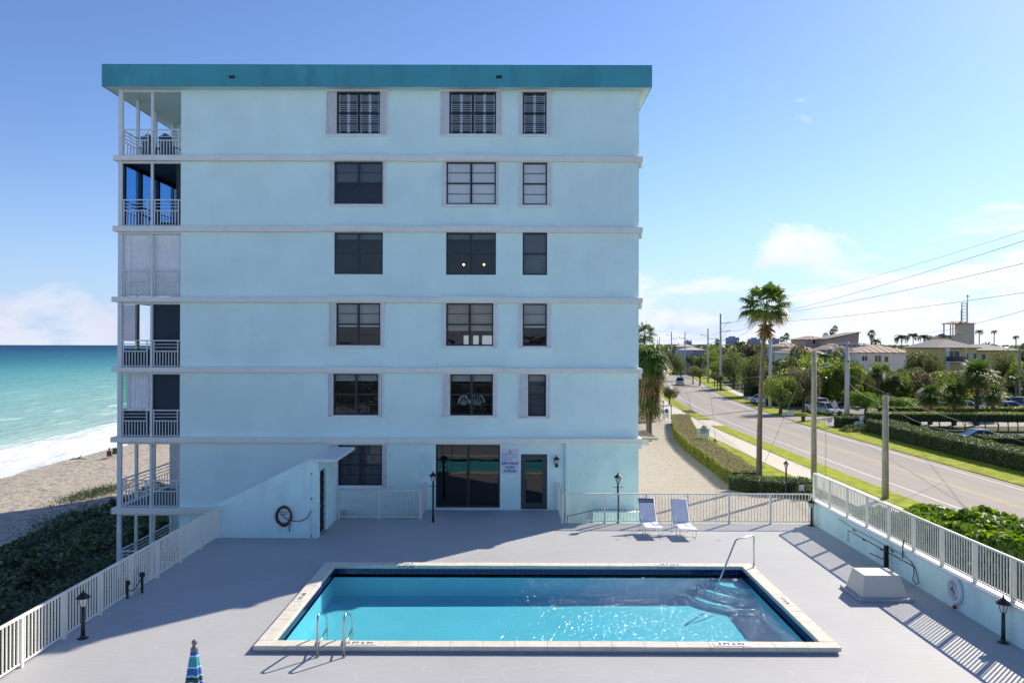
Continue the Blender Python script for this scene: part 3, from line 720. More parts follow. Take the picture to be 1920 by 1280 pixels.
# water: clear, lightly tinted, its ripples catch the sun
m = bpy.data.materials.new('pool water'); m.use_nodes = True; nt = m.node_tree; N = nt.nodes; L = nt.links; N.remove(N['Principled BSDF'])
geo = N.new('ShaderNodeNewGeometry')
tr = N.new('ShaderNodeBsdfTransparent'); tr.inputs[0].default_value = (0.37, 0.74, 0.85, 1)
gl = N.new('ShaderNodeBsdfGlossy'); gl.inputs['Roughness'].default_value = 0.13
def wn(sc, det, ro, dis=0.0):
    n = N.new('ShaderNodeTexNoise'); n.inputs['Scale'].default_value = sc; n.inputs['Detail'].default_value = det; n.inputs['Roughness'].default_value = ro; n.inputs['Distortion'].default_value = dis
    L.new(geo.outputs['Position'], n.inputs['Vector']); return n.outputs['Fac']
spx = N.new('ShaderNodeSeparateXYZ'); L.new(geo.outputs['Position'], spx.inputs[0])
amp = N.new('ShaderNodeMapRange'); amp.inputs[1].default_value = -2.5; amp.inputs[2].default_value = 4.0; amp.inputs[3].default_value = 0.22; amp.inputs[4].default_value = 1.0; L.new(spx.outputs[0], amp.inputs[0])
h = nmath(N, L, 'ADD', nmath(N, L, 'MULTIPLY', wn(1.6, 1.5, .5, .4), 0.07), nmath(N, L, 'MULTIPLY', nmath(N, L, 'MULTIPLY', wn(8.5, 1.8, .55, .3), 0.16), amp.outputs[0]))
bp = N.new('ShaderNodeBump'); bp.inputs['Strength'].default_value = 1.0; bp.inputs['Distance'].default_value = 1.0; L.new(h, bp.inputs['Height']); L.new(bp.outputs[0], gl.inputs['Normal'])
fr = N.new('ShaderNodeFresnel'); fr.inputs[0].default_value = 1.33; bq = N.new('ShaderNodeBump'); bq.inputs['Strength'].default_value = 0.08; bq.inputs['Distance'].default_value = 1.0; L.new(h, bq.inputs['Height']); L.new(bq.outputs[0], fr.inputs['Normal'])
mx = N.new('ShaderNodeMixShader'); L.new(nmath(N, L, 'MAXIMUM', nmath(N, L, 'MINIMUM', nmath(N, L, 'MULTIPLY', fr.outputs[0], 0.7), 0.075), 0.04), mx.inputs[0]); L.new(tr.outputs[0], mx.inputs[1]); L.new(gl.outputs[0], mx.inputs[2])
L.new(mx.outputs[0], N['Material Output'].inputs['Surface']); M['poolwater'] = m
nx_, ny_ = 120, 60; X_, Y_ = np.meshgrid(np.linspace(PX0 + .004, PX1 - .004, nx_), np.linspace(PY0 + .004, PY1 - .004, ny_))
Z_ = WZ + 0.006 * np.sin(X_ * 2.1 + Y_ * 1.3) * np.sin(Y_ * 2.7 - X_ * .7)
I = np.arange(nx_ * ny_).reshape(ny_, nx_)
F = np.stack([I[:-1, :-1], I[:-1, 1:], I[1:, 1:], I[1:, :-1]], axis=-1).reshape(-1, 4)
tag(place('pool_water', npmesh('pool_water', np.stack([X_, Y_, Z_], -1).reshape(-1, 3), F, M['poolwater'], smooth=True)), kind='structure')

M['markwhite'] = mat('white marker tile', (.76, .74, .69), .5, .03, 4)
# depth markers set into the coping: (text, pixel, turned)
pm_ = MB().box(-.36, -.085, 0, .36, .085, .004).mesh('marker_plate', M['markwhite'])
def marker(s, x, y, rz):
    place('marker_plate', pm_, pool, (x, y, .1535), rot=(0, 0, rz), scale=(1.05, 1.2, 1))
    txt('depth_marking', s, .155, (x, y, .159), (0, 0, rz), M['ink'], pool, xs=.92, bold=.003)
yf, yb = PY0 - CW / 2, PY1 + CW / 2
marker('5 FT 6 IN', onz(676, 1203, .15).x, yf, 0); marker('3 FT 6 IN', onz(1370, 1206, .15).x, yf, 0)
marker('5 FT 6 IN', onz(757, 1056, .15).x, yb, math.pi); marker('3 FT 6 IN', onz(1254, 1057, .15).x, yb, math.pi)
marker('5 FT 6 IN', PX0 - CW / 2, onz(565, 1118, .15).y, R(90)); marker('3 FT 6 IN', PX1 + CW / 2, onz(1471, 1126, .15).y, R(-90))
for s, px in (('5 FT 6 IN', 763), ('3 FT 6 IN', 1249)):
    x = fx(px, PY1)
    txt('depth_marking', s, .10, (x, PY1 - .003, .10), (R(90), 0, 0), M['inkblue'], pool, xs=1.15)

# ladder rails at the near left, hooped stainless tubes
for nm, px in (('near the left corner', 594), ('beside the depth marking', 644)):
    X0 = onz(px, 1233, 0).x; yo, yi = 16.9, 17.78
    t = thing('pool_handrail', ('left' if px < 600 else 'right') + ' one of the two hooped steel ladder rails at the near side of the pool', 'handrail', (X0, yo, 0), 'steel ladder rails')
    pts = [(X0, yo, 0), (X0, yo, .72)]
    for k in range(1, 7):
        a = math.pi * .5 * k / 6; pts.append((X0, yo + .17 * (1 - math.cos(a)), .72 + .16 * math.sin(a)))
    pts += [(X0, 17.45, .72), (X0, 17.6, .66), (X0, 17.72, .55), (X0, yi, .40), (X0, yi, -.75)]
    mb = MB(); mb.smooth = True; mb.tube(pts, .024, 10); mb.build('rail_tube', M['chrome'], t)
    mb = MB(); mb.smooth = True; mb.tube([(X0, yo + .01, .22), (X0, yi - .01, .30)], .017, 8); mb.build('brace', M['chrome'], t)
    mb = MB(); mb.lathe((X0, yo, 0), [(.05, 0), (.05, .012), (.03, .02)], 14); mb.build('foot_flange', M['chrome'], t)
A = Vector((7.02, 23.30, .15)); Bv = Vector((5.56, 22.2, -.55))
t = thing('step_handrail', 'tall bent steel grab rail over the corner steps of the pool', 'handrail', A)
pA = Vector((7.02, 23.30, 1.08)); pts = [A, pA + Vector((0, 0, -.1))]
dirh = Vector((5.56 - 7.02, 22.2 - 23.3, 0)).normalized()
for k in range(1, 6):
    a = math.pi / 2 * k / 5; pts.append(pA + Vector((0, 0, -.1)) + dirh * (.1 * (1 - math.cos(a))) + Vector((0, 0, .1 * math.sin(a))))
mid = A + dirh * .80; pts += [Vector((mid.x, mid.y, 1.08)) - dirh * .05, Vector((mid.x, mid.y, 1.05)) + dirh * .04]
end = A + dirh * 1.9; pts += [Vector((end.x, end.y, -.45))]
mb = MB(); mb.smooth = True; mb.tube(pts, .024, 10); mb.build('rail_tube', M['chrome'], t)
mb = MB(); mb.lathe(A, [(.05, 0), (.05, .012), (.03, .02)], 14); mb.build('foot_flange', M['chrome'], t)
# ================================================================== APARTMENT BUILDING
BY = 32.0                     # front wall plane
BX0, BX1 = fx(338, BY, 560), fx(1197.5, BY, 560)
BYE = 92.0
bld = thing('apartment_building', 'pale aqua six storey apartment block with a teal roof edge and corner balconies', 'building', ((BX0 + BX1) / 2, BY, 0))
bands = [(fz(a, BY - .18, 450), fz(b, BY - .18, 450)) for a, b in ((291.5, 301), (424, 434), (556.7, 566.3), (688.8, 698), (820, 829.5), (952.5, 964))]
RZ = fz(163, BY - .47, 700)
def wz(y, x=800): return fz(y, BY, x)
# windows: floor -> [(x0,x1,y0,y1,kind...)]
WIN = {
 6: [(631.5, 713, 172, 251, 611, 727), (842.5, 930.5, 172, 251, 824, 941), (980, 1025, 173, 251.5, 972, 1033)],
 5: [(627, 718, 303.5, 382.5, 618, 723), (837, 930, 304, 383, 829, 935), (980, 1026, 305, 384, 972, 1034)],
 4: [(627, 718, 436, 514, None, None), (836.5, 930, 436, 515, None, None), (980, 1026, 436, 515.5, None, None)],
 3: [(630.5, 713.5, 568, 647, 617, 721.5), (836.5, 925, 568.5, 648, 828, 933), (980, 1025.5, 569, 648.5, 972, 1033.5)],
 2: [(625, 710, 700, 778, 615, 719.5), (844, 924.5, 701, 778.5, 828, 933), (990, 1024, 701.5, 780, 971, 1032)],
 1: [(634, 717, 833, 909.5, 616, 727)],
}
holes = []
for fl, ws in WIN.items():
    for (a, b_, c, d, s0, s1) in ws:
        holes.append((fx(a, BY, c), wz(d, a), fx(b_, BY, c), wz(c, a)))
SD = (fx(817, BY, 890), wz(950.5), fx(937.5, BY, 890), wz(833))          # sliding door
DR = (fx(976.5, BY, 900), wz(954, 1000), fx(1026, BY, 900), wz(851, 1000))
holes += [SD, DR]
mb = MB()
for (a, b_, c, d) in grid_cells([BX0, BX1], [GZ - .1, RZ + .05], holes): mb.box(a, BY, b_, c, BY + .2, d)
mb.build('wall', M['stucco'], bld)
mb = MB(); mb.box(BX1 - .2, BY + .2, GZ - .1, BX1 - .001, BYE, RZ + .05); mb.box(BX0, BYE - .2, GZ - .1, BX1 - .2, BYE, RZ + .05); mb.box(BX0 + .001, BY + .2, GZ - 1, BX0 + .2, 37, RZ + .05)
mb.build('wall', M['stucco'], bld)
BLX = fx(226, BY, 400)
mb = MB(); mb.box(BLX - .02, 37, GZ - 1.5, BX0 + .2, BYE, RZ + .05); mb.build('wall', M['stucco'], bld)
mb = MB(); mb.box(BX0 + .2, BY + 1.4, GZ, BX1 - .2, BY + 1.5, RZ); mb.build('dark_backdrop', M['room'], bld)  # dark sheet standing in for the unlit depth behind the windows
# ceilings inside so rooms stay dark
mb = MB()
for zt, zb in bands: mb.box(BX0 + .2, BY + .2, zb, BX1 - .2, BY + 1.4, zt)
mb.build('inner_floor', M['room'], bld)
# slab bands wrapping the front and the balconies
SLX = [fx(x, BY - .2, y) for x, y in ((211.5, 296), (210.5, 429), (208.5, 561), (208, 693), (206.5, 825), (208, 958))]
for i, ((zt, zb), sx) in enumerate(zip(bands, SLX)):
    mb = MB(); xr = fx(1205, BY - .2, 700) if i < 5 else BX0 + .9
    yf = BY - .2
    if i < 5:
        mb.box(sx, yf, zb, xr, BY - .003, zt); mb.box(BX1, BY - .003, zb, xr, BY + 3, zt)
        mb.box(sx, BY - .003, zb, BX0, 37, zt)
    else:
        mb.box(sx, yf, zb, WELL[0] - 3.5, BY - .003, zt); mb.box(sx, BY - .003, zb, BX0, 37, zt)
    mb.build('floor_band', M['band'], bld, bevel=.012)
    if i < 5:
        mb = MB(); mb.box(BX1 + .02, BY + .02, zb - .22, BX1 + .13, BY + .35, zb - .001); mb.build('corner_bracket', M['band'], bld)
for i in range(4):
    zt, zb = bands[i]
    for (x0, x1) in ((609.5, 726.5), (823, 941)):
        a, c = fx(x0, BY - .23, 400), fx(x1, BY - .23, 400)
        mb = MB(); mb.box(a, BY - .235, zb + .045, c, BY - .2, zt + .03); mb.build('window_header', M['band'], bld, bevel=.006)
zt, zb = bands[4]
for (x0, x1) in ((607, 724.5), (804.5, 938)):
    mb = MB(); mb.box(fx(x0, BY - .23, 827), BY - .235, zb - .02, fx(x1, BY - .23, 827), BY - .2, zt + .0); mb.build('window_header', M['band'], bld, bevel=.006)
# roof
RX0, RX1, RYF = fx(190.5, BY - .47, 140), fx(1223, BY - .47, 140), BY - .47
RT = fz(122.5, RYF, 700)
mb = MB(); mb.box(RX0, RYF, RZ, RX1, RYF + .035, RT); mb.box(RX0, RYF + .035, RZ, RX0 + .035, BYE, RT); mb.box(RX1 - .035, RYF + .035, RZ, RX1, BYE, RT)
mb.build('roof_fascia', M['fascia'], bld, bevel=.01)
mb = MB(); mb.box(RX0 + .002, RYF + .002, RT, RX1 - .002, RYF + .24, RT + .025); mb.box(RX0 + .002, RYF + .24, RT, RX0 + .24, BYE, RT + .025)
mb.build('drip_edge', M['fascia'], bld)
mb = MB(); mb.box(RX0 + .035, RYF + .035, RZ + .012, RX1 - .035, BYE, RZ + .20); mb.build('roof_slab', M['soffit'], bld)
for px in (435, 936):
    p = ony(px, 145, RYF - .001); mb = MB(); mb.box(p.x - .12, RYF - .012, p.z - .055, p.x + .12, RYF + .05, p.z + .065); mb.build('scupper', M['black'], bld)
# ---- windows
def window(fl, k, x0, x1, y0, y1, s0, s1):
    X0, X1, Z0, Z1 = fx(x0, BY, y0), fx(x1, BY, y0), wz(y1, x0), wz(y0, x0)
    f = .055; yb, yf = BY + .10, BY + .04
    mb = MB(); mb.box(X0, yf, Z0, X0 + f, yb, Z1); mb.box(X1 - f, yf, Z0, X1, yb, Z1); mb.box(X0 + f, yf, Z0, X1 - f, yb, Z0 + f); mb.box(X0 + f, yf, Z1 - f, X1 - f, yb, Z1)
    xm = (X0 + X1) / 2; zm = (Z0 + Z1) / 2; pan = k < 2
    cols = [(X0 + f, xm - .045), (xm + .045, X1 - f)] if pan else [(X0 + f, X1 - f)]
    if pan: mb.box(xm - .045, yf, Z0 + f, xm + .045, yb, Z1 - f)
    for (a, b_) in cols: mb.box(a, yf + .005, zm - .03, b_, yb - .005, zm + .03)
    if fl not in (4,):
        for (a, b_) in cols:
            for zq in ((Z0 + zm) / 2, (Z1 + zm) / 2): mb.box(a, yf + .02, zq - .012, b_, yb - .02, zq + .012)
    wnd = mb.build('window', M['bronze'], bld)
    for (a, b_) in cols:
        for (c, d) in ((Z0 + f, zm - .03), (zm + .03, Z1 - f)):
            mb = MB(); mb.box(a, yb - .035, c, b_, yb - .029, d); mb.build('pane', M['mirror_pane'] if fl == 5 and k > 0 else M['pane'], wnd)
    # what hangs behind the glass
    def blind(zlo, zhi, mt, slat=.055, a=X0 + f, b_=X1 - f, tilt=.02, fill=1.0):
        mb = MB(); z = zhi; yy = BY + .17
        while z > zlo + .01:
            mb.add([(a, yy, z), (b_, yy, z), (b_, yy + tilt, z - slat * fill + .006), (a, yy + tilt, z - slat * fill + .006)], [(0, 3, 2, 1)]); z -= slat
        tag(mb.build('blind', mt, wnd), kind='stuff')
    if fl == 6:
        for (a, b_) in cols:
            w2 = (b_ - a) / 2
            for (c, d) in ((Z0 + f, zm), (zm, Z1 - f)):
                blind(c + .05, d - .05, M['louvre'], .085, a + .05, a + w2 - .05, .045, .42); blind(c + .05, d - .05, M['louvre'], .085, a + w2 + .05, b_ - .05, .045, .42)
                mb = MB()
                for u in (a, a + w2 - .05, b_ - .05): mb.box(u, BY + .165, c, u + (.10 if u == a + w2 - .05 else .05), BY + .20, d)
                mb.build('plantation_shutter', M['louvre'], wnd)
    elif fl == 5:
        if k == 0: blind(zm, Z1 - f, M['blind_dark'], .05)
        else:
            mb = MB(); mb.box(X0 + f, BY + .12, Z0 + f, X1 - f, BY + .135, Z1 - f); mb.build('shade', M['blind_cream'], wnd)
    elif fl == 4:
        blind(Z1 - .22, Z1 - f, M['blind_dark'], .05)
        if k == 2: blind(Z0, Z1 - f, M['blind_dark'], .06)
    elif fl == 3:
        lo = {0: zm - .05, 1: Z0 + (Z1 - Z0) * .36, 2: zm - .06}[k]
        blind(lo, Z1 - f, M['blind_tan'] if k == 1 else M['blind'], .055)
        if k == 0 or k == 2:
            mb = MB(); mb.box(X0 + f, BY + .17, lo - .05, X1 - f, BY + .19, lo); mb.build('blind_rail', M['louvre'], wnd)
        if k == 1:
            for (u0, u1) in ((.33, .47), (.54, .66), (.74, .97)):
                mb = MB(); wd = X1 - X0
                mb.box(X0 + wd * u0, BY + 1.35, Z0 + .06, X0 + wd * u1, BY + 1.38, Z0 + (Z1 - Z0) * .26); mb.build('glow_panel', M['daylight_glow'], wnd)
    elif fl == 2:
        blind(Z1 - .30, Z1 - f, M['blind'], .05)
        if k == 1:      # arcs added behind the glass to mimic reflected furniture
            for (cx0, rr, ht_) in ((.30, .22, .30), (.62, .30, .36)):
                mb = MB(); mb.smooth = True; c0 = X0 + (X1 - X0) * cx0; zb_ = Z0 + .45
                arcp = [(c0 + rr * math.cos(a), BY + .5, zb_ + ht_ * math.sin(a)) for a in np.linspace(0, math.pi, 13)]
                mb.tube(arcp, .018, 6)
                for a in np.linspace(.35, math.pi - .35, 7): mb.tube([(c0 + .3 * rr * math.cos(a), BY + .5, zb_ - .05), (c0 + rr * math.cos(a), BY + .5, zb_ + ht_ * math.sin(a))], .009, 5)
                mb.build('reflection_arcs', M['shutter'], wnd)
        if k == 2:
            mb = MB(); n = 11
            for i in range(n):
                u = X0 + f + (X1 - X0 - 2 * f) * i / n; mb.box(u, BY + .16, Z0 + f, u + .035, BY + .19, Z1 - .28)
            tag(mb.build('vertical_blind', M['blind_dark'], wnd), kind='stuff')
    else:
        blind(Z0 + f, Z1 - f, M['blind_dark'], .05)
    # white surround and folded storm shutters
    if s0:
        S0, S1 = fx(s0, BY, y0), fx(s1, BY, y0)
        if fl in (6, 3, 2, 1, 5):
            for bxs, nm_ in (((S0, BY - .10, Z1 + .0, S1, BY - .004, Z1 + .06), 'shutter_track'), ((S0, BY - .11, Z0 - .11, S1, BY - .004, Z0 - .055), 'shutter_track'), ((X0, BY - .03, Z0 - .055, X1, BY - .004, Z0 - .001), 'sill')):
                mb = MB(); mb.box(*bxs); mb.build(nm_, M['shutter'], wnd)
        for side, (a, b_) in enumerate(((S0, X0), (X1, S1))):
            wd = b_ - a
            if wd < .02: continue
            mb = MB(); nb = max(2, int(round(wd / .078))); ln_ = (.05 if side == 0 else -.02) if fl in (6, 2) and wd > .3 else 0
            for i in range(nb):
                u = a + .01 + (wd - .045) * i / (nb - 1); ww_ = random.uniform(.018, .028); dp = random.uniform(.085, .11); sh_ = ln_ * (1 - i / nb) * (1 if side == 0 else 1)
                mb.hexa([(u, BY - dp, Z0 - .05), (u + ww_, BY - dp, Z0 - .05), (u + ww_, BY - .012, Z0 - .05), (u, BY - .012, Z0 - .05)],
                        [(u + sh_, BY - dp, Z1), (u + ww_ + sh_, BY - dp, Z1), (u + ww_ + sh_, BY - .012, Z1), (u + sh_, BY - .012, Z1)])
            tag(mb.build('storm_shutter', M['shutter'], wnd), kind='stuff')
            mb = MB(); mb.box(a, BY - .011, Z0 - .05, b_, BY - .004, Z1); mb.build('shutter_backing', M['shutter'], wnd)
    return wnd
M['daylight_glow'] = bpy.data.materials.new('glowing panel for daylight'); M['daylight_glow'].use_nodes = True  # emissive panels stand in for daylight seen through the building
_b = M['daylight_glow'].node_tree.nodes['Principled BSDF']; _b.inputs['Emission Color'].default_value = (.75, .85, .9, 1); _b.inputs['Emission Strength'].default_value = .30; _b.inputs['Base Color'].default_value = (.4, .4, .4, 1)
M['lamp_on'] = bpy.data.materials.new('lit ceiling lamp'); M['lamp_on'].use_nodes = True
_b = M['lamp_on'].node_tree.nodes['Principled BSDF']; _b.inputs['Emission Color'].default_value = (1, .62, .22, 1); _b.inputs['Emission Strength'].default_value = 5
for fl, ws in WIN.items():
    for k, wv in enumerate(ws): window(fl, k, *wv)
for px in (869.5, 907.5):
    p = ony(px, 496, BY + .6); mb = MB(); mb.ball(p, .042, 8, 6); tag(mb.build('ceiling_lamp', M['lamp_on']), ('left' if px < 890 else 'right') + ' of two small lit lamps glowing behind the middle fourth floor window', 'lamp', 'lit lamps behind glass')

# ---- sliding door, charcoal door
X0, Z0, X1, Z1 = SD
f = .06; xm = fx(878, BY, 890)
mb = MB(); mb.box(X0, BY + .03, Z0, X0 + f, BY + .14, Z1); mb.box(X1 - f, BY + .03, Z0, X1, BY + .14, Z1); mb.box(X0 + f, BY + .03, Z1 - f, X1 - f, BY + .14, Z1); mb.box(X0 + f, BY + .03, Z0, X1 - f, BY + .14, Z0 + .08); mb.box(xm - .05, BY + .04, Z0 + .08, xm + .05, BY + .13, Z1 - f)
sd = mb.build('sliding_door', M['bronze'], bld)
for (a, b_, y_) in ((X0 + f, xm - .05, BY + .08), (xm + .05, X1 - f, BY + .10)):
    mb = MB(); mb.box(a, y_, Z0 + .08, b_, y_ + .006, Z1 - f); mb.build('pane', M['door_glass'], sd)
mb = MB(); mb.box(X0 - .02, BY - .05, Z0 - .045, X1 + .02, BY + .03, Z0); mb.build('threshold', M['white'], sd)
mb = MB(); mb.box(X1 - f - .04, BY + .0, 1.0, X1 - f + .0, BY + .04, 1.25); mb.build('handle', M['bronze'], sd)
X0, Z0, X1, Z1 = DR
gx0, gx1, gz0, gz1 = fx(985.5, BY, 900), fx(1017, BY, 900), wz(943, 1000), wz(861, 1000)
mb = MB()
for (a, b_, c, d) in grid_cells([X0, X1], [Z0, Z1], [(gx0, gz0, gx1, gz1)]): mb.box(a, BY + .03, b_, c, BY + .09, d)
dr = mb.build('glazed_door', M['darkdoor'], bld)
mb = MB(); mb.box(gx0, BY + .055, gz0, gx1, BY + .061, gz1); mb.build('pane', M['door_glass'], dr)
hx = fx(985, BY, 905); mb = MB(); mb.smooth = True
mb.tube([(hx - .03, BY + .03, wz(898)), (hx - .0, BY - .05, wz(898)), (hx + .04, BY - .07, wz(901)), (hx + .04, BY - .07, wz(908)), (hx, BY - .05, wz(911)), (hx - .03, BY + .03, wz(911))], .018, 8); mb.build('handle', M['black'], dr)
mb = MB(); mb.box(X0 - .02, BY - .04, Z0 - .03, X1 + .02, BY + .03, Z0); mb.build('threshold', M['white'], dr)
# step back of stucco: the pale bay to the right of the downpipe stands proud
mb = MB(); mb.box(fx(1066, BY, 900), BY - .05, GZ - .05, BX1 + .001, BY - .001, bands[4][1] - .001); mb.build('wall_bay', M['stucco_low'], bld)
mb = MB(); mb.box(fx(1060, BY - .1, 900), BY - .13, GZ, fx(1066.5, BY - .1, 900), BY - .052, bands[4][1]); mb.build('downpipe', M['stucco_low'], bld, bevel=.01)
mb = MB(); a, c = fx(786.5, BY, 870), fx(811, BY, 870); z0, z1 = wz(893.5), wz(849.5)
mb.box(a, BY - .03, z0, c, BY - .001, z1); mb.box(a + .05, BY - .04, z0 + .05, a + .07, BY - .03, z1 - .05); mb.box(c - .07, BY - .04, z0 + .05, c - .05, BY - .03, z1 - .05)
for zq in (.2, .4, .62, .82): mb.box(a + .07, BY - .04, z0 + (z1 - z0) * zq, c - .07, BY - .03, z0 + (z1 - z0) * zq + .025)
mb.box((a + c) / 2 - .012, BY - .045, z0 + .08, (a + c) / 2 + .012, BY - .03, z1 - .25); mb.build('service_panel', M['stucco_low'], bld)
# small ledge and stair rail beyond the drive fence
mb = MB(); mb.box(3.15, 31.4, GZ - .05, BX1, 31.94, .05); tag(mb.build('stair_ledge', M['stucco_low']), 'low pale ledge at the foot of the building beyond the drive fence', 'ledge')
t = thing('stair_rail', 'thin dark handrail sloping down behind the drive fence', 'handrail', (3.15, 31.45, .05))
mb = MB(); mb.smooth = True; mb.tube([(BX1 - .05, 31.42, .14), (3.25, 31.42, .14), (2.15, 31.42, -.12), (2.15, 31.42, -.9)], .018, 8)
for x in (3.3, 4.2, 4.9): mb.tube([(x, 31.42, .05), (x, 31.42, .14)], .012, 6)
mb.build('rail_tube', M['black'], t)

# ---- balconies
RAILH = 1.085
post_m = None
frames = M['white']
BYR = 37.0
decks = [bands[0][0], bands[1][0], bands[2][0], bands[3][0], bands[4][0], bands[5][0], bands[5][0] - 2.82]
tops = [RZ + .01] + [b_[1] for b_ in bands]
sideY = [32.02, 33.45, 35.1, 36.85]
xmid = fx(284.5, BY, 500)
pick_me = {}
for i in range(7):
    z0, z1 = decks[i] if i < 6 else decks[6], tops[i]
    # posts
    for j, y in enumerate(sideY):
        wv = .17 if j == 0 else .11
        mb = MB(); mb.box(BLX - wv / 2, y - .05, z0, BLX + wv / 2, y + .06, z1); mb.build('balcony_post', frames, bld)
    mb = MB(); mb.box(xmid - .045, BY - .02, z0, xmid + .045, BY + .07, z1); mb.build('balcony_post', frames, bld)
    mb = MB(); mb.box(BLX + .09, BY - .01, z1 - .09, BX0 - .001, BY + .06, z1 - .001); mb.build('header_rail', frames, bld)
    # railings: front, with its two ladder panels, and along the side
    mb = MB(); g = .045
    xa0, xa1, xb0, xb1 = fx(232, BY, 500), fx(276.5, BY, 500), fx(289.5, BY, 500), fx(334, BY, 500)
    mb.box(BLX + .085, BY - .03, z0 + RAILH - .045, BX0 - .001, BY + .03, z0 + RAILH)
    for (a, b_) in ((xa0, xa1), (xb0, xb1)):
        mb.box(a - .018, BY - .018, z0 + .04, a + .018, BY + .018, z0 + RAILH - .045); mb.box(b_ - .018, BY - .018, z0 + .04, b_ + .018, BY + .018, z0 + RAILH - .045)
        mb.box(a + .018, BY - .016, z0 + .62, b_ - .018, BY + .016, z0 + .66)
        for zz_ in (.79, .92): mb.box(a + .018, BY - .012, z0 + zz_ - .011, b_ - .018, BY + .012, z0 + zz_ + .011)
    mb.box(BLX + .085, BY - .018, z0 + .03, BX0 - .001, BY + .018, z0 + .06)
    rl = mb.build('balcony_railing', frames, bld)
    if i == 0: km = MB().box(-.013, -.013, 0, .013, .013, .56).mesh('picket', frames)
    for (a, b_) in ((xa0, xa1), (xb0, xb1)):
        for q in range(1, 8): place('picket', km, rl, (a + (b_ - a) * q / 8, BY, z0 + .06))
    mb = MB(); mb.box(BLX - .03, sideY[0], z0 + RAILH - .045, BLX + .03, BYR, z0 + RAILH)
    for zz_ in (.62, .77, .91): mb.box(BLX - .012, sideY[0], z0 + zz_, BLX + .012, BYR, z0 + zz_ + .03)
    mb.box(BLX - .018, sideY[0], z0 + .03, BLX + .018, BYR, z0 + .06)
    rl = mb.build('balcony_railing', frames, bld)
    for q in range(1, 18):
        place('picket', km, rl, (BLX, sideY[0] + (BYR - sideY[0]) * q / 18, z0 + .06))
M['balcony_tile'] = mat('dark balcony floor', (0.075, 0.085, 0.10), .7, .15, 2)
for i in range(6):
    mb = MB(); mb.box(BLX + .10, BY + .06, decks[i] + .002, BX0 - .001, BYR - .02, decks[i] + .012); mb.build('balcony_floor', M['balcony_tile'], bld)
# enclosures, floor by floor
def panel(nm, x0p, x1p, z0, z1, mt, y=BY + .10, t_=.03, parent=bld):
    mb = MB(); mb.box(fx(x0p, y, 500), y, z0, fx(x1p, y, 500), y + t_, z1); return mb.build(nm, mt, parent)
# fifth floor: blue glazing on the sea side, dark ceiling and frames
z0, z1 = decks[1], tops[1]
for a, b_ in zip(sideY, sideY[1:]):
    mb = MB(); mb.box(BLX + .10, a + .16, z0 + .06, BLX + .112, b_ - .06, z1 - .16); mb.build('glazing', M['blueglass'], bld)
    mb = MB(); mb.box(BLX + .07, a, z0 + .05, BLX + .15, a + .16, z1 - .01); mb.build('glazing_frame', M['bronze'], bld)
mb = MB(); mb.box(BLX + .07, sideY[0], z1 - .16, BLX + .15, BYR, z1 - .01); mb.build('glazing_frame', M['bronze'], bld)
mb = MB(); mb.box(BLX + .16, BYR - .06, z0, BX0, BYR - .002, z1); mb.box(BLX + .16, BY + .12, z1 - .04, BX0 - .01, BYR - .06, z1 - .003); mb.build('lining', M['screen'], bld)
panel('screen_and_shade_panel', 330, 338, z0 + .05, z1 - .1, M['screen'])
# fourth floor: roller shutters down
z0, z1 = decks[2], tops[2]
panel('shutter_box', 229, 245, z0 + .05, z1 - .1, M['shutter'], BY + .12, .05)
for (a, b_) in ((245, 283), (284, 337.5)):
    rs = panel('roller_shutter', a, b_, z0 + .05, z1 - .14, M['shutter'], BY + .16, .02)
    zz_ = z0 + .08; sm = MB(); x0, x1 = fx(a, BY + .16, 500), fx(b_, BY + .16, 500); sm.box(x0 + .03, BY + .14, -.020, x1 - .03, BY + .16, .020)
    sme = sm.mesh('shutter_slat', M['shutter'])
    while zz_ < z1 - .3:
        place('shutter_slat', sme, rs, (0, 0, zz_)); zz_ += .052
    mb = MB(); mb.box(x0, BY + .11, z1 - .28, x1, BY + .16, z1 - .1); mb.build('shutter_box', M['shutter'], rs)
# third floor: pale screen at the left, dark screen at the right
z0, z1 = decks[3], tops[3]
m = glassmat('grey mesh screen', (0.50, 0.52, 0.58), 0.02, 0.3); M['greymesh'] = m
panel('screen_and_shade_panel', 229, 258, z0 + RAILH, z1 - .1, M['greymesh'], BY + .10, .01)
panel('glazing_frame', 257.5, 261.5, z0, z1 - .1, M['bronze'], BY + .10, .04)
panel('screen_and_shade_panel', 229, 282, z0 + .05, z0 + .72, M['screen']); panel('screen_and_shade_panel', 286, 337.5, z0 + .05, z1 - .05, M['screen'])  # lower left panel is a dark sheet standing in for interior shade
# second floor: folded storm shutter left, dark screen right
z0, z1 = decks[4], tops[4]
panel('shutter_jamb', 238.5, 243.5, z0 + RAILH, z1 - .08, M['white'], BY + .09, .06)
ss = panel('storm_shutter', 244, 281, z0 + RAILH, z1 - .08, M['shutter'], BY + .16, .01)
for q in range(5):
    x = fx(247 + q * 6.9, BY + .13, 740); mb = MB(); mb.hexa([(x, BY + .15, z0 + RAILH), (x + .065, BY + .10, z0 + RAILH), (x + .13, BY + .15, z0 + RAILH), (x + .065, BY + .155, z0 + RAILH)], [(x, BY + .15, z1 - .08), (x + .065, BY + .10, z1 - .08), (x + .13, BY + .15, z1 - .08), (x + .065, BY + .155, z1 - .08)]); mb.build('shutter_slat', M['shutter'], ss)
panel('screen_and_shade_panel', 229, 282, z0 + .05, z0 + RAILH - .05, M['screen']); panel('screen_and_shade_panel', 286, 337.5, z0 + .05, z1 - .05, M['screen'])  # panel below the left rail is a dark sheet for the shade inside
panel('glazing', 227, 238.5, z0 + RAILH, z1 - .1, glassmat('greenish glass', (.62, .80, .74), .02, .05), BY + .10, .01)
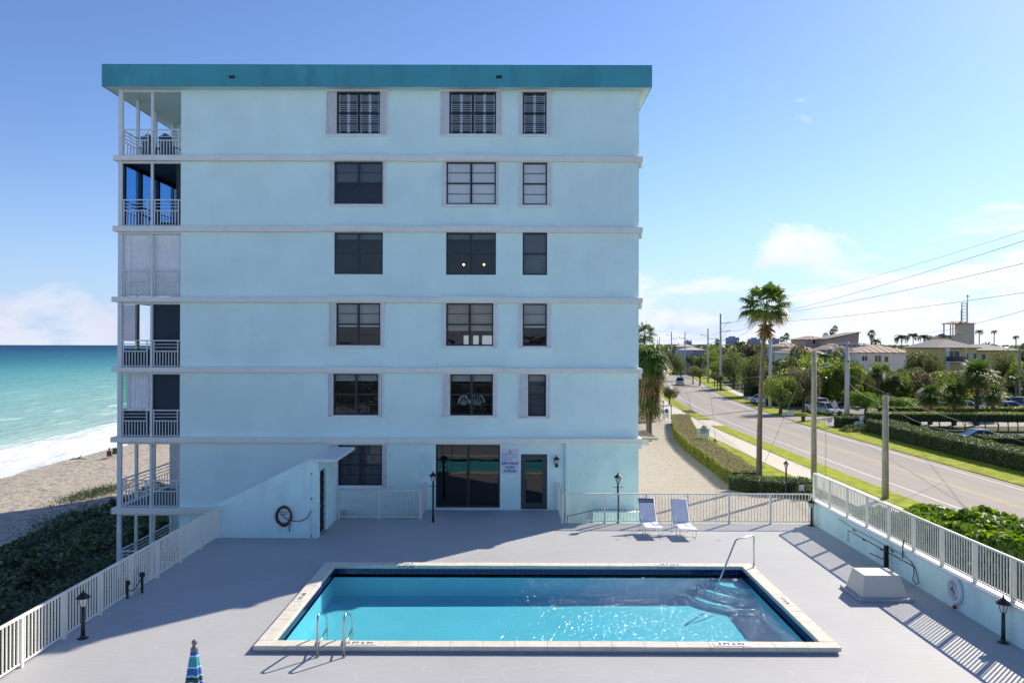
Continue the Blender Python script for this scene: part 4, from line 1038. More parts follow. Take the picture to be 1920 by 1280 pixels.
# ground balcony: pale jamb at the inner end
z0, z1 = decks[5], tops[5]
mb = MB(); mb.box(fx(319, 35.9, 860), 35.9, z0, BX0 - .01, 36.0, z1); mb.build('balcony_jamb', M['white'], bld)
panel('screen_and_shade_panel', 332, 338, z0 + .05, z1 - .08, M['blind'])

# furniture on the top balcony
M['chairblue'] = mat('slate blue chair boards', (0.06, 0.09, 0.15), 0.6, .1, 3)
def adirondack(x, y, z, rz, label):
    t = thing('deck_chair', label, 'chair', (x, y, z), 'high-backed chairs on the top balcony', rz)
    t0 = ORG[t.name]; ORG[t.name] = Vector((0, 0, 0))
    for i in range(6):
        u = -.25 + i * .1; hgt = .86 - abs(i - 2.5) * .055
        mb = MB(); mb.hexa([(u - .045, .28, .30), (u + .045, .28, .30), (u + .045, .31, .30), (u - .045, .31, .30)], [(u - .042, .42, .30 + hgt), (u + .042, .42, .30 + hgt), (u + .042, .45, .30 + hgt), (u - .042, .45, .30 + hgt)])
        mb.build('back_slat', M['chairblue'], t)
    mb = MB(); mb.hexa([(-.28, -.28, .36), (.28, -.28, .36), (.28, .30, .26), (-.28, .30, .26)], [(-.28, -.28, .39), (.28, -.28, .39), (.28, .30, .29), (-.28, .30, .29)]); mb.build('seat', M['chairblue'], t)
    for s in (-1, 1):
        mb = MB(); mb.box(s * .36 - .06, -.36, .58, s * .36 + .06, .36, .61); mb.build('armrest', M['chairblue'], t)
        mb = MB(); mb.box(s * .31 - .02, -.34, 0, s * .31 + .02, -.25, .58); mb.build('leg', M['chairblue'], t)
        mb = MB(); mb.box(s * .31 - .02, .25, 0, s * .31 + .02, .33, .58); mb.build('leg', M['chairblue'], t)
    return t
adirondack(fx(286, 33.4, 260), 33.4, decks[0], R(180), 'left of two slate blue high-backed chairs on the top floor balcony')
adirondack(fx(321, 33.3, 260), 33.3, decks[0], R(170), 'right of two slate blue high-backed chairs on the top floor balcony, next to the wall')
t = thing('sun_lounger', 'reclined dark lounger inside the blue glazed fifth floor balcony', 'lounger', (fx(300, 33.2, 400), 33.2, decks[1]))
cx_ = fx(262, 33.2, 400); mb = MB(); mb.tube([(cx_, 33, decks[1] + .70), (cx_ + .8, 33, decks[1] + .30), (cx_ + 1.6, 33, decks[1] + .28)], .02, 6); mb.tube([(cx_, 33.6, decks[1] + .70), (cx_ + .8, 33.6, decks[1] + .30), (cx_ + 1.6, 33.6, decks[1] + .28)], .02, 6)
for u in (.3, .8, 1.5):
    for y_ in (33, 33.6): mb.tube([(cx_ + u, y_, decks[1] + (.30 if u > .5 else .5)), (cx_ + u, y_, decks[1])], .015, 6)
mb.build('frame', M['black'], t)
for q in range(12):
    u = q / 12 * 1.55; zz_ = decks[1] + (.70 - .5 * u if u < .8 else .30)
    mb = MB(); mb.box(cx_ + u, 33, zz_, cx_ + u + .09, 33.6, zz_ + .02); mb.build('strap', M['vinyl_navy'], t)

# ================================================================== STAIR HOUSE by the building
WY = 27.3
st = thing('stair_house', 'aqua stair enclosure with a sloping front wall and flat white-edged roof', 'building', (-8.3, WY, 0))
xa, xb = DX0 + .02, -6.65
zA = fz(945, WY, 411); xs_, zs_ = fx(577.5, WY), fz(862.5, WY, 577)
mb = MB()
for (yy0, yy1) in ((WY, WY + .2),):
    mb.add([(xa, yy0, -.0), (xb, yy0, 0), (xb, yy0, zs_ - .001), (xs_, yy0, zs_ - .001), (xa, yy0, zA), (xa, yy1, 0), (xb, yy1, 0), (xb, yy1, zs_ - .001), (xs_, yy1, zs_ - .001), (xa, yy1, zA)],
           [(0, 1, 2, 3, 4), (9, 8, 7, 6, 5), (0, 5, 6, 1), (1, 6, 7, 2), (2, 7, 8, 3), (3, 8, 9, 4), (4, 9, 5, 0)])
mb.build('front_wall', M['stucco_low'], st)
ya, yb_ = 27.62, 28.5; zt = fz(882, 27.7, 600)
mb = MB()
for (a, b_, c, d) in grid_cells([WY + .2, 30.3], [0, 2.585], [(ya, 0, yb_, zt)]): mb.box(xb - .18, a, b_, xb, c, d)
mb.build('side_wall', M['stucco_low'], st)
# pierced block relief on the side wall
mb = MB()
for zq in np.arange(.25, 2.4, .19):
    for yq in np.arange(28.75, 30.2, .24):
        mb.box(xb, yq, zq, xb + .03, yq + .13, zq + .09)
tag(mb.build('block_relief', M['stucco_low'], st), kind='stuff')
mb = MB(); mb.box(-7.02, WY - .05, 2.585, -6.02, 30.5, 2.69); mb.build('roof_slab', M['white'], st, bevel=.01)
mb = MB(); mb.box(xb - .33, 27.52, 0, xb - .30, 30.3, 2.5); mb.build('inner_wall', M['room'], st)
g = MB()
for i in range(8):
    y = ya + .05 + (yb_ - ya - .1) * i / 7; g.box(xb - .10, y - .012, .05, xb - .076, y + .012, zt - .05)
    if i < 7:
        for zq in np.arange(.2, zt - .2, .28): g.lathe((xb - .088, y + .06, zq), [(.05, 0), (.03, .02), (.05, .14), (.02, .16)], 6)
for zq in (.05, 1.0, zt - .08): g.box(xb - .11, ya, zq, xb - .06, yb_, zq + .04)
gt = g.build('gate', M['black'], st)
mb = MB(); mb.box(xb - .06, ya + .05, 1.0, xb - .0, ya + .18, 1.04); mb.build('handle', M['chrome'], gt)

# garden hose on the wall
hc = ony(532.5, 966, WY - .03)
t = thing('garden_hose', 'coiled brown red hose hanging on the sloping aqua wall', 'hose', (hc.x, WY, hc.z - .3))
mb = MB(); mb.smooth = True
pts = []
for q in range(6 * 28):
    a = 2 * math.pi * q / 28 + .4; lp = q // 28
    rx = .245 + .028 * ((lp * 7) % 4 - 1.2) * .6; rz_ = .30 + .025 * ((lp * 5) % 4 - 1)
    pts.append((hc.x + rx * math.cos(a), WY - .035 - .022 * (lp % 3), hc.z + rz_ * math.sin(a) - .02 * (lp % 2)))
mb.tube(pts, .020, 7); mb.build('coil', M['hose'], t)
mb = MB(); mb.smooth = True; P_ = lambda x, y: tuple(ony(x, y, WY - .05))
mb.tube([P_(524, 958), P_(530, 967), P_(540, 974), P_(552, 976.5), P_(565, 976), P_(575, 971), P_(581, 962), P_(583, 957)], .014, 7); mb.build('supply_hose', M['black'], t)
mb = MB(); mb.smooth = True; mb.tube([P_(545, 981), P_(542, 990), P_(543.5, 997)], .016, 7); mb.build('nozzle', M['black'], t)
mb = MB(); mb.smooth = True; mb.tube([P_(523, 957), P_(526, 951), P_(532, 948), P_(539, 951), P_(541, 957)], .014, 7); mb.box(hc.x - .09, WY - .12, hc.z + .06, hc.x + .09, WY - .001, hc.z + .12); mb.build('hanger', M['chrome'], t)
t = thing('water_pipe', 'thin white water pipe with taps on the sloping aqua wall', 'pipe', (fx(583, WY), WY, 0))
mb = MB(); mb.smooth = True; a = ony(583, 890, WY - .02); mb.tube([(a.x, WY - .02, .05), (a.x, WY - .02, a.z)], .012, 7)
mb.build('pipe', M['stucco_low'], t)
for y_ in (886, 933, 1003):
    p = ony(583, y_, WY - .04); mb = MB(); mb.tube([p, p + Vector((.04, -.04, .0)), p + Vector((.03, -.05, -.06))], .014, 7); mb.build('tap', M['black'], t)

# ================================================================== LAMPS
def lantern(t, c, s=1.0, mt=None, glass=True):
    mt = mt or M['black']; x, y, z = c
    mb = MB(); mb.smooth = False; mb.lathe((x, y, z), [(.035 * s, -.02 * s), (.05 * s, 0), (.035 * s, .012 * s)], 8); mb.build('lantern_base', mt, t)
    mb = MB(); mb.lathe((x, y, z), [(.055 * s, .012 * s), (.10 * s, .20 * s)], 6); mb.build('lantern_glass', M['lampglass'], t)
    mb = MB()
    for k in range(6):
        a = 2 * math.pi * k / 6
        mb.tube([(x + .058 * s * math.cos(a), y + .058 * s * math.sin(a), z + .01 * s), (x + .105 * s * math.cos(a), y + .105 * s * math.sin(a), z + .20 * s)], .008 * s, 5)
    mb.lathe((x, y, z), [(.155 * s, .195 * s), (.15 * s, .215 * s), (.11 * s, .25 * s), (.045 * s, .31 * s), (.02 * s, .33 * s), (.022 * s, .36 * s), (.004 * s, .40 * s)], 8)
    mb.build('lantern_cap', mt, t)
def lamp_post(x, y, z, h, label, bar=True, mt=None, s=1.0, group='black lantern posts round the deck', r=.042):
    mt = mt or M['greenblack']
    t = thing('lamp_post', label, 'lamp', (x, y, z), group)
    hp = h - .38 * s
    mb = MB(); mb.smooth = True; mb.lathe((x, y, z), [(r * 1.1, 0), (r, .3), (r * .9, hp)], 10); mb.build('post', mt, t)
    if not bar:
        mb = MB(); mb.lathe((x, y, z), [(.12, 0), (.12, .015), (.06, .035), (.05, .08)], 12); mb.build('base_plate', mt, t)
    if bar:
        mb = MB(); mb.tube([(x - .20, y, z + hp - .16), (x + .20, y, z + hp - .16)], .012, 6); mb.build('crossbar', mt, t)
    lantern(t, (x, y, z + hp + .01), s, M['black'])
    return t
p = onz(812, 978, 0); lamp_post(p.x, p.y, 0, 1.88, 'tall black lantern post in the shade in front of the sliding door')
p = onz(1158.7, 980, 0); lamp_post(p.x, p.y, 0, 1.86, 'tall dark green lantern post at the drive fence left of the loungers')
p = onz(1528, 980, 0); lamp_post(10.95, 29.35, 0, 1.02, 'short lantern post in the corner where the drive fence meets the low aqua wall', bar=False)
p = onz(155.5, 1196, 0); lamp_post(p.x, p.y, 0, 1.08, 'short black lantern post at the fence on the sea side', bar=False, mt=M['black'])
p = onz(1905, 1203, 0); lamp_post(10.93, 17.85, 0, 1.04, 'short black lantern post at the low aqua wall near the right edge of the photo', bar=False)
# wall lantern right of the charcoal door
c = ony(1043.5, 868, BY - .14); t = thing('wall_lantern', 'black wall lantern between the charcoal door and the downpipe', 'lamp', (c.x, BY, c.z))
lantern(t, (c.x, c.y, c.z - .02), .85); mb = MB(); mb.lathe((c.x, c.y, c.z - .16), [(.05, 0), (.06, .02), (.06, .14)], 10); mb.box(c.x - .03, BY - .14, c.z - .10, c.x + .03, BY - .001, c.z - .04); mb.build('bracket', M['black'], t)

# warning board
sx0, sx1, sz0, sz1 = fx(939.5, BY, 860), fx(973, BY, 860), wz(887.5, 950), wz(841, 950)
t = thing('notice_board', 'white pool rules board with blue lettering between the two doors', 'sign', ((sx0 + sx1) / 2, BY, sz0))
mb = MB(); mb.box(sx0, BY - .02, sz0, sx1, BY - .001, sz1); mb.build('board', M['signwhite'], t)
xc = (sx0 + sx1) / 2; yy_ = BY - .022
for s, py, sz in (('SLIPPERY WHEN WET', 868.5, .15), ('NO DIVING', 875.6, .15), ('NO LIFEGUARD', 882.6, .15)):
    txt('lettering', s, sz, (xc, yy_, wz(py, 950)), (R(90), 0, 0), M['inkblue'], t, xs=.47, bold=.004)
mb = MB()
for i, (py, a, b_) in enumerate(((849, .03, .48), (850.6, .06, .40), (852.6, .03, .66), (854.2, .06, .22), (856.3, .03, .62), (858.6, .03, .40), (860.8, .03, .42), (862.8, .03, .46))):
    x = sx0 + a; zq = wz(py, 950)
    while x < sx0 + b_:
        l_ = random.uniform(.02, .05); mb.box(x, yy_, zq - .007, x + l_, BY - .02, zq + .007); x += l_ + .012
mb.box(xc - .02, yy_, wz(847.6, 950), xc + .02, BY - .02, wz(842.6, 950)); mb.box(xc - .05, yy_, wz(848, 950), xc + .05, BY - .02, wz(847, 950))
tag(mb.build('small_print', M['inkblue'], t), kind='stuff')
for (x, z) in ((sx0 + .04, sz1 - .05), (sx1 - .06, sz1 - .05), (sx0 + .04, sz0 + .04), (sx1 - .06, sz0 + .04)):
    mb = MB(); mb.ball((x, yy_, z), .012, 6, 4); mb.build('screw', M['chrome'], t)

# bollards with a chain at the sea fence
bl = []
for px, py, h, lb in ((238.5, 1121, .46, 'left of two short black posts joined by a chain at the sea fence'), (266.5, 1111, .55, 'right of two short black posts joined by a chain at the sea fence')):
    p = onz(px, py, 0); t = thing('bollard', lb, 'post', p, 'chained black posts'); bl.append((p, h))
    mb = MB(); mb.lathe(p, [(.035, 0), (.035, h - .12)], 10); mb.build('post', M['black'], t)
    mb = MB(); mb.lathe(p + Vector((0, 0, h - .12)), [(.06, 0), (.075, .03), (.075, .09), (.04, .12)], 10); mb.build('cap', M['black'], t)
mb = MB(); mb.smooth = True; a, b_ = bl[0][0] + Vector((0, 0, .22)), bl[1][0] + Vector((0, 0, bl[1][1] - .1))
mb.tube([a + (b_ - a) * u + Vector((0, 0, -.16 * math.sin(math.pi * u))) for u in np.linspace(0, 1, 12)], .014, 6); tag(mb.build('chain', M['black']), 'black chain sagging between two short posts by the sea fence', 'chain')

# ================================================================== DECK OBJECTS
# equipment cover
t = thing('equipment_cover', 'large beige metal cover with sloping sides on the sun deck by the low wall', 'cover', (9.65, 21.25, 0))
mb = MB(); mb.box(8.94, 20.62, 0, 10.35, 21.88, .085); mb.build('base_flange', M['deck'], t, bevel=.012)
mb = MB(); mb.hexa([(9.05, 20.74, .086), (10.24, 20.74, .086), (10.24, 21.77, .086), (9.05, 21.77, .086)], [(9.17, 20.88, .62), (10.10, 20.88, .62), (10.10, 21.62, .62), (9.17, 21.62, .62)])
mb.build('hood', M['beige'], t, bevel=.012)
# closed parasol
top = ony(364.5, 1200, 11.5); t = thing('parasol', 'closed blue and turquoise striped parasol with a grey knob', 'parasol', (top.x, 11.5, 0))
mb = MB(); mb.smooth = True; mb.tube([(top.x, 11.5, 0), (top.x, 11.5, top.z - .1)], .024, 10); mb.build('pole', M['white'], t)
m = bpy.data.materials.new('striped parasol cloth'); m.use_nodes = True; nt = m.node_tree; N = nt.nodes; L = nt.links
at = N.new('ShaderNodeAttribute'); at.attribute_name = 'along'
rp = N.new('ShaderNodeValToRGB'); rp.color_ramp.interpolation = 'CONSTANT'
seq = [(0, (0.03, .12, .45)), (.045, (.5, .75, .78)), (.055, (.05, .32, .38)), (.135, (.45, .7, .75)), (.145, (.03, .13, .42)), (.20, (.25, .55, .62)), (.215, (.01, .035, .05)), (.235, (.05, .12, .10)), (.243, (.01, .03, .05)), (.255, (.5, .65, .85)), (.262, (.03, .10, .40)), (.31, (.5, .7, .8)), (.318, (.08, .36, .42)), (.345, (.03, .18, .45)), (.395, (.5, .75, .8)), (.405, (.05, .33, .42)), (.48, (.03, .12, .42)), (.56, (.06, .34, .42)), (.64, (.01, .035, .05)), (.67, (.04, .14, .45)), (.78, (.05, .35, .42))]
rp.color_ramp.elements[0].color = seq[0][1] + (1,); rp.color_ramp.elements[1].position = .9; rp.color_ramp.elements[1].color = (.03, .12, .42, 1)
for pos, c_ in seq[1:]:
    e = rp.color_ramp.elements.new(pos); e.color = c_ + (1,)
L.new(at.outputs['Fac'], rp.inputs[0]); L.new(rp.outputs[0], N['Principled BSDF'].inputs['Base Color']); N['Principled BSDF'].inputs['Roughness'].default_value = .8
M['parasol'] = m
nv, nh = 48, 40; ln = 1.75; z_top = top.z - .115; vs = []; al = []
for j in range(nh + 1):
    u = j / nh; r = .042 + .20 * min(1, u * 1.35) ** .85; r *= (1 if u < .8 else 1 - (u - .8) * 1.2)
    for i in range(nv):
        a = 2 * math.pi * i / nv; fold = .5 + .5 * math.cos(a * 6 + 1.6 * u + .9 * math.sin(a * 2)); amp_ = .55 * min(1, u * 2.0)
        rr = r * (1 - amp_ * (1 - fold ** .6)); tw = .35 * u + .22 * math.sin(6 * a) * min(1, u * 2)
        vs.append((top.x + rr * math.cos(a + tw), 11.5 + rr * math.sin(a + tw), z_top - ln * u)); al.append(u * 1.0 + .012 * (1 - fold) * min(1, u * 3))
mb = MB(); mb.smooth = True; mb.add(vs, [(j * nv + i, (j + 1) * nv + i, (j + 1) * nv + (i + 1) % nv, j * nv + (i + 1) % nv) for j in range(nh) for i in range(nv)])
o = mb.build('canopy', M['parasol'], t); atr = o.data.attributes.new('along', 'FLOAT', 'POINT'); atr.data.foreach_set('value', al)
mb = MB(); mb.smooth = True; mb.lathe((top.x, 11.5, z_top - .01), [(.052, -.015), (.055, .01), (.03, .045), (.026, .06)], 14); mb.ball((top.x + .003, 11.5, top.z - .025), .042, 14, 10); mb.build('finial', mat('grey finial', (.20, .18, .19), .5), t)
mb = MB(); mb.lathe((top.x, 11.5, 0), [(.3, 0), (.3, .05), (.06, .09), (.05, .3)], 20); mb.build('base', M['polegrey'], t)

# loungers
def lounger(px, py, label, navy, bx=0.0, tilt=0.0):
    p = onz(px, py, 0)               # foot of the front left leg
    t = thing('sun_lounger', label, 'lounger', (p.x, p.y, 0), 'strap sun loungers by the drive fence', tilt); ORG[t.name] = Vector((0, 0, 0))
    W_ = .56; ys, yb2 = .0, .62      # seat from y=0 (front) to .62, back rises behind
    hs = .36; bl_ = .86; an = R(62)
    seat = [(0, -.55, hs - .02), (0, -.02, hs), (0, .45, hs - .02)]
    bt = Vector((0, .45 + bl_ * math.cos(an), hs - .02 + bl_ * math.sin(an)))
    mb = MB(); mb.smooth = True
    for s in (0, W_):
        mb.tube([(s, seat[0][1], seat[0][2]), (s, seat[2][1], seat[2][2]), (s, bt.y, bt.z)], .014, 7)
        # looped legs
        mb.tube([(s, -.42, hs - .02), (s, -.42, .06), (s, -.38, .02), (s, .02, .02), (s, .06, .06), (s, .06, hs - .02)], .012, 7)
        mb.tube([(s, .40, hs), (s, .52, .06), (s, .56, .02), (s, .74, .02), (s, .74, .10), (s, .62, .62)], .012, 7)
        sx = -.035 if s == 0 else .035
        mb.tube([(s, -.02, hs), (s + sx, .02, .53), (s + sx, .10, .58), (s + sx, .50, .58), (s, .62, .60)], .012, 7)
    mb.tube([(0, bt.y, bt.z), (W_, bt.y, bt.z)], .014, 7); mb.tube([(0, -.55, hs - .02), (W_, -.55, hs - .02)], .014, 7); mb.tube([(0, -.2, .02), (W_, -.2, .02)], .010, 7); mb.tube([(0, .65, .02), (W_, .65, .02)], .010, 7)
    mb.build('frame', M['white'], t)
    n = 15
    for i in range(n):
        u0, u1 = (i + .06) / n, (i + .94) / n
        a = Vector((0, .45, hs - .02)).lerp(bt, u0); b_ = Vector((0, .45, hs - .02)).lerp(bt, u1)
        mb = MB(); x0, x1 = -.012, W_ + .012
        mb.hexa([(x0, a.y - .004, a.z), (x1, a.y - .004, a.z), (x1, a.y + .004, a.z), (x0, a.y + .004, a.z)], [(x0, b_.y - .004, b_.z), (x1, b_.y - .004, b_.z), (x1, b_.y + .004, b_.z), (x0, b_.y + .004, b_.z)])
        mb.build('back_strap', M['vinyl_navy'] if (navy and i >= n - 3) else M['vinyl'], t)
    n = 15
    for i in range(n):
        y0, y1 = -.55 + 1.0 * (i + .06) / n, -.55 + 1.0 * (i + .94) / n
        mb = MB(); mb.box(-.012, y0, hs - .016, W_ + .012, y1, hs - .006); mb.build('seat_strap', M['vinyl_seat'], t)
    return t
lounger(1206, 1001.5, 'left lounger with a navy strip across the top of its pale blue back', True, tilt=R(3))
lounger(1269, 1004, 'right lounger with a plain pale blue strap back', False, tilt=R(3))

# life ring on the low wall
c = Vector((DX1 - .06, 20.05, .49)); t = thing('life_ring', 'white life ring with coiled rope hanging on the low aqua wall', 'life ring', c)
mb = MB(); mb.smooth = True; pts = [(c.x, c.y + .27 * math.cos(a), c.z + .29 * math.sin(a)) for a in np.linspace(0, 2 * math.pi, 33)]; mb.tube(pts, .055, 10, caps=False); mb.build('ring', M['ring'], t)
mb = MB(); mb.smooth = True; pts = []
for q in range(150):
    a = q * .42; r = .17 + .06 * math.sin(q * 1.7); pts.append((c.x - .01 - .03 * math.sin(q), c.y + r * math.cos(a), c.z + r * math.sin(a) * 1.05))
mb.tube(pts, .010, 5); mb.build('rope', M['ring'], t)
mb = MB(); mb.smooth = True; mb.tube([(c.x - .03, c.y + .02, c.z + .36), (c.x - .06, c.y + .02, c.z + .15)], .016, 6); mb.build('hook', M['ring'], t)
mb = MB(); mb.smooth = True; mb.ball((c.x - .02, c.y - .04, c.z - .40), .055, 10, 7); mb.build('float', M['red'], t)

# pipes, post and cables on the low wall
t = thing('wall_conduit', 'upper grey conduit clipped along the low aqua wall', 'pipe', (DX1, 24.5, .72), 'conduits on the low wall')
mb = MB(); mb.smooth = True; mb.tube([(DX1 - .03, 27.3, .70), (DX1 - .03, 26.2, .66), (DX1 - .03, 22.9, .66), (DX1 - .03, 22.3, .60)], .017, 7); mb.build('pipe', M['polegrey'], t)
for y_ in (26.0, 23.4):
    mb = MB(); mb.tube([(DX1 - .08, y_, .65), (DX1 - .03, y_, .60), (DX1 - .01, y_ - .05, .60)], .018, 6); mb.build('clip', M['black'], t)
t = thing('wall_conduit', 'lower thin conduit along the low aqua wall behind the beige cover', 'pipe', (DX1, 24.5, .5), 'conduits on the low wall')
mb = MB(); mb.smooth = True; mb.tube([(DX1 - .025, 26.5, .12), (DX1 - .025, 26.5, .50), (DX1 - .025, 22.1, .50)], .011, 7); mb.build('pipe', M['black'], t)
for y_ in (25.3, 24.1):
    mb = MB(); mb.tube([(DX1 - .07, y_, .52), (DX1 - .03, y_, .46), (DX1 - .01, y_ - .05, .47)], .016, 6); mb.build('clip', M['black'], t)
t = thing('steel_post', 'rusty black steel post standing behind the beige cover', 'post', (10.93, 23.45, 0))
mb = MB(); mb.box(10.88, 23.40, 0, 10.91, 23.50, .76); mb.box(10.91, 23.44, 0, 10.96, 23.46, .76); mb.box(10.96, 23.40, 0, 10.99, 23.50, .76); mb.build('beam', mat('rusty black steel', (.03, .02, .018), .8, .4, 6), t)
mb = MB(); mb.tube([(10.93, 23.5, .33), (10.86, 24.35, .30)], .018, 6); mb.build('arm', M['black'], t)
t = thing('wall_cable', 'black cable looping down the low aqua wall from a short upright pipe', 'cable', (DX1, 22.2, .3))
mb = MB(); mb.smooth = True; mb.tube([(DX1 - .03, 22.3, .60), (DX1 - .04, 22.0, .42), (DX1 - .04, 21.85, .15), (DX1 - .04, 22.0, .06), (DX1 - .04, 22.2, .12), (DX1 - .04, 22.12, .3), (DX1 - .03, 22.15, .5)], .012, 6); mb.build('loop', M['black'], t)
mb = MB(); mb.smooth = True; mb.tube([(DX1 - .04, 22.75, .58), (DX1 - .04, 22.75, .92), (DX1 - .02, 22.72, 1.1)], .02, 7); mb.build('upright_pipe', M['greenblack'], t)
# ================================================================== PLANTS
def leaves_obj(name, P, size, mt, parent=None, nrm=None, align=.5, aspect=.6, shape='diamond', seed=1):
    rng = np.random.default_rng(seed); V, F = leaf_arrays(np.asarray(P), size, rng, nrm, align, aspect, shape)
    me = npmesh(name, V - np.array(org(parent)) if parent is not None else V, F, mt)
    o = bpy.data.objects.new(name, me); C.objects.link(o)
    if parent is not None: o.parent = parent; ORG[o.name] = org(parent)
    return o

def hedge(label, line, width, z0, h, mt, top=None, leaf=.07, dens=260, seed=1, name='hedge', lump=.10, trunks=False, under=0.0):
    """line: [(x,y)], leaves over a dark box core that stands in for inner shade; the core stays inside"""
    rng = np.random.default_rng(seed)
    pts = np.array(line, float); seg = np.linalg.norm(np.diff(pts, axis=0), axis=1); cum = np.concatenate([[0], np.cumsum(seg)]); Ltot = cum[-1]
    def at(s):
        s = np.clip(s, 0, Ltot); i = np.clip(np.searchsorted(cum, s, side='right') - 1, 0, len(seg) - 1); t = ((s - cum[i]) / seg[i])[:, None]
        p = pts[i] * (1 - t) + pts[i + 1] * t; d = (pts[i + 1] - pts[i]) / seg[i][:, None]; return p, np.stack([-d[:, 1], d[:, 0]], 1)
    t = thing(name, label, 'hedge', (pts[0][0], pts[0][1], z0))
    # core
    n = max(2, int(Ltot / 1.0)); ss = np.linspace(0, Ltot, n + 1); p, nn = at(ss); w2 = width / 2 - .12; vs = []
    zb, zt = z0 + under, z0 + h - .12
    for i in range(n + 1):
        for (u, z) in ((-w2, zb), (w2, zb), (w2, zt), (-w2, zt)): vs.append((p[i][0] + nn[i][0] * u, p[i][1] + nn[i][1] * u, z))
    fs = []
    for i in range(n):
        for k in range(4): a = i * 4 + k; b_ = i * 4 + (k + 1) % 4; fs.append((a, b_, b_ + 4, a + 4))
    fs += [(3, 2, 1, 0), tuple(n * 4 + k for k in range(4))]
    MB().add(vs, fs).build('twigs', M['twig'], t)  # solid dark core, painted shade between the leaves
    def lumps(P): return np.array([mnoise.noise(Vector((a * .9, b_ * .9, c_ * .9))) for a, b_, c_ in P])
    hh = h - under
    for (kind, area) in (('side', 2 * hh * Ltot + 2 * width * hh), ('top', width * Ltot)):
        k = int(area * dens); s = rng.uniform(0, Ltot, k)
        if kind == 'side':
            sd = np.where(rng.random(k) < .5, -1, 1); u = sd * width / 2; z = z0 + under + rng.uniform(0, hh, k); endm = rng.random(k) < (width / (width + Ltot))
            u = np.where(endm, rng.uniform(-width / 2, width / 2, k), u); s = np.where(endm, np.where(sd > 0, Ltot, 0), s)
        else: u = rng.uniform(-width / 2, width / 2, k); z = np.full(k, z0 + h)
        p, nn = at(s)
        P = np.stack([p[:, 0] + nn[:, 0] * u, p[:, 1] + nn[:, 1] * u, z], 1); lu = lumps(P) * lump; jit = rng.normal(0, .035, k)
        if kind == 'side':
            N3 = np.stack([nn[:, 0] * sd, nn[:, 1] * sd, np.full(k, .25)], 1); P[:, :2] += nn * (sd * (lu + jit - .03))[:, None]
        else: N3 = np.tile(np.array([0, 0, 1.0]), (k, 1)); P[:, 2] += lu * .7 + jit
        o = leaves_obj('top_foliage' if kind == 'top' else 'foliage', P, leaf, (top or mt) if kind == 'top' else mt, t, N3, .45, seed=seed + (kind == 'top'))
        tag(o, kind='stuff')
    if trunks:
        s = np.arange(.6, Ltot, 1.25); p, _ = at(s)
        for q in p:
            mb = MB(); x, y = q[0] + rng.uniform(-.2, .2), q[1]
            mb.tube([(x, y, z0 - .05), (x + rng.uniform(-.1, .1), y, z0 + under * .6), (x + rng.uniform(-.25, .25), y, z0 + under + .15)], [.07, .055, .04], 6)
            mb.tube([(x, y, z0 + under * .5), (x + rng.uniform(-.4, .4), y + .1, z0 + under + .15)], [.04, .025], 5); mb.build('trunk', M['bark_dark'], t)
    return t

# the long yellow-green hedge by the drive
cl = []
for y in np.arange(54.2, 98.6, 2.2):
    wv = 1.1 if y > 56 else .9
    cl.append((hedge_left(y) + wv + .1, y))
hedge('long curved yellow-green clipped hedge between the paved drive and the lawn', cl, 2.15, GZ, 1.12, M['lf_hedge'], M['lf_hedgetop'], .10, 230, 11)
hedge('low dark green hedge curving in front of the tall palm trunk by the drive', [(14.9, 53.6), (16.0, 52.3), (17.6, 51.8), (19.2, 51.9)], 1.7, GZ, .95, M['lf_box'], None, .11, 210, 12)
def bush(label, c, r, mt, leaf=.12, n=1500, seed=1, name='bush', cat='bush', sq=(1, 1, .8), shape='diamond', group=None):
    rng = np.random.default_rng(seed); t = thing(name, label, cat, c, group)
    d = rvec(n, rng); rad = r * (0.62 + .38 * rng.random(n) ** .5) * (1 + .22 * np.array([mnoise.noise(Vector(tuple(q * 2.2 + seed))) for q in d]))
    P = d * rad[:, None] * np.array(sq); P[:, 2] = np.abs(P[:, 2]) * 1.0 + .05; P += np.array(c)
    tag(leaves_obj('foliage', P, leaf, mt, t, d, .4, shape=shape, seed=seed), kind='stuff')
    mb = MB()
    for k in range(5):
        a = 2 * math.pi * k / 5; mb.tube([Vector(c), Vector(c) + Vector((math.cos(a) * r * .5, math.sin(a) * r * .5, r * .55 * sq[2]))], [.05, .02], 5)
    mb.build('stem', M['bark_dark'], t); return t
bush('dark spiky shrub behind the small exit sign by the foot of the wooden pole', (18.6, 50.6, GZ), 1.0, M['lf_box'], .13, 1300, 21)
bush('round green shrub seen through the right end of the drive fence', (12.6, 34.0, GZ + .2), 2.0, M['lf_tree2'], .12, 4200, 22, sq=(1, .8, .5))
bush('dark shrub below the shaggy palm at the corner of the building', (15.5, 100, GZ), 2.3, M['lf_box'], .2, 2200, 23)

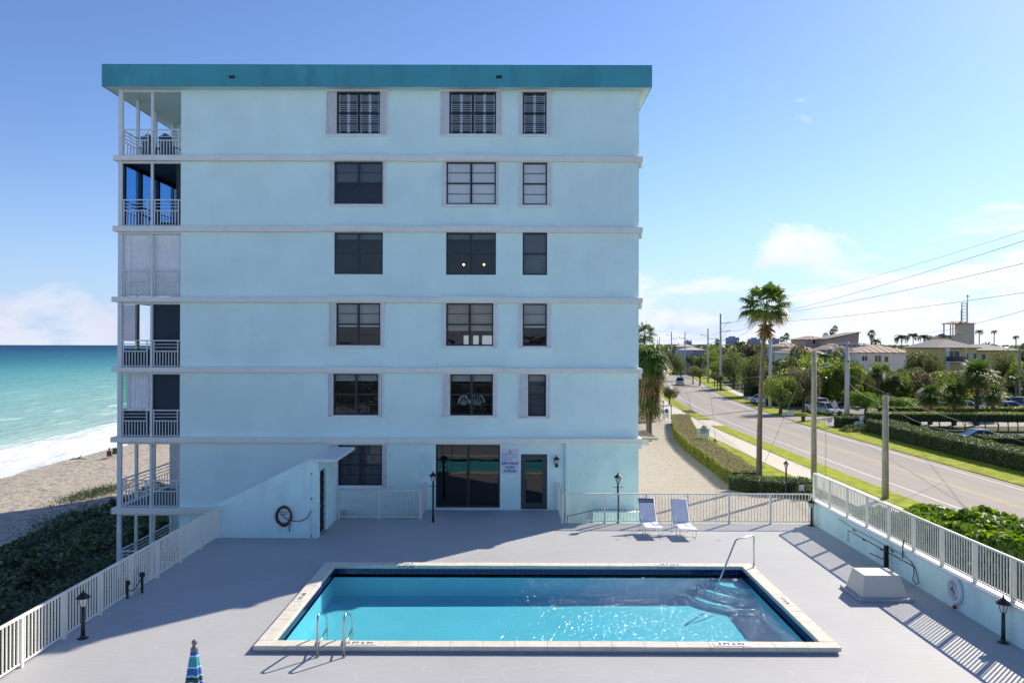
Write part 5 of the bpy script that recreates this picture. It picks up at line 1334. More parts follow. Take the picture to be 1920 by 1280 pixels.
# sea grape hedge along the road side of the low wall
def sea_grape():
    t = thing('sea_grape_hedge', 'large-leaved bright green sea grape hedge outside the road fence', 'hedge', (13, 20, GZ)); rng = np.random.default_rng(5)
    k = 26000; y = rng.uniform(8, 29.6, k); face = rng.random(k)
    taper = np.clip((29.9 - y) / 2.5, .25, 1)
    xl, xr = 12.5, 12.5 + 3.0 * taper
    ztop = .85 + .95 * np.clip((29 - y) / 9, 0, 1) - .5 * (1 - taper) + .30 * np.array([mnoise.noise(Vector((0, q * .55, 1))) for q in y])
    top = face < .55
    x = np.where(top, rng.uniform(xl, xr, k), np.where(face < .8, xl + rng.uniform(0, .25, k), xr - rng.uniform(0, .3, k)))
    lu = np.array([mnoise.noise(Vector((a * 1.1, b_ * 1.1, 4))) for a, b_ in zip(x, y)])
    z = np.where(top, ztop + lu * .38 - np.abs((x - (xl + xr) / 2) / (xr - xl)) ** 3 * 1.2 - rng.random(k) ** 2 * .35, ztop - rng.random(k) * 2.6)
    P = np.stack([x, y, z], 1); nrm = np.stack([np.where(top, 0, np.where(face < .8, -1.0, 1.0)), np.zeros(k), np.where(top, 1.0, .5)], 1); nrm /= np.linalg.norm(nrm, axis=1, keepdims=True)
    tag(leaves_obj('foliage', P, .175, M['lf_grape'], t, nrm, .5, shape='round', seed=6), kind='stuff')
    mb = MB(); mb.box(12.9, 8, GZ, 14.6, 27.8, .45); mb.box(12.8, 27.8, GZ, 13.4, 29.4, -.2); mb.build('twigs', M['twig'], t)  # dark boxes standing in for the shade inside the hedge
sea_grape()

# scrub on the dune below the building
def scrub_h(x, y):
    e = -34.5 + 3.2 * mnoise.noise(Vector((0, y * .06, 2))) - max(0, 24 - y) * .25
    e += 3.5 if y > 66 else 0
    k = min(1, max(0, (x - e) / 3.5))
    return k * (1.05 + 1.1 * mnoise.noise(Vector((x * .30, y * .30, 7))) + .35 * mnoise.noise(Vector((x * .9, y * .9, 5)))), k
xs = np.arange(-39, -10.2, .6); ys = np.arange(14, 112, .6); V = []
for y in ys:
    for x in xs:
        h_, k = scrub_h(x, y); V.append((x, y, shore_z(x) + (h_ * .8 - .12 if k > 0 else -.35)))
nx_, ny_ = len(xs), len(ys); I = np.arange(nx_ * ny_).reshape(ny_, nx_); F = np.stack([I[:-1, :-1], I[:-1, 1:], I[1:, 1:], I[1:, :-1]], axis=-1).reshape(-1, 4)
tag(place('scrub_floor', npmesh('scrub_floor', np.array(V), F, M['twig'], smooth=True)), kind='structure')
rng = np.random.default_rng(9); P = []; 
for q in range(105000):
    y = 14 + (rng.random() ** 1.35) * 96; x = rng.uniform(-39, -10.3)
    h_, k = scrub_h(x, y)
    if k <= 0 or rng.random() > .35 + k: continue
    P.append((x, y, shore_z(x) + h_ * (1 - .35 * rng.random() ** 2) - .05 + rng.normal(0, .05)))
P = np.array(P); sz = np.clip(.13 + (P[:, 1] - 20) * .0025, .13, .34)
nrm = np.tile(np.array([0, 0, 1.0]), (len(P), 1))
pick = np.array([mnoise.noise(Vector((a * .22, b_ * .2, 11))) + .25 * mnoise.noise(Vector((a * .9, b_ * .9, 3))) for a, b_ in P[:, :2]]) > .16
tag(leaves_obj('dune_scrub', P[~pick], sz[~pick], M['lf_dune'], None, nrm[~pick], .45, shape='diamond', aspect=.8, seed=10), kind='stuff')
tag(leaves_obj('dune_sea_grape', P[pick] + np.array([0, 0, .15]), sz[pick] * 1.5, M['lf_dune'], None, nrm[pick], .55, shape='round', seed=13), kind='stuff')
# loose tufts of beach grass on the sand
for (px, py, r) in ((160, 965, 3.0), (130, 978, 2.0), (165, 927, 2.2), (195, 920, 2.0)):
    c = onz(px, py, -7.1); n = 1500; d = rng.normal(0, 1, (n, 2)); P = np.stack([c.x + d[:, 0] * r * .45, c.y + d[:, 1] * r, np.full(n, 0.0)], 1)
    P[:, 2] = [shore_z(q[0]) + .12 + .12 * rng.random() for q in P]
    tag(leaves_obj('beach_grass', P, .22, M['lf_dune'], None, nrm[:n], .1, aspect=.25, seed=int(px)), kind='stuff')

# ---- palms
def fan_frond(vs, fs, o, az, el, pet, rad, nb, rng, droop=.5):
    d = Vector((math.cos(az) * math.cos(el), math.sin(az) * math.cos(el), math.sin(el)))
    side = Vector((-math.sin(az), math.cos(az), 0)); hub = Vector(o) + d * pet
    up = d.cross(side) * -1
    b = len(vs); vs += [Vector(o) - side * .02, Vector(o) + side * .02, hub + side * .02, hub - side * .02]; fs.append((b, b + 1, b + 2, b + 3))
    for i in range(nb):
        a = (i / (nb - 1) - .5) * 2 * R(115); l = rad * (1 - .22 * abs(a) / R(115)) * rng.uniform(.9, 1.08)
        dr = (d * math.cos(a) + side * math.sin(a)).normalized(); w2 = side * math.cos(a) - d * math.sin(a)
        m1 = hub + dr * l * .55 + up * .05 * rad; tip = hub + dr * l + Vector((0, 0, -droop * l * rng.uniform(.5, 1.1))); ww = rad * .055
        b = len(vs); vs += [hub, m1 - w2 * ww, tip, m1 + w2 * ww]; fs.append((b, b + 1, b + 2, b + 3))
def palm_mesh(name, seed, nf=34, rad=.95, pet=.9, skirt=18, skirtlen=1.2, elmin=-25, nb=16, spread=1.0):
    rng = np.random.default_rng(seed); vs = []; fs = []; mi = []
    for i in range(nf):
        u = i / nf; el = R(82 - (82 - elmin) * u ** .8) + rng.normal(0, .08); az = i * 2.39996 + rng.normal(0, .15)
        n0 = len(fs); fan_frond(vs, fs, (0, 0, 0), az, el, pet * spread * rng.uniform(.85, 1.1), rad, nb, rng, .35 + .5 * u); mi += [1 if u > .90 and skirt else 0] * (len(fs) - n0)
    for i in range(skirt):
        az = rng.uniform(0, 2 * math.pi); el = R(rng.uniform(-80, -55)); n0 = len(fs)
        fan_frond(vs, fs, (0, 0, rng.uniform(-.6, 0)), az, el, rng.uniform(.2, .5), skirtlen * rng.uniform(.8, 1.2), 9, rng, .3); mi += [1] * (len(fs) - n0)
    return npmesh(name, np.array([tuple(v) for v in vs]), np.array(fs), [M['lf_palm'], M['lf_dead']], mi)
def feather_mesh(name, seed, nf=20, ln=2.6):
    rng = np.random.default_rng(seed); vs = []; fs = []
    for i in range(nf):
        az = i * 2.39996 + rng.normal(0, .1); el = R(rng.uniform(15, 80)); d = Vector((math.cos(az), math.sin(az), 0)); side = Vector((-math.sin(az), math.cos(az), 0)); p = Vector((0, 0, 0)); ang = el
        for k in range(16):
            st_ = (d * math.cos(ang) + Vector((0, 0, math.sin(ang)))) * ln / 16; q = p + st_; ang -= .13 + .01 * k
            ll = .62 * ln * .42 * math.sin(math.pi * min(1, (k + 2) / 18)) + .12
            for s in (-1, 1):
                tip = q + side * s * ll * .85 + st_.normalized() * ll * .45 + Vector((0, 0, -ll * .35)); b = len(vs)
                vs += [p, q, tip, p + (tip - p) * .5 - Vector((0, 0, .05))]; fs.append((b, b + 1, b + 2, b + 3))
            p = q
    return npmesh(name, np.array([tuple(v) for v in vs]), np.array(fs), [M['lf_palm']])
PM = [palm_mesh('palm_crown', 31, 40, .92, 1.12, 0, nb=24, elmin=-25), palm_mesh('palm_crown', 32, 26, .9, .9, 12), palm_mesh('palm_crown', 33, 22, 1.0, .8, 0, elmin=-45)]
FM = [feather_mesh('palm_crown', 41), feather_mesh('palm_crown', 42, 24, 3.0)]
def trunk_to(t, base, top, r0, r1, mt, n=8, bend=.0):
    mb = MB(); mb.smooth = True; base, top = Vector(base), Vector(top); k = 10
    pts = [base.lerp(top, i / k) + Vector((bend * math.sin(math.pi * i / k), 0, 0)) for i in range(k + 1)]
    mb.tube(pts, [r0 + (r1 - r0) * min(1, (i / k) * 1.6) + (.02 * r0 if i % 2 else 0) for i in range(k + 1)], n); mb.build('trunk', mt, t)
def palm(label, base, h, me, s, mt=None, r=.16, group=None, lean=(0, 0), name='palm_tree', rz=0.0, bend=0.0):
    t = thing(name, label, 'palm', base, group); top = Vector(base) + Vector((lean[0], lean[1], h))
    trunk_to(t, base, top, r * 1.3, r * .8, mt or M['bark'], bend=bend)
    place('crown', me, t, top, rot=(0, 0, rz), scale=(s, s, s)); return t
# the tall palm by the drive
b_ = onz(1423, 914, GZ); tp = ony(1436, 573, b_.y + .3)
t = palm('tall slender fan palm by the drive with dead leaves hanging below its crown', b_, tp.z - GZ, PM[0], 1.0, r=.17, lean=(tp.x - b_.x, .3), bend=-.12)
rng = np.random.default_rng(3); vs = []; fs = []
for i in range(46):
    az = rng.uniform(0, 6.283); fan_frond(vs, fs, (tp.x + .12 * math.cos(az), tp.y + .1 * math.sin(az), tp.z - 1.3 - rng.uniform(0, .45)), az, R(rng.uniform(-86, -68)), .12, rng.uniform(.55, .95), 6, rng, .2)
me = npmesh('dead_leaves', np.array([tuple(v) for v in vs]) - np.array(b_), np.array(fs), [M['lf_dead']]); place('dead_leaves', me, t, b_)
vs = []; fs = []
for i in range(11):
    az = i * 2.4; fan_frond(vs, fs, (tp.x, tp.y, tp.z - .05), az, R(rng.uniform(-45, -15)), 1.0, .85, 16, rng, .7)
me = npmesh('drying_leaves', np.array([tuple(v) for v in vs]) - np.array(b_), np.array(fs), [M['lf_dead']]); place('drying_leaves', me, t, b_)
# the shaggy palm behind the building's corner
b_ = Vector((13.6, 80, GZ)); t = thing('palm_tree', 'shaggy palm with a thick brown skirt of dead leaves beside the building', 'palm', b_)
trunk_to(t, b_, b_ + Vector((0, 0, 7.4)), .32, .25, M['bark'])
vs = []; fs = []; mi = []
for i in range(170):
    az = i * 2.39996; u = i / 170; n0 = len(fs); el = R(80 - 125 * u); fan_frond(vs, fs, (0, 0, 7.8), az, el, 1.12 * rng.uniform(.7, 1.1), 1.38, 18, rng, .8); mi += [0 if u < .86 else 1] * (len(fs) - n0)
for i in range(150):
    az = i * 2.39996; u = i / 150; n0 = len(fs); fan_frond(vs, fs, (.25 * math.cos(az), .25 * math.sin(az), 7.0 - 3.3 * u), az, R(rng.uniform(-75, -38)), .9 * rng.uniform(.4, 1.15), 1.2, 10, rng, .5); mi += [0 if rng.random() < .30 else 1] * (len(fs) - n0)
place('crown', npmesh('palm_crown', np.array([tuple(v) for v in vs]), np.array(fs), [M['lf_palm'], M['lf_dead']], mi), t, b_)
b_ = Vector((19.4, 118, GZ)); palm('dark drooping palm just above the shaggy palm by the building', b_, 11.2, PM[2], 1.35, r=.18)

# ---- broadleaf trees: a few crowns shared by many trees
def crown_mesh(seed, mt, n=2600, leaf=.30, lobes=9, flat=.75):
    rng = np.random.default_rng(seed); P = []; Nn = []
    cs = [(rng.uniform(-.62, .62), rng.uniform(-.62, .62), rng.uniform(-.25, .45) * flat, rng.uniform(.32, .52)) for _ in range(lobes)]
    for (x, y, z, r) in cs:
        k = n // lobes; d = rvec(k, rng); rr = r * (.65 + .4 * rng.random(k) ** .6)
        P.append(np.array([x, y, z]) + d * rr[:, None] * np.array([1, 1, .8])); Nn.append(d)
    P = np.concatenate(P); Nn = np.concatenate(Nn); V, F = leaf_arrays(P, leaf * .3, rng, Nn, .35, .7)
    return npmesh('tree_crown', V, F, mt)
CM = [crown_mesh(51, M['lf_tree']), crown_mesh(52, M['lf_tree'], lobes=13), crown_mesh(53, M['lf_tree2'], lobes=8), crown_mesh(54, M['lf_tree2'], lobes=12, flat=.5), crown_mesh(55, M['lf_tree3'], lobes=10), crown_mesh(56, M['lf_tree'], lobes=6, flat=1.1)]
BIG = [crown_mesh(61, M['lf_tree'], 9000, .17, 14), crown_mesh(62, M['lf_tree2'], 9000, .17, 12), crown_mesh(63, M['lf_tree3'], 8000, .17, 12), crown_mesh(64, M['lf_grape'], 8000, .20, 12)]
LAST = [None]
def tree(label, base, h, r, me, group=None, trunk=.35, name='tree', sz=None, rz=None):
    t = thing(name, label, 'tree', base, group); base = Vector(base); rz = random.uniform(0, 6.28) if rz is None else rz
    hz_ = (h * (1 - trunk)) / 2 / .85; c = base + Vector((0, 0, h - hz_ * .85))
    mb = MB(); mb.tube([base + Vector((0, 0, -.1)), base.lerp(c, .5) + Vector((r * .05, 0, 0)), c], [r * .09, r * .065, r * .04], 6)
    for k in range(4):
        a = 2 * math.pi * k / 4 + rz; mb.tube([base.lerp(c, .55), c + Vector((math.cos(a) * r * .5, math.sin(a) * r * .5, hz_ * .15))], [r * .045, r * .02], 5)
    mb.build('trunk', M['bark_dark'], t)
    place('crown', me, t, c, rot=(0, 0, rz), scale=(r, r, sz or hz_ * 1.38)); LAST[0] = t; return t
def gpt(px, py): return onz(px, py, GZ)
def atd(px, y): return Vector((fx(px, y, 700), y, GZ))
# (label, pixel x, distance, pixel y of the top, half width in pixels, crown, trunk share)
NEAR = [
 ('bright green leafy tree behind the street name post', 1463, 112, 704, 35, BIG[1], .12),
 ('reddish dark tree between the street name post and the wooden pole', 1506, 114, 688, 27, BIG[2], .10),
 ('round-headed clipped tree at the verge near the second utility pole', 1312, 190, 688, 16, BIG[0], .40),
 ('second round-headed tree at the verge, just left of the tall grey utility pole', 1299, 196, 686, 12, BIG[0], .42),
 ('low grey green tree left of the tall palm trunk', 1404, 150, 668, 26, BIG[0], .15),
 ('spreading tree right of the tall grey utility pole', 1375, 175, 662, 24, BIG[0], .2),
 ('big dark round tree in front of the right end of the yellow house', 1876, 150, 662, 30, BIG[0], .12),
 ('dark domed tree at the left end of the yellow house', 1752, 160, 668, 17, BIG[0], .3),
 ('light green spreading tree behind the cabbage palms', 1790, 150, 694, 42, BIG[1], .12),
 ('broad sea grape left of the grey roadside post, behind the clipped hedge', 1622, 112, 735, 26, BIG[3], .05),
 ('broad sea grape right of the grey roadside post, behind the clipped hedge', 1690, 112, 745, 34, BIG[3], .05),
 ('dark tree right of the concrete pole', 1618, 135, 692, 22, BIG[0], .15),
 ('brownish bush-like tree in front of the white house', 1648, 150, 678, 18, BIG[1], .25),
 ('dark tree between the white and the yellow house', 1735, 165, 690, 22, BIG[0], .15),
 ('green tree behind the silver cars of the side street', 1548, 128, 712, 26, BIG[3], .05),
 ('grey green tree at the right edge of the photo', 1912, 140, 690, 22, BIG[1], .2),
 ('tree above the hedge at the bend of the road', 1262, 260, 660, 14, BIG[0], .25),
 ('dark tree in front of the screened pool house', 1276, 215, 668, 13, BIG[0], .2),
]
for lb, px, y, pyt, hw, me, tr_ in NEAR:
    b_ = atd(px, y); h = fz(pyt, y, px) - GZ; r = hw / FPX * y * 1.15; tree(lb, b_, h, r, me, trunk=tr_, rz=px * .37)
# cabbage palms: dense round heads on straight trunks
def cabbage_mesh(seed):
    rng = np.random.default_rng(seed); vs = []; fs = []; mi = []
    for i in range(120):
        az = i * 2.39996; u = i / 120; n0 = len(fs); fan_frond(vs, fs, (0, 0, 0), az, R(82 - 145 * u), rng.uniform(.35, .8), .50, 10, rng, .45); mi += [1 if u > .88 else 0] * (len(fs) - n0)
    return npmesh('palm_crown', np.array([tuple(v) for v in vs]), np.array(fs), [M['lf_palm'], M['lf_dead']], mi)
CB = [cabbage_mesh(71), cabbage_mesh(72)]
for i, (px, y, pyc, hw, lb) in enumerate([(1744, 98, 742, 32, 'short dark cabbage palm behind the clipped hedge, left of two stout ones'), (1789, 97, 740, 34, 'short dark cabbage palm behind the clipped hedge, right of two stout ones'),
      (1832, 97, 704, 42, 'tallest cabbage palm behind the clipped hedge with a straight bare trunk'), (1862, 103, 740, 28, 'dark cabbage palm right of the tallest one behind the clipped hedge'),
      (1645, 128, 700, 20, 'cabbage palm in front of the left half of the white house'), (1679, 128, 714, 16, 'small cabbage palm in front of the right half of the white house'), (1600, 130, 702, 15, 'cabbage palm just right of the concrete pole')]):
    b_ = atd(px, y); zc = fz(pyc, y, px); s = hw / FPX * y / 1.2; palm(lb, b_, zc - GZ, CB[i % 2], s, r=.24 if i < 4 else .17, rz=i, mt=M['bark_dark'])
# feathery palms
for i, (px, y, pyc, hw, lb, me) in enumerate([
      (1481, 140, 684, 30, 'broad feathery palm between the tall palm trunk and the wooden pole', FM[1]), (1301, 300, 655, 11, 'small feathery palm by the cream roof at the bend', FM[0]), (1318, 300, 655, 11, 'small feathery palm left of the second utility pole', FM[0]),
      (1388, 260, 645, 12, 'feathery palm in front of the pale far tower block', FM[1]), (1345, 420, 641, 7, 'flat-topped far palm right of the second utility pole', PM[2]),
      (1466, 300, 636, 7, 'left of two small fan palms on the skyline right of the tall palm', PM[2]), (1475, 300, 631, 8, 'right of two small fan palms on the skyline right of the tall palm', PM[2]),
      (1548, 280, 629, 7, 'lowest of three fan palms on the skyline beside the slanted roof', PM[2]), (1560, 280, 622, 7, 'middle one of three fan palms on the skyline beside the slanted roof', PM[2]), (1566, 282, 616, 7, 'tallest of three fan palms on the skyline beside the slanted roof', PM[2]),
      (1634, 240, 626, 9, 'dark fan palm on the skyline right of the slanted roof', PM[1]), (1642, 230, 640, 13, 'feathery palm below the dark fan palm on the skyline', FM[0]), (1690, 260, 634, 14, 'left feathery palm on the skyline above the white house', FM[1]), (1712, 260, 630, 13, 'middle feathery palm on the skyline above the white house', FM[0]), (1732, 262, 633, 12, 'right feathery palm on the skyline, next to the wire', FM[1]),
      (1905, 120, 712, 20, 'yellow green feathery palm near the right edge above the parked cars', FM[0]), (1548, 150, 668, 14, 'dark palm beside the top of the wooden pole', FM[1]), (1262, 330, 652, 9, 'far feathery palm at the bend of the road', FM[0]),
      (1836, 220, 622, 9, 'thin palm right of the church tower', FM[0]), (1864, 240, 622, 7, 'small palm on the ridge right of the church tower', FM[0]), (1905, 200, 632, 7, 'small palm on the skyline at the right edge', FM[0])]):
    b_ = atd(px, y); zc = fz(pyc, y, px); s = hw / FPX * y / (2.1 if me in FM else 1.5); palm(lb, b_, zc - GZ, me, s, r=.16, rz=i * 1.3, mt=M['bark'])
# the wooded land beyond, each tree a thing of its own
occ = []     # (px0, px1, ymin, ymax) kept free: lots and houses
WOOD = []
rngt = np.random.default_rng(88); placed = 0; tries = 0
HOUSES = [(66, 150, 226), (96, 150, 205)]
def free(x, y):
    if x < roadx(y) + 11: return False
    if 60 < y < 110: return False
    if 108 < y < 128 and x > 46: return False
    for (hx0, hx1, hy0, hy1) in HB:
        if hx0 < x < hx1 and hy0 < y < hy1: return False
    return True
HB = [(fx(1600, 214, 700) - 2, fx(1725, 214, 700) + 2, 196, 236), (fx(1750, 178, 700) - 2, fx(1922, 178, 700) + 2, 170, 206), (48, 96, 258, 330)]
while placed < 210 and tries < 6000:
    tries += 1; y = 124 + 380 * rngt.random() ** 1.5; x = rngt.uniform(36, .70 * y + 12)
    if not free(x, y): continue
    h = rngt.uniform(4.8, 8.8) if y < 300 else rngt.uniform(7.0, 10.0)
    if y > 250 and rngt.random() < .12: h = rngt.uniform(10, 11)
    ppx = 962 + x / y * FPX; lim = 694 if 1598 < ppx < 1726 and y < 214 else (702 if 1752 < ppx < 1918 and y < 178 else 0)
    if lim: h = min(h, (6.6 - (lim - 646) / FPX * y) - GZ)
    if h < 2.2: continue
    k = int(rngt.integers(0, 6)); r = h * rngt.uniform(.38, .62)
    tree('', (x, y, GZ), h, r, CM[k], 'trees in the wooded land beyond the road', trunk=.15); WOOD.append((C.objects[-1] if False else LAST[0], x, y, h, k)); placed += 1
LMK = [(1200, 'the shaggy palm'), (1236, 'the farthest poles'), (1259, 'the fourth far pole'), (1285, 'the cream-roofed house'), (1312, 'the screened pool house'), (1351, 'the tall grey pole'), (1376, 'the left tower block'), (1415, 'the right tower block'), (1437, 'the tall palm'),
       (1470, 'two small skyline palms'), (1500, 'the striped low roof'), (1526, 'the wooden pole'), (1560, 'three skyline palms'), (1588, 'the concrete pole'), (1635, "the white house's left half"), (1690, "the white house's right half"), (1738, 'the gap between white and yellow houses'), (1785, "the yellow house's left half"),
       (1815, 'the church tower'), (1870, "the yellow house's right half"), (1912, 'the pole at the right edge')]
KEY = {}
for (o, x, y, h, k) in WOOD:
    px = 962 + x / y * FPX; lm = min(LMK, key=lambda q: abs(q[0] - px))[1]
    tone = ['dark green', 'dark green', 'light green', 'light green', 'brownish', 'narrow dark'][k]; dist_ = 'near' if y < 190 else ('distant' if y < 300 else 'far')
    KEY.setdefault((dist_, tone, lm), []).append((px, o))
ORD = ['first', 'second', 'third', 'fourth', 'fifth', 'sixth', 'seventh', 'eighth', 'ninth', 'tenth', 'eleventh', 'twelfth']
for (dist_, tone, lm), lst in KEY.items():
    lst.sort(key=lambda q: q[0])
    for i, (px, o) in enumerate(lst):
        o['label'] = f'{dist_} {tone} tree by {lm}' + (f', {ORD[min(i, 11)]} from left' if len(lst) > 1 else '')
# undergrowth filling the wooded land
rng = np.random.default_rng(66); n = 90000; y = 128 + 310 * rng.random(n) ** 1.3; x = 38 + rng.random(n) * (.70 * y - 20)
ok = np.array([free(a, b_) and a > roadx(b_) + 12 for a, b_ in zip(x, y)]); x, y = x[ok], y[ok]
lum = np.array([mnoise.noise(Vector((a * .10, b_ * .10, 0))) + .5 * mnoise.noise(Vector((a * .3, b_ * .3, 2))) for a, b_ in zip(x, y)])
P = np.stack([x, y, GZ + np.clip(1.5 + 2.0 * lum, .2, 4) * (1 - .4 * rng.random(len(x)) ** 2)], 1)
tag(leaves_obj('undergrowth', P, .75 + (y - 128) * .003, M['lf_tree2'], None, np.tile([0, 0, 1.0], (len(x), 1)), .35, aspect=.8, seed=67), kind='stuff')
# trees on the sea side of the road, past the building
for i, (x, y, h) in enumerate([(22, 150, 5), (26, 175, 6), (31, 200, 6.5), (35, 225, 7), (40, 260, 8), (25, 128, 3.0), (28, 300, 8), (44, 330, 9), (18, 220, 8), (10, 250, 8), (36, 285, 8)]):
    tree('green tree left of the road beyond the building, number ' + ['one', 'two', 'three', 'four', 'five', 'six', 'seven', 'eight', 'nine', 'ten', 'eleven'][i] + ' by distance' if False else ['small tree just past the far drive entrance', 'second nearest tree left of the road past the building', 'third nearest tree left of the road past the building', 'tree left of the road where the bend starts', 'tall tree left of the road inside the bend', 'low round shrub-like tree beside the far drive lanterns', 'tree behind the shaggy palm, mostly hidden', 'tall far tree left of the road at the end of the bend', 'tree hidden behind the building corner', 'tree far behind the building', 'far green tree left of the road above the shaggy palm'][i], (x, y, GZ), h, h * .5, CM[i % 4], 'trees on the sea side of the road', trunk=.15)
# street trees along the slope at the bend
for i in range(6):
    y = 236 + i * 13; tree(ORD[i] + ' nearest dark-headed street tree in the row at the bend of the road', (roadx(y) + 6.5, y, GZ), 6.4, 2.4, CM[1], 'street trees in the row at the bend', trunk=.45)
for i, y in enumerate((168, 176, 184)):
    tree(ORD[i] + ' nearest of three small street trees on the verge right of the pickup', (roadx(y) + 6.2, y, GZ), 3.4, 1.3, CM[0], 'small trees on the verge by the pickup', trunk=.45)
# far-off woods that read as one mass
rng = np.random.default_rng(77); n = 60000; y = 430 + 1500 * rng.random(n) ** 1.4; x = rng.uniform(-.02, .8, n) * y + 20
P = np.stack([x, y, np.zeros(n)], 1); lum = np.array([mnoise.noise(Vector((a * .03, b_ * .03, 0))) + .6 * mnoise.noise(Vector((a * .11, b_ * .11, 2))) for a, b_ in P[:, :2]])
P[:, 2] = GZ + (6.8 + 3.6 * lum) * (1 - .55 * rng.random(n) ** 2)
tag(leaves_obj('far_woods', P, 2.6 + (y - 430) * .004, M['lf_tree'], None, np.tile([0, -.4, .9], (n, 1)), .5, aspect=.8, seed=78), kind='stuff')
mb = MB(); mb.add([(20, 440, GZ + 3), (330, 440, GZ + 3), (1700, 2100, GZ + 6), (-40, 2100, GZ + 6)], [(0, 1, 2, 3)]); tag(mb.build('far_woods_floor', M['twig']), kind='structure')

rng = np.random.default_rng(55); n = 9000; x = rng.uniform(-60, 60, n); y = -46 - 14 * rng.random(n)  # unseen tree belt behind the camera, added to darken the window reflections
P = np.stack([x, y, GZ + 9.0 * rng.random(n) ** .7 + np.array([1.6 * mnoise.noise(Vector((a * .12, 0, 3))) for a in x])], 1)
tag(leaves_obj('unseen_tree_belt', P, 1.2, M['lf_tree'], None, np.tile([0, 1.0, .4], (n, 1)), .4, aspect=.8, seed=56), kind='stuff')
# hedges across the road
fl = [(X_ + 1.3, y) for X_, y in ((39.0, 88.5), (38.9, 84), (38.4, 80), (38.4, 70), (38.6, 60), (38.8, 50), (39, 44))]
hedge('long dark green clipped hedge along the far verge of the road', fl, 2.6, GZ, 1.45, M['lf_box'], M['lf_box'], .13, 150, 14, lump=.22)
hedge('short dark clipped hedge in front of the silver car with the round roof', [(42.8, 73.2), (50, 73.0), (60, 72.6), (66, 72.4)], 2.2, GZ, 1.4, M['lf_box'], None, .15, 110, 15, lump=.2)
hedge('high flat-topped hedge on bare trunks beyond the car park lane', [(40.5, 91.2), (50, 91.0), (62, 90.6), (72, 90.2)], 2.2, GZ, 2.0, M['lf_box'], M['lf_tree2'], .16, 110, 16, trunks=True, under=1.05)
hedge('dark hedge beyond the side street lane, behind the small white sign', [(38.2, 94.2), (43, 94.4), (47.5, 94.0)], 2.0, GZ, 1.25, M['lf_box'], None, .16, 120, 17, lump=.2)
hedge('low dark hedge in front of the parked cars in the car park', [(50, 109.2), (62, 109), (82, 108.6)], 1.6, GZ, 1.25, M['lf_tree2'], None, .2, 70, 18, lump=.35)
hedge('dark clipped hedge left of the street name post', [(40.5, 126), (45, 128), (50, 129)], 2.2, GZ, 1.9, M['lf_box'], None, .2, 70, 19)
hedge('dark clipped hedge beside the tall grey utility pole', [(44, 150), (50, 152), (56, 153)], 2.6, GZ, 2.4, M['lf_box'], None, .24, 55, 20)
bush('rounded dark shrub beside the arched white sign', (38.6, 89.2, GZ), 1.4, M['lf_box'], .15, 1500, 24, sq=(1.6, .9, .6))

# ================================================================== HOUSES
def hip(mb, x0, y0, x1, y1, z, h, ov=.5, ridge_x=True):
    x0 -= ov; x1 += ov; y0 -= ov; y1 += ov; cx_, cy_ = (x0 + x1) / 2, (y0 + y1) / 2
    if (x1 - x0) >= (y1 - y0): d = (y1 - y0) / 2; a, b_ = (x0 + d, cy_, z + h), (x1 - d, cy_, z + h)
    else: d = (x1 - x0) / 2; a, b_ = (cx_, y0 + d, z + h), (cx_, y1 - d, z + h)
    v = [(x0, y0, z), (x1, y0, z), (x1, y1, z), (x0, y1, z), a, b_]
    if (x1 - x0) >= (y1 - y0): f = [(0, 1, 5, 4), (1, 2, 5), (2, 3, 4, 5), (3, 0, 4), (3, 2, 1, 0)]
    else: f = [(0, 1, 4), (1, 2, 5, 4), (2, 3, 5), (3, 0, 4, 5), (3, 2, 1, 0)]
    mb.add(v, f); mb.box(x0 + .02, y0 + .02, z - .18, x1 - .02, y1 - .02, z - .005)
def house(label, blocks, wins, wallm, roofm, name='house', ov=.5):
    y0 = min(b[1] for b in blocks); t = thing(name, label, 'house', (blocks[0][0], y0, GZ))
    for (x0, ya, x1, yb2, z, rh) in blocks:
        mb = MB(); mb.box(x0, ya, GZ - .1, x1, yb2, z - .1); mb.build('wall', wallm, t)
        mb = MB(); hip(mb, x0, ya, x1, yb2, z + .1, rh, ov); mb.build('roof', roofm, t)
    for (x0, x1, z0, z1, yf) in wins:
        mb = MB(); mb.box(x0, yf - .08, z0, x1, yf + .02, z1); wd = mb.build('window', M['housewhite'], t)
        fr_ = .08; nn = 2 if x1 - x0 > 1.4 else 1
        for q in range(nn):
            a = x0 + (x1 - x0) * q / nn + fr_; b2 = x0 + (x1 - x0) * (q + 1) / nn - fr_
            mb = MB(); mb.box(a, yf - .10, z0 + fr_, b2, yf - .078, z1 - fr_); mb.build('pane', M['hglass'], wd)
    return t
def X(px, y): return fx(px, y, 690)
def Z(py, y, px=1700): return fz(py, y, px)
# white house
y = 214; w_ = [(a, b_, c, d) for a, b_, c, d in ((1616, 1626, 667, 677), (1640, 1652, 666, 679), (1658, 1666, 668, 679), (1704, 1716, 668, 673), (1697, 1704, 698, 706), (1598, 1606, 672, 690))]
house('white two-storey house with a brown striped tile roof', [(X(1607, y), y, X(1720, y), y + 16, Z(661.5, y), 2.2), (X(1575, y + 4), y + 4, X(1610, y + 4), y + 16, Z(662, y + 4), 1.8)],
      [(X(a, y), X(b_, y), Z(d, y), Z(c, y), y) for a, b_, c, d in w_[:5]] + [(X(1597, y + 4), X(1607, y + 4), Z(690, y), Z(672, y), y + 4)], M['housewhite'], M['tile_red'])
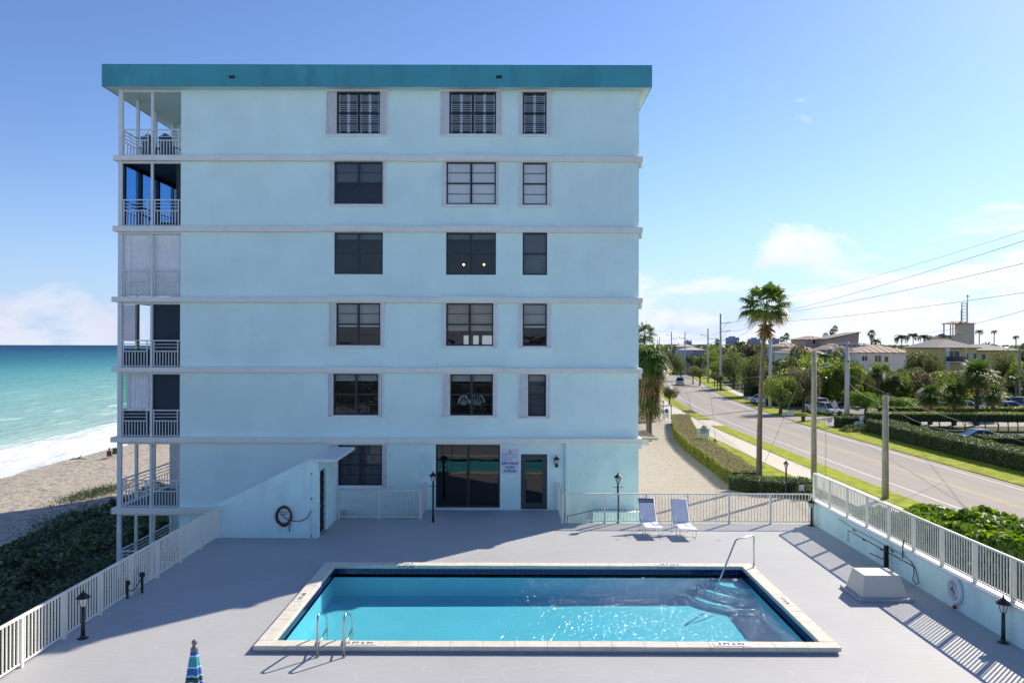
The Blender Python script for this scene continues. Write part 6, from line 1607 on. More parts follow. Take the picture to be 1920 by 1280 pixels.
# yellow house
y = 178
t = house('yellow two-storey house with grey tile roofs and a balcony', [(X(1757, y), y, X(1832, y), y + 14, Z(652, y), 1.9), (X(1828, y + 1), y + 1, X(1912, y + 1), y + 15, Z(657, y), 1.4)],
      [(X(1777, y), X(1799, y), Z(675, y), Z(657, y), y), (X(1809, y), X(1816, y), Z(676, y), Z(661, y), y), (X(1824, y), X(1831, y), Z(673, y), Z(661, y), y), (X(1840, y + 1), X(1848, y + 1), Z(675, y), Z(663, y), y + 1), (X(1890, y + 1), X(1900, y + 1), Z(675, y), Z(665, y), y + 1)], M['houseyellow'], M['tile_grey'], ov=.7)
mb = MB(); mb.box(X(1767, y), y - 1.5, Z(679, y), X(1806, y), y, Z(677, y)); mb.build('balcony', M['housewhite'], t)
mb = MB(); mb.box(X(1768, y), y - 1.45, Z(677, y), X(1805, y), y - 1.40, Z(668, y)); mb.build('parapet', M['hglass'], t)
for px in (1768, 1772, 1804):
    mb = MB(); mb.box(X(px, y), y - 1.4, GZ, X(px, y) + .25, y - 1.15, Z(652, y)); mb.build('column', M['housewhite'], t)
# church tower with an open belfry, a lattice and a cross
y = 228; t = thing('church_tower', 'square cream tower with open belfry, metal lattice and cross rising above the yellow house', 'tower', (X(1803, y), y, GZ))
za, zb = Z(607, y), Z(640, y)
mb = MB(); mb.box(X(1803, y), y, GZ, X(1827, y), y + 3.6, za); mb.box(X(1781, y), y, GZ, X(1803, y) - .01, y + 3.6, Z(628, y)); mb.box(X(1759, y), y - 1, GZ, X(1781, y) - .01, y + 3, Z(633, y)); mb.build('wall', M['housecream'], t)
for px in (1782, 1786.5):
    mb = MB(); mb.box(X(px, y), y + .05, Z(628, y), X(px + 1.6, y), y + .3, za); mb.build('column', M['housecream'], t)
mb = MB(); mb.box(X(1781, y), y + 3.3, Z(628, y), X(1783, y), y + 3.6, za); mb.build('column', M['housecream'], t)
mb = MB(); hip(mb, X(1781, y), y, X(1827, y), y + 3.6, za + .2, .65, .3); mb.build('roof', M['tile_red'], t)
mb = MB(); hip(mb, X(1760, y), y - 1, X(1781, y) - .4, y + 3, Z(633, y) + .2, 1.0, .3); mb.build('roof', M['tile_red'], t)
xa, xb, xc2 = X(1808.5, y), X(1812, y), X(1818.5, y); zt, zt2, zt3 = Z(567, y), Z(580, y), Z(551, y)
for nm, (px_, top_, wv) in {'mast': (xc2, zt3, .28), 'strut': (xa, zt, .18), 'outer': (X(1807.2, y), zt2, .14)}.items():
    mb = MB(); mb.box(px_ - wv / 2, y + 1.2, za + .5, px_ + wv / 2, y + 1.5, top_ if nm != 'mast' else Z(566, y)); mb.build('upright', M['polegrey'], t)
mb = MB(); mb.box(xc2 + .05, y + 1.3, Z(566, y), xc2 + .22, y + 1.45, zt3); mb.box(xc2 - .4, y + 1.3, Z(555.5, y), xc2 + .68, y + 1.45, Z(554, y)); mb.build('cross', M['polegrey'], t)
nbr = 6
for q in range(nbr):
    z0 = za + .8 + (zt - za - .8) * q / nbr; z1 = za + .8 + (zt - za - .8) * (q + 1) / nbr
    mb = MB(); mb.tube([(xa, y + 1.35, z1), (xc2, y + 1.35, z1)], .06, 5); mb.tube([(xa, y + 1.35, z1), (xc2, y + 1.35, z0 + .3)], .05, 5); mb.build('brace', M['polegrey'], t)
# others
y = 270; t = house('lilac pink house with a pale tile roof left of the slanted roof', [(X(1510, y), y, X(1552, y), y + 14, Z(637, y), 1.2)], [(X(1523, y), X(1529, y), Z(645, y), Z(637, y), y)], M['housepink'], M['tile_red'])
y = 262; t = thing('slanted_roof_house', 'salmon pink house with one large roof plane rising to the right', 'house', (X(1550, y), y, GZ))
mb = MB(); z0, z1 = Z(637, y), Z(624, y); xa, xb = X(1551, y), X(1611, y)
mb.hexa([(xa, y, GZ), (xb - 1, y, GZ), (xb - 1, y + 12, GZ), (xa, y + 12, GZ)], [(xa, y, z0), (xb, y, z1), (xb, y + 12, z1), (xa, y + 12, z0)]); mb.build('wall', M['housepink'], t)
mb = MB(); mb.hexa([(xa - .5, y - .5, z0), (xb + .3, y - .5, z1 + .03), (xb + .3, y + 12, z1 + .03), (xa - .5, y + 12, z0)], [(xa - .5, y - .5, z0 + .3), (xb + .3, y - .5, z1 + .33), (xb + .3, y + 12, z1 + .33), (xa - .5, y + 12, z0 + .3)]); mb.build('roof', M['tile_grey'], t)
y = 205; house('low house with a red and white striped tile roof behind the tall palm trunk', [(X(1486, y), y, X(1545, y), y + 14, Z(663, y), 2.0)], [(X(1500, y), X(1508, y), Z(676, y), Z(668, y), y)], M['housewhite'], M['tile_red'])
y = 238; house('low house with a pale tile roof left of the striped one', [(X(1462, y), y, X(1506, y), y + 12, Z(651, y), 1.2)], [(X(1472, y), X(1480, y), Z(664, y), Z(656, y), y)], M['housecream'], M['tile_red'])
y = 225; house('house with a pale pink roof between the wooden pole and the white house', [(X(1550, y), y, X(1596, y), y + 10, Z(656, y), 1.7)], [(X(1560, y), X(1568, y), Z(672, y), Z(662, y), y)], M['housegrey'], M['tile_red'])
y = 330; house('distant house with a cream hipped roof at the bend of the road', [(X(1274, y), y, X(1302, y), y + 10, Z(651, y), 1.0)], [(X(1280, y), X(1284, y), Z(659, y), Z(654, y), y)], M['housegrey'], M['concrete'])
y = 265; t = thing('screened_pool_house', 'pale lilac house with a dark framed screen enclosure near the bend', 'house', (X(1300, y), y, GZ))
mb = MB(); mb.box(X(1285, y), y + 1, GZ, X(1325, y), y + 12, Z(657, y)); mb.build('wall', M['housegrey'], t)
mb = MB(); hip(mb, X(1285, y), y + 1, X(1325, y), y + 12, Z(657, y), .9, .3); mb.build('roof', M['housegrey'], t)
for q in range(6):
    xq = X(1297 + q * 5.6, y); mb = MB(); mb.box(xq - .08, y, GZ, xq + .08, y + .12, Z(657 if 0 < q < 5 else 663, y)); mb.build('screen_post', M['bronze'], t)
mb = MB(); mb.box(X(1297, y), y, Z(668, y), X(1325, y), y + .1, Z(667.3, y)); mb.build('screen_rail', M['bronze'], t)
for i, (px0, px1, py0, py1, y, lb, mt) in enumerate([(1757, 1700, 0, 0, 0, '', None)][:0] + [
      (1367, 1386, 632.5, 650, 1500, 'left of two pale blue tower blocks on the horizon', M['farblue']), (1409, 1426, 635, 650, 1520, 'right of two pale blue tower blocks on the horizon', M['farblue']),
      (1449, 1461, 634.5, 650, 1600, 'narrow pale tower block on the horizon right of the tall palm', M['farblue']), (1287, 1297, 639, 650, 1700, 'low pale block on the horizon above the cream roof', M['farblue'])]):
    t = thing('tower_block', lb, 'building', (X(px0, y), y, GZ)); mb = MB(); zt = Z(py0, y, px0)
    mb.box(X(px0, y), y, GZ, X(px1, y), y + 25, zt); mb.box(X(px0 + 3, y), y + 4, zt, X(px1 - 6, y), y + 15, zt + 2.5); mb.build('wall', mt, t)
    for q in range(3):
        mb = MB(); z_ = zt - 2.6 - q * 3.4; mb.box(X(px0 + 1, y), y - .3, z_, X(px1 - 1, y), y - .05, z_ + 1.2); mb.build('window', M['hglass'] if False else mat('haze-tinted glass', (.32, .38, .47), .4), t)  # pane colour is paled to imitate distance haze
y = 160; t = thing('garden_shelter', 'pale blue pointed shelter roof behind the silver cars', 'shelter', (X(1558, y), y, GZ))
mb = MB(); hip(mb, X(1530, y), y, X(1566, y), y + 6, Z(722, y), 2.4, .2); mb.build('roof', M['farblue'], t); mb = MB()
for px in (1533, 1563): mb.box(X(px, y), y + .2, GZ, X(px, y) + .2, y + .4, Z(722, y) - .18)
mb.build('column', M['housewhite'], t)
y = 172; house('low pale house behind the tree by the silver cars', [(X(1530, y), y, X(1575, y), y + 9, Z(690, y), 1.2)], [(X(1536, y), X(1543, y), Z(712, y), Z(702, y), y)], M['housecream'], M['concrete'])

# ================================================================== VEHICLES
def car(label, loc, rz, paint, kind='suv', group=None):
    t = thing('car' if kind != 'pickup' else 'pickup_truck', label, 'car' if kind != 'pickup' else 'pickup', loc, group, rz); ORG[t.name] = Vector((0, 0, 0))
    Wd = .93; L2 = 2.35 if kind != 'pickup' else 2.75; hb = {'suv': .95, 'pickup': 1.05, 'sedan': .85, 'van': 1.05}[kind]; ht = {'suv': 1.68, 'pickup': 1.85, 'sedan': 1.44, 'van': 2.05}[kind]
    # body: stations along the length (y), front at -y
    st_ = [(-L2, .45, hb - .28, .80), (-L2 + .12, .30, hb - .16, .90), (-L2 + 1.15, .26, hb, Wd), (L2 - .5, .26, hb + .02, Wd), (L2 - .06, .34, hb, .90), (L2, .45, hb - .12, .84)]
    vs = []
    for (y, zl, zh, wv) in st_: vs += [(-wv, y, zl), (wv, y, zl), (wv + .01, y, zh - .22), (wv - .08, y, zh), (-wv + .08, y, zh), (-wv - .01, y, zh - .22)]
    fs = []
    for i in range(len(st_) - 1):
        for k in range(6): a = i * 6 + k; b2 = i * 6 + (k + 1) % 6; fs.append((a, b2, b2 + 6, a + 6))
    fs += [(5, 4, 3, 2, 1, 0), tuple(len(vs) - 6 + k for k in range(6))]
    MB().add(vs, [f[::-1] for f in fs]).build('body', paint, t, bevel=.05)
    if kind == 'pickup': cab = [(-L2 + 1.2, hb), (-L2 + 1.9, ht - .05), (.35, ht), (.75, hb)]
    elif kind == 'suv': cab = [(-L2 + 1.05, hb), (-L2 + 1.85, ht - .04), (L2 - .45, ht - .02), (L2 - .12, hb)]
    elif kind == 'van': cab = [(-L2 + .7, hb), (-L2 + 1.35, ht - .04), (L2 - .25, ht), (L2 - .05, hb)]
    else: cab = [(-L2 + 1.2, hb), (-L2 + 2.0, ht - .02), (.75, ht), (1.75, hb)]
    w0, w1 = Wd - .07, Wd - .22; vs = []
    for (y, z) in cab: wv = w0 if z == hb else w1; vs += [(-wv, y, z - .01), (wv, y, z - .01)]
    MB().add(vs, [(0, 1, 3, 2), (2, 3, 5, 4), (4, 5, 7, 6), (0, 2, 4, 6), (1, 7, 5, 3), (0, 6, 7, 1)]).build('cabin_glass', M['carglass'], t)
    mb = MB(); (ya, _), (yb2, zb2), (yc, zc2), (yd, _) = cab
    mb.hexa([(-w1 - .02, yb2 - .05, zb2 - .06), (w1 + .02, yb2 - .05, zb2 - .06), (w1 + .02, yc + .05, zc2 - .06), (-w1 - .02, yc + .05, zc2 - .06)], [(-w1 + .06, yb2, zb2 + .035), (w1 - .06, yb2, zb2 + .035), (w1 - .06, yc, zc2 + .035), (-w1 + .06, yc, zc2 + .035)])
    for s in (-1, 1):
        for (p, q) in (((s * w0, ya, hb), (s * w1, yb2, zb2)), ((s * w1, yc, zc2), (s * w0, yd, hb)), ((s * (w0 + .005), (ya + yd) / 2, hb), (s * (w1 + .01), (yb2 + yc) / 2, zb2))): mb.tube([p, q], .045, 5)
    mb.build('roof', paint, t)
    for s in (-1, 1):
        for y in (-L2 + .85, L2 - .9):
            mb = MB(); mb.smooth = False; mb.tube([(s * (Wd - .20), y, .34), (s * (Wd + .02), y, .34)], .34, 16); wl = mb.build('wheel', M['tyre'], t)
            mb = MB(); mb.tube([(s * (Wd + .02), y, .34), (s * (Wd + .03), y, .34)], .20, 10); mb.build('rim', M['rim'], wl)
        mb = MB(); mb.box(s * .55, -L2 - .005, hb - .34, s * .82, -L2 + .12, hb - .18); mb.build('headlight', M['lampglass'], t)
        mb = MB(); mb.box(s * .66, L2 - .10, hb - .30, s * .86, L2 + .02, hb - .10); mb.build('taillight', M['red'], t)
        mb = MB(); mb.box(s * Wd, ya + .35, hb - .02, s * (Wd + .20), ya + .48, hb + .12); mb.build('mirror', paint, t)
    mb = MB(); mb.box(-.80, -L2 - .06, .36, .80, -L2 + .06, .52); mb.build('bumper', M['bronze'] if kind != 'pickup' else M['rim'], t)
    mb = MB(); mb.box(-.80, L2 - .06, .38, .80, L2 + .08, .56); mb.build('bumper', M['rim'], t)
    mb = MB(); mb.box(-.5, -L2 - .015, hb - .42, .5, -L2 + .05, hb - .26); mb.build('grille', M['black'], t)
    mb = MB(); mb.box(-.17, L2 + .01, hb - .32, .17, L2 + .03, hb - .2); mb.build('number_plate', M['signwhite'], t)
    if kind == 'pickup':
        mb = MB(); mb.box(-.72, .9, hb + .012, .72, L2 - .15, hb + .03); mb.build('load_bed', M['black'], t)
    return t
def paint(nm, c): m = mat(nm, c, .28, .03, 2); m.node_tree.nodes['Principled BSDF'].inputs['Coat Weight'].default_value = .6; return m
PW, PS, PG, PBk = paint('white car paint', (.70, .71, .73)), paint('silver car paint', (.42, .45, .50)), paint('grey car paint', (.20, .215, .24)), paint('dark blue car paint', (.03, .04, .09))
y = 193; car('silver grey pickup driving away along the road, the only vehicle on it', (fx(1275, y, 715), y, GZ), R(-14), PS, 'pickup')
car('silver crossover facing the road beside the diamond-shaped signs', (fx(1549, 112, 765), 111.5, GZ), R(8), PS, 'suv')
car('white van half hidden behind the wooden pole next to the silver crossover', (fx(1534, 116, 765), 116, GZ), R(10), PW, 'van')
car('white car half hidden by the trees left of the street name post', (fx(1430, 134, 765), 134, GZ), R(70), PW, 'sedan')
car('silver round-roofed car standing behind the short dark hedge in the lane', (fx(1842, 78.5, 806), 78.4, GZ), R(82), PS, 'sedan')
car('white pickup parked behind the right stout cabbage palm', (fx(1805, 114, 760), 114, GZ), R(80), PW, 'pickup')
car('white car with a blue cast parked left of the right stout cabbage palm', (fx(1777, 112, 760), 112, GZ), R(20), PW, 'suv')
car('dark blue car parked furthest left in the row behind the cabbage palms', (fx(1757, 118, 760), 118, GZ), R(80), PBk, 'sedan')
car('white sports car parked near the right edge in front of the van', (fx(1893, 115, 760), 115, GZ), R(85), PW, 'suv')
car('pale van parked at the right edge of the photo', (fx(1921, 119, 760), 119, GZ), R(80), PS, 'van')
car('dark car parked between the cabbage palms and the white sports car', (fx(1866, 117, 760), 117, GZ), R(80), PG, 'sedan')

# ================================================================== POLES, WIRES
def pole(label, px, pyb, pyt, wpx, mt, y=None, arms=(), z0=GZ, group=None, taper=.75, name='utility_pole'):
    b = onz(px, pyb, z0) if y is None else Vector((fx(px, y, pyb), y, z0)); zt = fz(pyt, b.y, px); r = wpx / 2 / FPX * b.y
    t = thing(name, label, 'pole', b, group); mb = MB(); mb.smooth = True; mb.tube([(b.x, b.y, z0 - .1), (b.x, b.y, zt)], [r, r * taper], 12); mb.build('shaft', mt, t)
    for (pya, side, l) in arms:
        za = fz(pya, b.y, px); mb = MB(); mb.tube([(b.x, b.y, za - .15), (b.x + side * l, b.y - .2, za)], .07, 6); mb.build('arm', mt, t)
        mb = MB(); mb.lathe((b.x + side * l, b.y - .2, za - .02), [(.09, 0), (.12, .08), (.06, .16), (.12, .24), (.05, .3)], 8); mb.build('insulator', M['polegrey'], t)
    return b, zt, t
wp = pole('round wooden pole standing at the corner of the drive fence and the low wall', 1526, 918, 658, 11, M['wood'])
gp = pole('short weathered grey post standing between the road fence and the road', 1660, 936, 741, 13, M['wood'], taper=.8)
a1 = pole('tall grey utility pole with three short arms, nearest of the row beyond the road', 1351, 731, 588, 4.6, M['polegrey'], arms=((605, 1, 1.9), (620.5, 1, 1.9), (637, 1, 1.9)))
a2 = pole('grey utility pole with one arm to each side, second of the row beyond the road', 1327.5, 717, 615, 3.4, M['polegrey'], arms=((628, -1, 1.9), (634.5, 1, 1.9)))
a3 = pole('third grey utility pole of the far row, in front of the cream roof', 1284.5, 700, 622.5, 2.6, M['polegrey'], y=255, arms=((633, -1, 1.9), (637, 1, 1.9)))
a4 = pole('fourth far utility pole, standing right of the bend', 1259, 690, 621.5, 2.6, M['polegrey'], y=300, arms=((628, -1, 1.9), (635, 1, 1.9)))
a5 = pole('far thin utility pole, right one of the last pair', 1236.5, 690, 632, 1.8, M['polegrey'], y=380)
a6 = pole('far thin utility pole, left one of the last pair', 1233, 690, 636, 1.6, M['polegrey'], y=430)
cpole = pole('thick pale concrete pole directly behind the tall palm', 1444, 766, 598, 6.5, M['polegrey'], y=122, arms=((602, -1, 1.7),))
tp_ = pole('pale concrete pole with a crossarm of hanging lamps and insulators', 1588, 779, 641, 9.5, M['polegrey'])
b, zt, t = tp_
for (pya, xa, xb) in ((644, 1562, 1622), (679, 1578, 1602)):
    z = fz(pya, b.y, 1588); mb = MB(); mb.box(fx(xa, b.y, 650), b.y - .35, z - .06, fx(xb, b.y, 650), b.y - .25, z + .06); mb.build('crossarm', M['polegrey'], t)
    for px in np.arange(xa + 2, xb, 9):
        mb = MB(); mb.lathe((fx(px, b.y, 650), b.y - .3, z - .38 if pya == 644 else z), [(.03, 0), (.13, .06), (.06, .2), (.03, .32)], 7); mb.build('insulator', M['black'], t)
mb = MB(); mb.smooth = True; mb.tube([(b.x, b.y, fz(672, b.y, 1588)), (b.x - 2.2, b.y - 1, fz(668, b.y, 1588) + 1.1), (b.x - 3.2, b.y - 1.4, fz(668, b.y, 1588) + .9)], .05, 6); mb.build('lamp_arm', M['polegrey'], t)
rp_ = pole('dark wooden pole at the right edge in front of the yellow house', 1912, 745, 652, 5, M['wood'], y=125)
b, zt, t = wp
mb = MB(); mb.tube([(b.x, b.y, fz(693, b.y, 1526)), (b.x + 1.3, b.y, fz(683, b.y, 1526))], .04, 6); mb.build('stay_arm', M['polegrey'], t)
def wire(label, P0, P1, sag=.3, r=.022, n=14, mt=None, group='overhead wires'):
    P0, P1 = Vector(P0), Vector(P1); mid = (P0 + P1) / 2; t = None
    mb = MB(); mb.smooth = True; mb.tube([P0.lerp(P1, u) - Vector((0, 0, sag * 4 * u * (1 - u))) for u in np.linspace(0, 1, n)], r, 5)
    return tag(mb.build('wire', mt or M['cable']), label, 'wire', group)
def thru(pa, ya, pb, yb2):       # a straight line through two seen points, prolonged past the frame
    a, b2 = ony(pa[0], pa[1], ya), ony(pb[0], pb[1], yb2); return a, b2 + (b2 - a) * .25
for i, (pa, ya, pb, yb2, lb) in enumerate([((1478, 557), 121, (1920, 423), 52, 'highest overhead wire crossing the upper right sky'), ((1440, 590), 122, (1920, 441), 50, 'second overhead wire from the top, crossing the clouds'), ((1440, 590), 122.3, (1920, 483), 50, 'third overhead wire from the top'),
      ((1422, 605), 122, (1920, 539), 56, 'fourth overhead wire, passing above the lattice of the tower'), ((1722, 625), 140, (1920, 574), 66, 'lowest overhead wire on the right, passing behind the church tower')]):
    a, b2 = thru(pa, ya, pb, yb2); wire(lb, a, b2, .55, .019 if i != 0 else .013)
for i, ((pa, qa), (pb, qb), lb) in enumerate([(((1351, 605), a1[0].y), ((1437, 583), 122), 'upper wire between the tall grey pole and the palm'), (((1364, 620.5), a1[0].y), ((1437, 597), 122), 'middle wire between the tall grey pole and the palm'), (((1364, 637), a1[0].y), ((1422, 604), 122), 'lower wire between the tall grey pole and the palm')]):
    wire(lb, ony(pa[0], pa[1], qa), ony(pb[0], pb[1], qb), .6, .025)
for k, dz in enumerate((0, -1.9)):
    chain = [Vector((p[0].x + 1.5, p[0].y, p[1] - 1.6 + dz)) for p in (a1, a2, a3, a4, a5)]
    for j, (p, q) in enumerate(zip(chain, chain[1:])): wire(['upper', 'lower'][k] + ' wire on stretch ' + ['one', 'two', 'three', 'four'][j] + ' of the far pole row, counted from the tall grey pole', p, q, .8, .03)
for i, ((pa, ya), (pb, yb2), lb) in enumerate([(((1588, 700), 110), ((1920, 828), 47), 'telephone line sagging from the concrete pole across the hedges'), (((1664, 757), 46.5), ((1588, 712), 110), 'line from the grey post up to the concrete pole'), (((1530, 690), 51), ((1351, 705), 169), 'thin line from the wooden pole to the tall grey pole'),
      (((1588, 703), 110), ((1920, 714), 100), 'level line passing in front of the cabbage palms'), (((1660, 757), 46), ((1808, 806), 60), 'line sagging down from the grey post to the right')]):
    wire(lb, ony(pa[0], pa[1], ya), ony(pb[0], pb[1], yb2), .5, .018)
g0 = ony(1519, 668, wp[0].y); g1 = onz(1424, 893, GZ + .6); wire('slack guy wire from the wooden pole down to the foot of the tall palm', g0, (b_ if False else Vector((fx(1423, 54, 893), 54.0, fz(893, 54, 1423)))), -.0, .014, group=None)

# ================================================================== SIGNS, POSTS
def signboard(label, px, pyb, parts, name='sign', y=None):
    b = onz(px, pyb, GZ) if y is None else Vector((fx(px, y, pyb), y, GZ)); t = thing(name, label, 'sign', b); return b, t
# the building's name sign on the lawn
y = 72.5; t = thing('name_sign', 'pale green sign reading Surf with a dark round emblem behind the hedge', 'sign', (fx(1320, y, 810), y, GZ))
x0, x1, zb, zt = fx(1309.5, y), fx(1330, y), fz(818, y, 1320), fz(806, y, 1320); xm = (x0 + x1) / 2
mb = MB(); prof = [(x0, zb), (x1, zb), (x1 + .02, zt - .05), (xm + .55, zt + .15), (xm + .28, fz(802, y, 1320)), (xm - .28, fz(802, y, 1320)), (xm - .55, zt + .15), (x0 - .02, zt - .05)]
mb.add([(x, y, z) for x, z in prof] + [(x, y + .12, z) for x, z in prof], [tuple(range(8)), tuple(range(15, 7, -1))] + [(k, k + 8, (k + 1) % 8 + 8, (k + 1) % 8) for k in range(8)]); mb.build('board', M['signgreen'], t)
mb = MB(); mb.tube([(xm, y - .03, fz(802.5, y, 1320)), (xm, y - .001, fz(802.5, y, 1320))], .24, 18); mb.build('emblem', M['signblue'], t)
mb = MB(); mb.box(xm - .15, y - .036, fz(801.6, y, 1320), xm + .15, y - .03, fz(801.6, y, 1320) + .035); mb.box(xm - .19, y - .036, fz(803.4, y, 1320), xm + .19, y - .03, fz(803.4, y, 1320) + .045); mb.build('emblem_line', M['signwhite'], t)
txt('lettering', 'Surf', .44, (xm, y - .006, fz(809.5, y, 1320)), (R(90), 0, 0), M['signblue'], t, bold=.012)
txt('lettering', '1507', .16, (xm + .12, y - .006, fz(814.8, y, 1320)), (R(90), 0, 0), M['signblue'], t) if False else None
mb = MB(); mb.box(x0 + .1, y + .02, GZ, x0 + .2, y + .1, zb); mb.box(x1 - .2, y + .02, GZ, x1 - .1, y + .1, zb); mb.build('leg', M['signgreen'], t)
# small exit sign by the drive
y = 50.0; t = thing('exit_sign', 'small white EXIT ONLY sign in front of the dark shrub', 'sign', (fx(1503.5, y, 914), y, GZ))
x0, x1, z0, z1 = fx(1499, y), fx(1508, y), fz(919, y, 1503), fz(909, y, 1503)
mb = MB(); mb.box(x0, y, z0, x1, y + .03, z1); mb.build('board', M['signwhite'], t); mb = MB(); mb.box((x0 + x1) / 2 - .02, y + .03, GZ, (x0 + x1) / 2 + .02, y + .05, z1 - .05); mb.build('leg', M['black'], t)
for s, q in (('EXIT', .70), ('ONLY', .28)): txt('lettering', s, .125, ((x0 + x1) / 2, y - .003, z0 + (z1 - z0) * q), (R(90), 0, 0), M['ink'], t)
# street name post
b = onz(1461, 775, GZ); y = b.y; t = thing('street_name_post', 'white street name post with two crossed blades at the side street', 'sign', b)
mb = MB(); mb.tube([b, (b.x + .12, y, fz(726, y, 1461))], .07, 8); mb.build('post', M['white'], t)
mb = MB(); mb.box(b.x - .1, y - .03, fz(731, y, 1461), b.x + .95, y, fz(728.5, y, 1461)); mb.build('name_blade', M['white'], t)
mb = MB(); mb.hexa([(b.x - .35, y + .3, fz(729.5, y, 1461)), (b.x + .1, y - .1, fz(729.5, y, 1461)), (b.x + .1, y - .07, fz(729.5, y, 1461)), (b.x - .35, y + .33, fz(729.5, y, 1461))], [(b.x - .35, y + .3, fz(727.5, y, 1461)), (b.x + .1, y - .1, fz(727.5, y, 1461)), (b.x + .1, y - .07, fz(727.5, y, 1461)), (b.x - .35, y + .33, fz(727.5, y, 1461))]); mb.build('name_blade', M['white'], t)
# arched white sign across the road
y = 89.6; t = thing('arched_sign', 'white arched sign in a dark frame at the corner of the far hedge', 'sign', (fx(1609, y, 800), y, GZ))
x0, x1, z0, z1 = fx(1601, y), fx(1615.5, y), fz(803, y, 1609), fz(794, y, 1609); xm = (x0 + x1) / 2; arc = [(xm + (x1 - x0) / 2 * math.cos(a), z1 + (fz(789.5, y, 1609) - z1) * math.sin(a)) for a in np.linspace(0, math.pi, 9)]
pr = [(x0, z0), (x1, z0)] + arc; n = len(pr)
mb = MB(); mb.add([(x, y, z) for x, z in pr] + [(x, y + .1, z) for x, z in pr], [tuple(range(n)), tuple(range(2 * n - 1, n - 1, -1))] + [(k, k + n, (k + 1) % n + n, (k + 1) % n) for k in range(n)]); mb.build('board', M['signblue'], t)
pr2 = [(xm + (x - xm) * .86, z0 + .06 + (z - z0) * .86) for x, z in pr]; mb = MB(); mb.add([(x, y - .02, z) for x, z in pr2] + [(x, y - .001, z) for x, z in pr2], [tuple(range(n)), tuple(range(2 * n - 1, n - 1, -1))] + [(k, k + n, (k + 1) % n + n, (k + 1) % n) for k in range(n)]); mb.build('panel', M['signwhite'], t)
mb = MB(); mb.box(xm - .08, y - .025, z1 - .02, xm + .08, y - .02, z1 + .10)
for q in range(6): u = x0 + .17 + q * .085; mb.box(u, y - .025, z0 + .14, u + .05, y - .02, z0 + .36)
mb.build('emblem', M['signblue'], t)
mb = MB(); mb.box(x0 - .03, y, GZ, x0 + .05, y + .1, z0 + .1); mb.box(x1 - .05, y, GZ, x1 + .03, y + .1, z0 + .1); mb.build('leg', M['signblue'], t)
y = 91.6; t = thing('sign_stack', 'narrow white stacked sign standing behind the arched sign', 'sign', (fx(1615.5, y, 800), y, GZ))
for q, (a, c) in enumerate(((780, 788.5), (790, 799))):
    mb = MB(); mb.box(fx(1612.5, y), y, fz(c, y, 1615), fx(1619, y), y + .05, fz(a, y, 1615)); mb.build('board', M['housewhite'], t)
mb = MB(); mb.box(fx(1615.4, y), y + .05, GZ, fx(1616.6, y), y + .1, fz(781, y, 1615)); mb.build('leg', M['white'], t)
y = 92.6; t = thing('notice_sign', 'small pale blue sign in front of the dark hedge at the lane', 'sign', (fx(1555.5, y, 790), y, GZ))
mb = MB(); mb.box(fx(1551, y), y, fz(791.5, y, 1555), fx(1560.5, y), y + .04, fz(784.5, y, 1555)); mb.build('board', M['signwhite'], t)
mb = MB(); mb.box(fx(1552, y), y - .004, fz(787.2, y, 1555), fx(1559.5, y), y, fz(786.6, y, 1555)); mb.box(fx(1552, y), y - .004, fz(789.8, y, 1555), fx(1559.5, y), y, fz(789.2, y, 1555)); mb.build('small_print', M['inkblue'], t)
mb = MB(); mb.box(fx(1555.2, y), y + .04, GZ, fx(1556, y), y + .08, fz(785, y, 1555)); mb.build('leg', M['white'], t)
y = 104.5; t = thing('road_sign', 'back of a diamond-shaped road sign with a smaller plate under it', 'sign', (fx(1565, y, 770), y, GZ))
cx_, cz_ = fx(1565, y), fz(758, y, 1565); mb = MB(); r_ = .66; mb.add([(cx_ - r_ * .7, y, cz_), (cx_, y, cz_ - r_), (cx_ + r_ * .7, y, cz_), (cx_, y, cz_ + r_), (cx_ - r_ * .7, y + .03, cz_), (cx_, y + .03, cz_ - r_), (cx_ + r_ * .7, y + .03, cz_), (cx_, y + .03, cz_ + r_)], [(0, 1, 2, 3), (7, 6, 5, 4), (0, 4, 5, 1), (1, 5, 6, 2), (2, 6, 7, 3), (3, 7, 4, 0)]); mb.build('diamond_plate', M['polegrey'], t)
mb = MB(); mb.box(cx_ - .05, y, fz(773, y, 1565), cx_ + .42, y + .03, fz(766, y, 1565)); mb.build('lower_plate', M['housewhite'], t)
mb = MB(); mb.box(cx_ - .03, y + .03, GZ, cx_ + .03, y + .09, cz_ + .5); mb.build('post', M['white'], t)
for px, pyb, pyt, lb in ((1387.5, 736, 707, 'white street sign post seen edge-on right of the tall grey pole'), (1354.8, 728, 702, 'thin white post beside the foot of the tall grey pole')):
    b = onz(px, pyb, GZ); t = thing('sign_post', lb, 'post', b); mb = MB(); mb.tube([b, (b.x, b.y, fz(pyt, b.y, px))], .07, 6); mb.build('post', M['white'], t); mb = MB(); mb.box(b.x - .25, b.y - .05, fz(pyt, b.y, px) - .05, b.x + .2, b.y, fz(pyt, b.y, px) + .15); mb.build('plate', M['white'], t)
b = onz(1506, 790, GZ); t = thing('litter_bin', 'small dark cylindrical bin on the grass corner of the side street', 'bin', b); mb = MB(); mb.lathe(b, [(.22, 0), (.25, .6)], 12); mb.build('body', M['bark_dark'], t); mb = MB(); mb.lathe(b + Vector((0, 0, .6)), [(.27, 0), (.27, .06), (.1, .1)], 12); mb.build('lid', M['black'], t)
mb = MB(); p = [onz(*q, GZ) for q in ((1486, 789), (1500, 794), (1520, 799.5), (1552, 803), (1545, 792), (1520, 788.5), (1500, 787.5))]; zc = GZ + .07
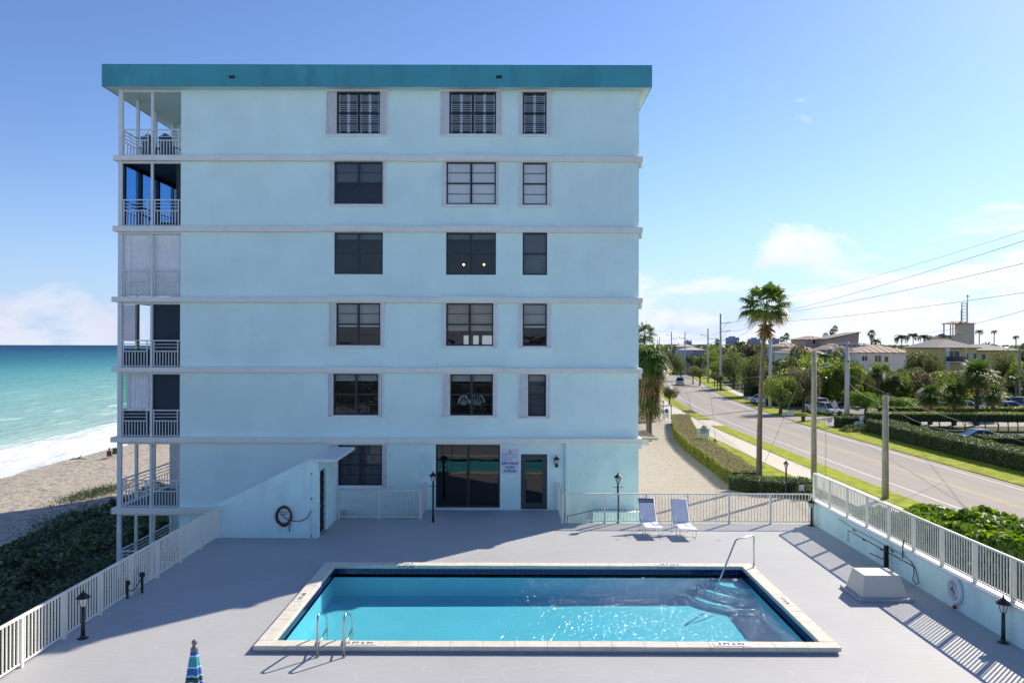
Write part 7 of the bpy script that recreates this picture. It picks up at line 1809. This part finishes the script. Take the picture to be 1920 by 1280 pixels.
mb.add([(v.x, v.y, zc) for v in p] + [(v.x, v.y, GZ - .02) for v in p], [tuple(range(7))] + [(k, k + 7, (k + 1) % 7 + 7, (k + 1) % 7) for k in range(7)]); tag(mb.build('grass_island', M['turf']), kind='structure')
mb = MB(); p = [onz(*q, GZ) for q in ((1480, 775.5), (1500, 779), (1570, 781), (1600, 777), (1570, 773.5), (1500, 772.5))]
mb.add([(v.x, v.y, zc) for v in p] + [(v.x, v.y, GZ - .02) for v in p], [tuple(range(6))] + [(k, k + 6, (k + 1) % 6 + 6, (k + 1) % 6) for k in range(6)]); tag(mb.build('grass_island', M['turf']), kind='structure')
# low white wall by the side street
t = thing('garden_wall', 'low white broken wall under the bright green tree at the side street', 'wall', (40.5, 109.5, GZ)); mb = MB(); mb.box(fx(1468, 109), 109, GZ, fx(1473, 109), 109.3, GZ + .55); mb.box(fx(1474, 109), 109, GZ, fx(1489, 109), 109.3, GZ + .55); mb.build('panel', M['housewhite'], t)

# lamps along the drive and lawn
def far_lamp(px, pyl, y, label, zb=GZ):
    x = fx(px, y, pyl); zt = fz(pyl, y, px); t = lamp_post(x, y, zb, zt - zb + .45, label, bar=False, mt=M['black'], s=1.25, group='black lantern posts along the drive', r=.06)
far_lamp(1341, 831, 70.0, 'black lantern rising behind the middle of the long yellow-green hedge')
far_lamp(1474, 876, 50.3, 'black lantern on the lawn between the palm trunk and the exit sign')
far_lamp(1282.5, 792, 92, 'small black lantern inside the far end of the long yellow-green hedge')
far_lamp(1243.5, 756, 104, 'left of two black lanterns flanking the far drive entrance'); far_lamp(1258.5, 764, 103, 'right of two black lanterns flanking the far drive entrance')
b = Vector((fx(1250, 103.5, 770), 103.5, GZ)); t = thing('entrance_sign', 'small pale sign with a dark top between the two far lanterns', 'sign', b)
mb = MB(); mb.box(b.x - .32, b.y, GZ + .2, b.x + .32, b.y + .1, GZ + 1.0); mb.build('board', M['housewhite'], t); mb = MB(); mb.tube([(b.x, b.y, GZ + 1.12), (b.x, b.y + .1, GZ + 1.12)], .26, 14); mb.build('emblem', M['signblue'], t); mb = MB(); mb.box(b.x - .28, b.y + .02, GZ, b.x - .2, b.y + .08, GZ + .2); mb.box(b.x + .2, b.y + .02, GZ, b.x + .28, b.y + .08, GZ + .2); mb.build('leg', M['black'], t)

# gravel-topped canopy at the side of the building
y0, y1 = 43.0, 51.0; z = fz(823, y0, 1236); xr = fx(1236, y0, 823)
t = thing('entrance_canopy', 'flat gravel-topped canopy sticking out from the right side of the building', 'canopy', (BX1, y0, z))
mb = MB(); mb.box(BX1 + .002, y0, z - .06, xr, y1, z - .01); mb.box(BX1 + .002, y0, z - .32, xr - .55, y0 + 7, z - .06); mb.build('slab', M['signgreen'], t)
mb = MB(); mb.box(BX1 + .002, y0 + .03, z - .01, xr - .05, y1 - .05, z + .04); mb.build('gravel', M['mulch'], t)
mb = MB(); mb.box(xr - .7, y0 + 4, GZ, xr - .55, y0 + 4.2, z - .32); mb.build('column', M['stucco_low'], t)
del t

# ================================================================== BEACH
def skin(name, joints, edges, mt, parent, levels=1):
    me = bpy.data.meshes.new(name); me.from_pydata([tuple(j[0]) for j in joints], edges, []); me.materials.append(mt)
    o = bpy.data.objects.new(name, me); C.objects.link(o); o.parent = parent; ORG[o.name] = org(parent)
    sk = o.modifiers.new('skin', 'SKIN')
    for i, j in enumerate(joints): me.skin_vertices[0].data[i].radius = (j[1], j[1])
    me.skin_vertices[0].data[0].use_root = True
    s = o.modifiers.new('sub', 'SUBSURF'); s.levels = s.render_levels = levels; return o
c = onz(205, 857, -7.75); t = thing('person', 'dark-haired person in red sitting on a low chair at the water line', 'person', c, rz=R(20)); ORG[t.name] = Vector((0, 0, 0))
J = [((0, 0, .32), .15), ((0, -.05, .52), .14), ((0, -.10, .74), .16), ((0, -.11, .90), .06), ((0, -.10, 1.06), .10), ((-.17, -.10, .82), .06), ((-.25, .05, .60), .045), ((-.16, .24, .52), .035), ((.17, -.10, .82), .06), ((.25, .05, .60), .045), ((.16, .24, .52), .035),
     ((-.10, .0, .30), .10), ((-.14, .40, .45), .075), ((-.13, .62, .10), .05), ((-.13, .78, .05), .04), ((.10, .0, .30), .10), ((.14, .40, .45), .075), ((.13, .62, .10), .05), ((.13, .78, .05), .04)]
E = [(0, 1), (1, 2), (2, 3), (3, 4), (2, 5), (5, 6), (6, 7), (2, 8), (8, 9), (9, 10), (0, 11), (11, 12), (12, 13), (13, 14), (0, 15), (15, 16), (16, 17), (17, 18)]
if not hasattr(bpy.data.meshes.new('tmp'), 'skin_vertices'): pass
def skin2(name, J, E, mt, parent):
    me = bpy.data.meshes.new(name); me.from_pydata([j[0] for j in J], E, []); me.materials.append(mt)
    o = bpy.data.objects.new(name, me); C.objects.link(o); o.parent = parent
    o.modifiers.new('skin', 'SKIN')
    if not me.skin_vertices:
        bm = bmesh.new(); bm.from_mesh(me); bm.verts.layers.skin.verify(); bm.to_mesh(me); bm.free()
    for i, j in enumerate(J):
        me.skin_vertices[0].data[i].radius = (j[1], j[1])
    me.skin_vertices[0].data[0].use_root = True
    s = o.modifiers.new('sub', 'SUBSURF'); s.levels = s.render_levels = 1; return o
skin2('body', J, E, M['skin'], t)
skin2('clothes', [((0, .02, .30), .19), ((0, -.05, .52), .165), ((0, -.10, .76), .18)], [(0, 1), (1, 2)], M['red'], t)
mb = MB(); mb.smooth = True; mb.ball((0, -.125, 1.10), .115, 12, 8); mb.build('hair', M['hair'], t)
mb = MB(); mb.smooth = True; mb.ball((0, .0, 1.05), .02, 6, 4); mb.build('nose', M['skin'], t)
t = thing('beach_chair', 'low dark red folding chair under the person in red', 'chair', c, rz=R(20)); ORG[t.name] = Vector((0, 0, 0))
mb = MB(); mb.hexa([(-.27, -.22, .16), (.27, -.22, .16), (.27, .30, .20), (-.27, .30, .20)], [(-.27, -.22, .18), (.27, -.22, .18), (.27, .30, .22), (-.27, .30, .22)]); mb.build('seat', M['hose'], t)
mb = MB(); mb.hexa([(-.27, -.24, .16), (.27, -.24, .16), (.27, -.21, .16), (-.27, -.21, .16)], [(-.27, -.42, .80), (.27, -.42, .80), (.27, -.39, .80), (-.27, -.39, .80)]); mb.build('backrest', M['hose'], t)
mb = MB(); [mb.tube([(s * .29, .28, 0), (s * .29, .28, .4), (s * .29, -.3, .42), (s * .29, -.24, 0)], .015, 6) for s in (-1, 1)]; mb.build('frame', M['chrome'], t)
c2 = onz(215, 853, -7.75); t = thing('beach_chair', 'empty dark olive beach chair beside the person in red', 'chair', c2, rz=R(30)); ORG[t.name] = Vector((0, 0, 0))
mb = MB(); mb.hexa([(-.27, -.22, .16), (.27, -.22, .16), (.27, .30, .20), (-.27, .30, .20)], [(-.27, -.22, .18), (.27, -.22, .18), (.27, .30, .22), (-.27, .30, .22)]); mb.build('seat', M['lf_box'], t)
mb = MB(); mb.hexa([(-.27, -.24, .16), (.27, -.24, .16), (.27, -.21, .16), (-.27, -.21, .16)], [(-.27, -.42, .95), (.27, -.42, .95), (.27, -.39, .95), (-.27, -.39, .95)]); mb.build('backrest', M['lf_box'], t)
mb = MB(); [mb.tube([(s * .29, .28, 0), (s * .29, .28, .4), (s * .29, -.3, .42), (s * .29, -.24, 0)], .015, 6) for s in (-1, 1)]; mb.build('frame', M['black'], t)
c = onz(145, 862, -7.9); t = thing('driftwood', 'dark forked driftwood lying at the water line', 'driftwood', c); mb = MB(); mb.smooth = True
mb.tube([c + Vector((-1.0, 0, .05)), c + Vector((0, 0, .2)), c + Vector((1.0, 0.3, .1))], [.06, .09, .04], 6); mb.tube([c + Vector((.2, 0, .2)), c + Vector((.5, .1, .7))], [.06, .03], 6); mb.tube([c + Vector((-.2, 0, .15)), c + Vector((-.4, -.5, .45))], [.05, .02], 6); mb.build('branch', M['bark_dark'], t)
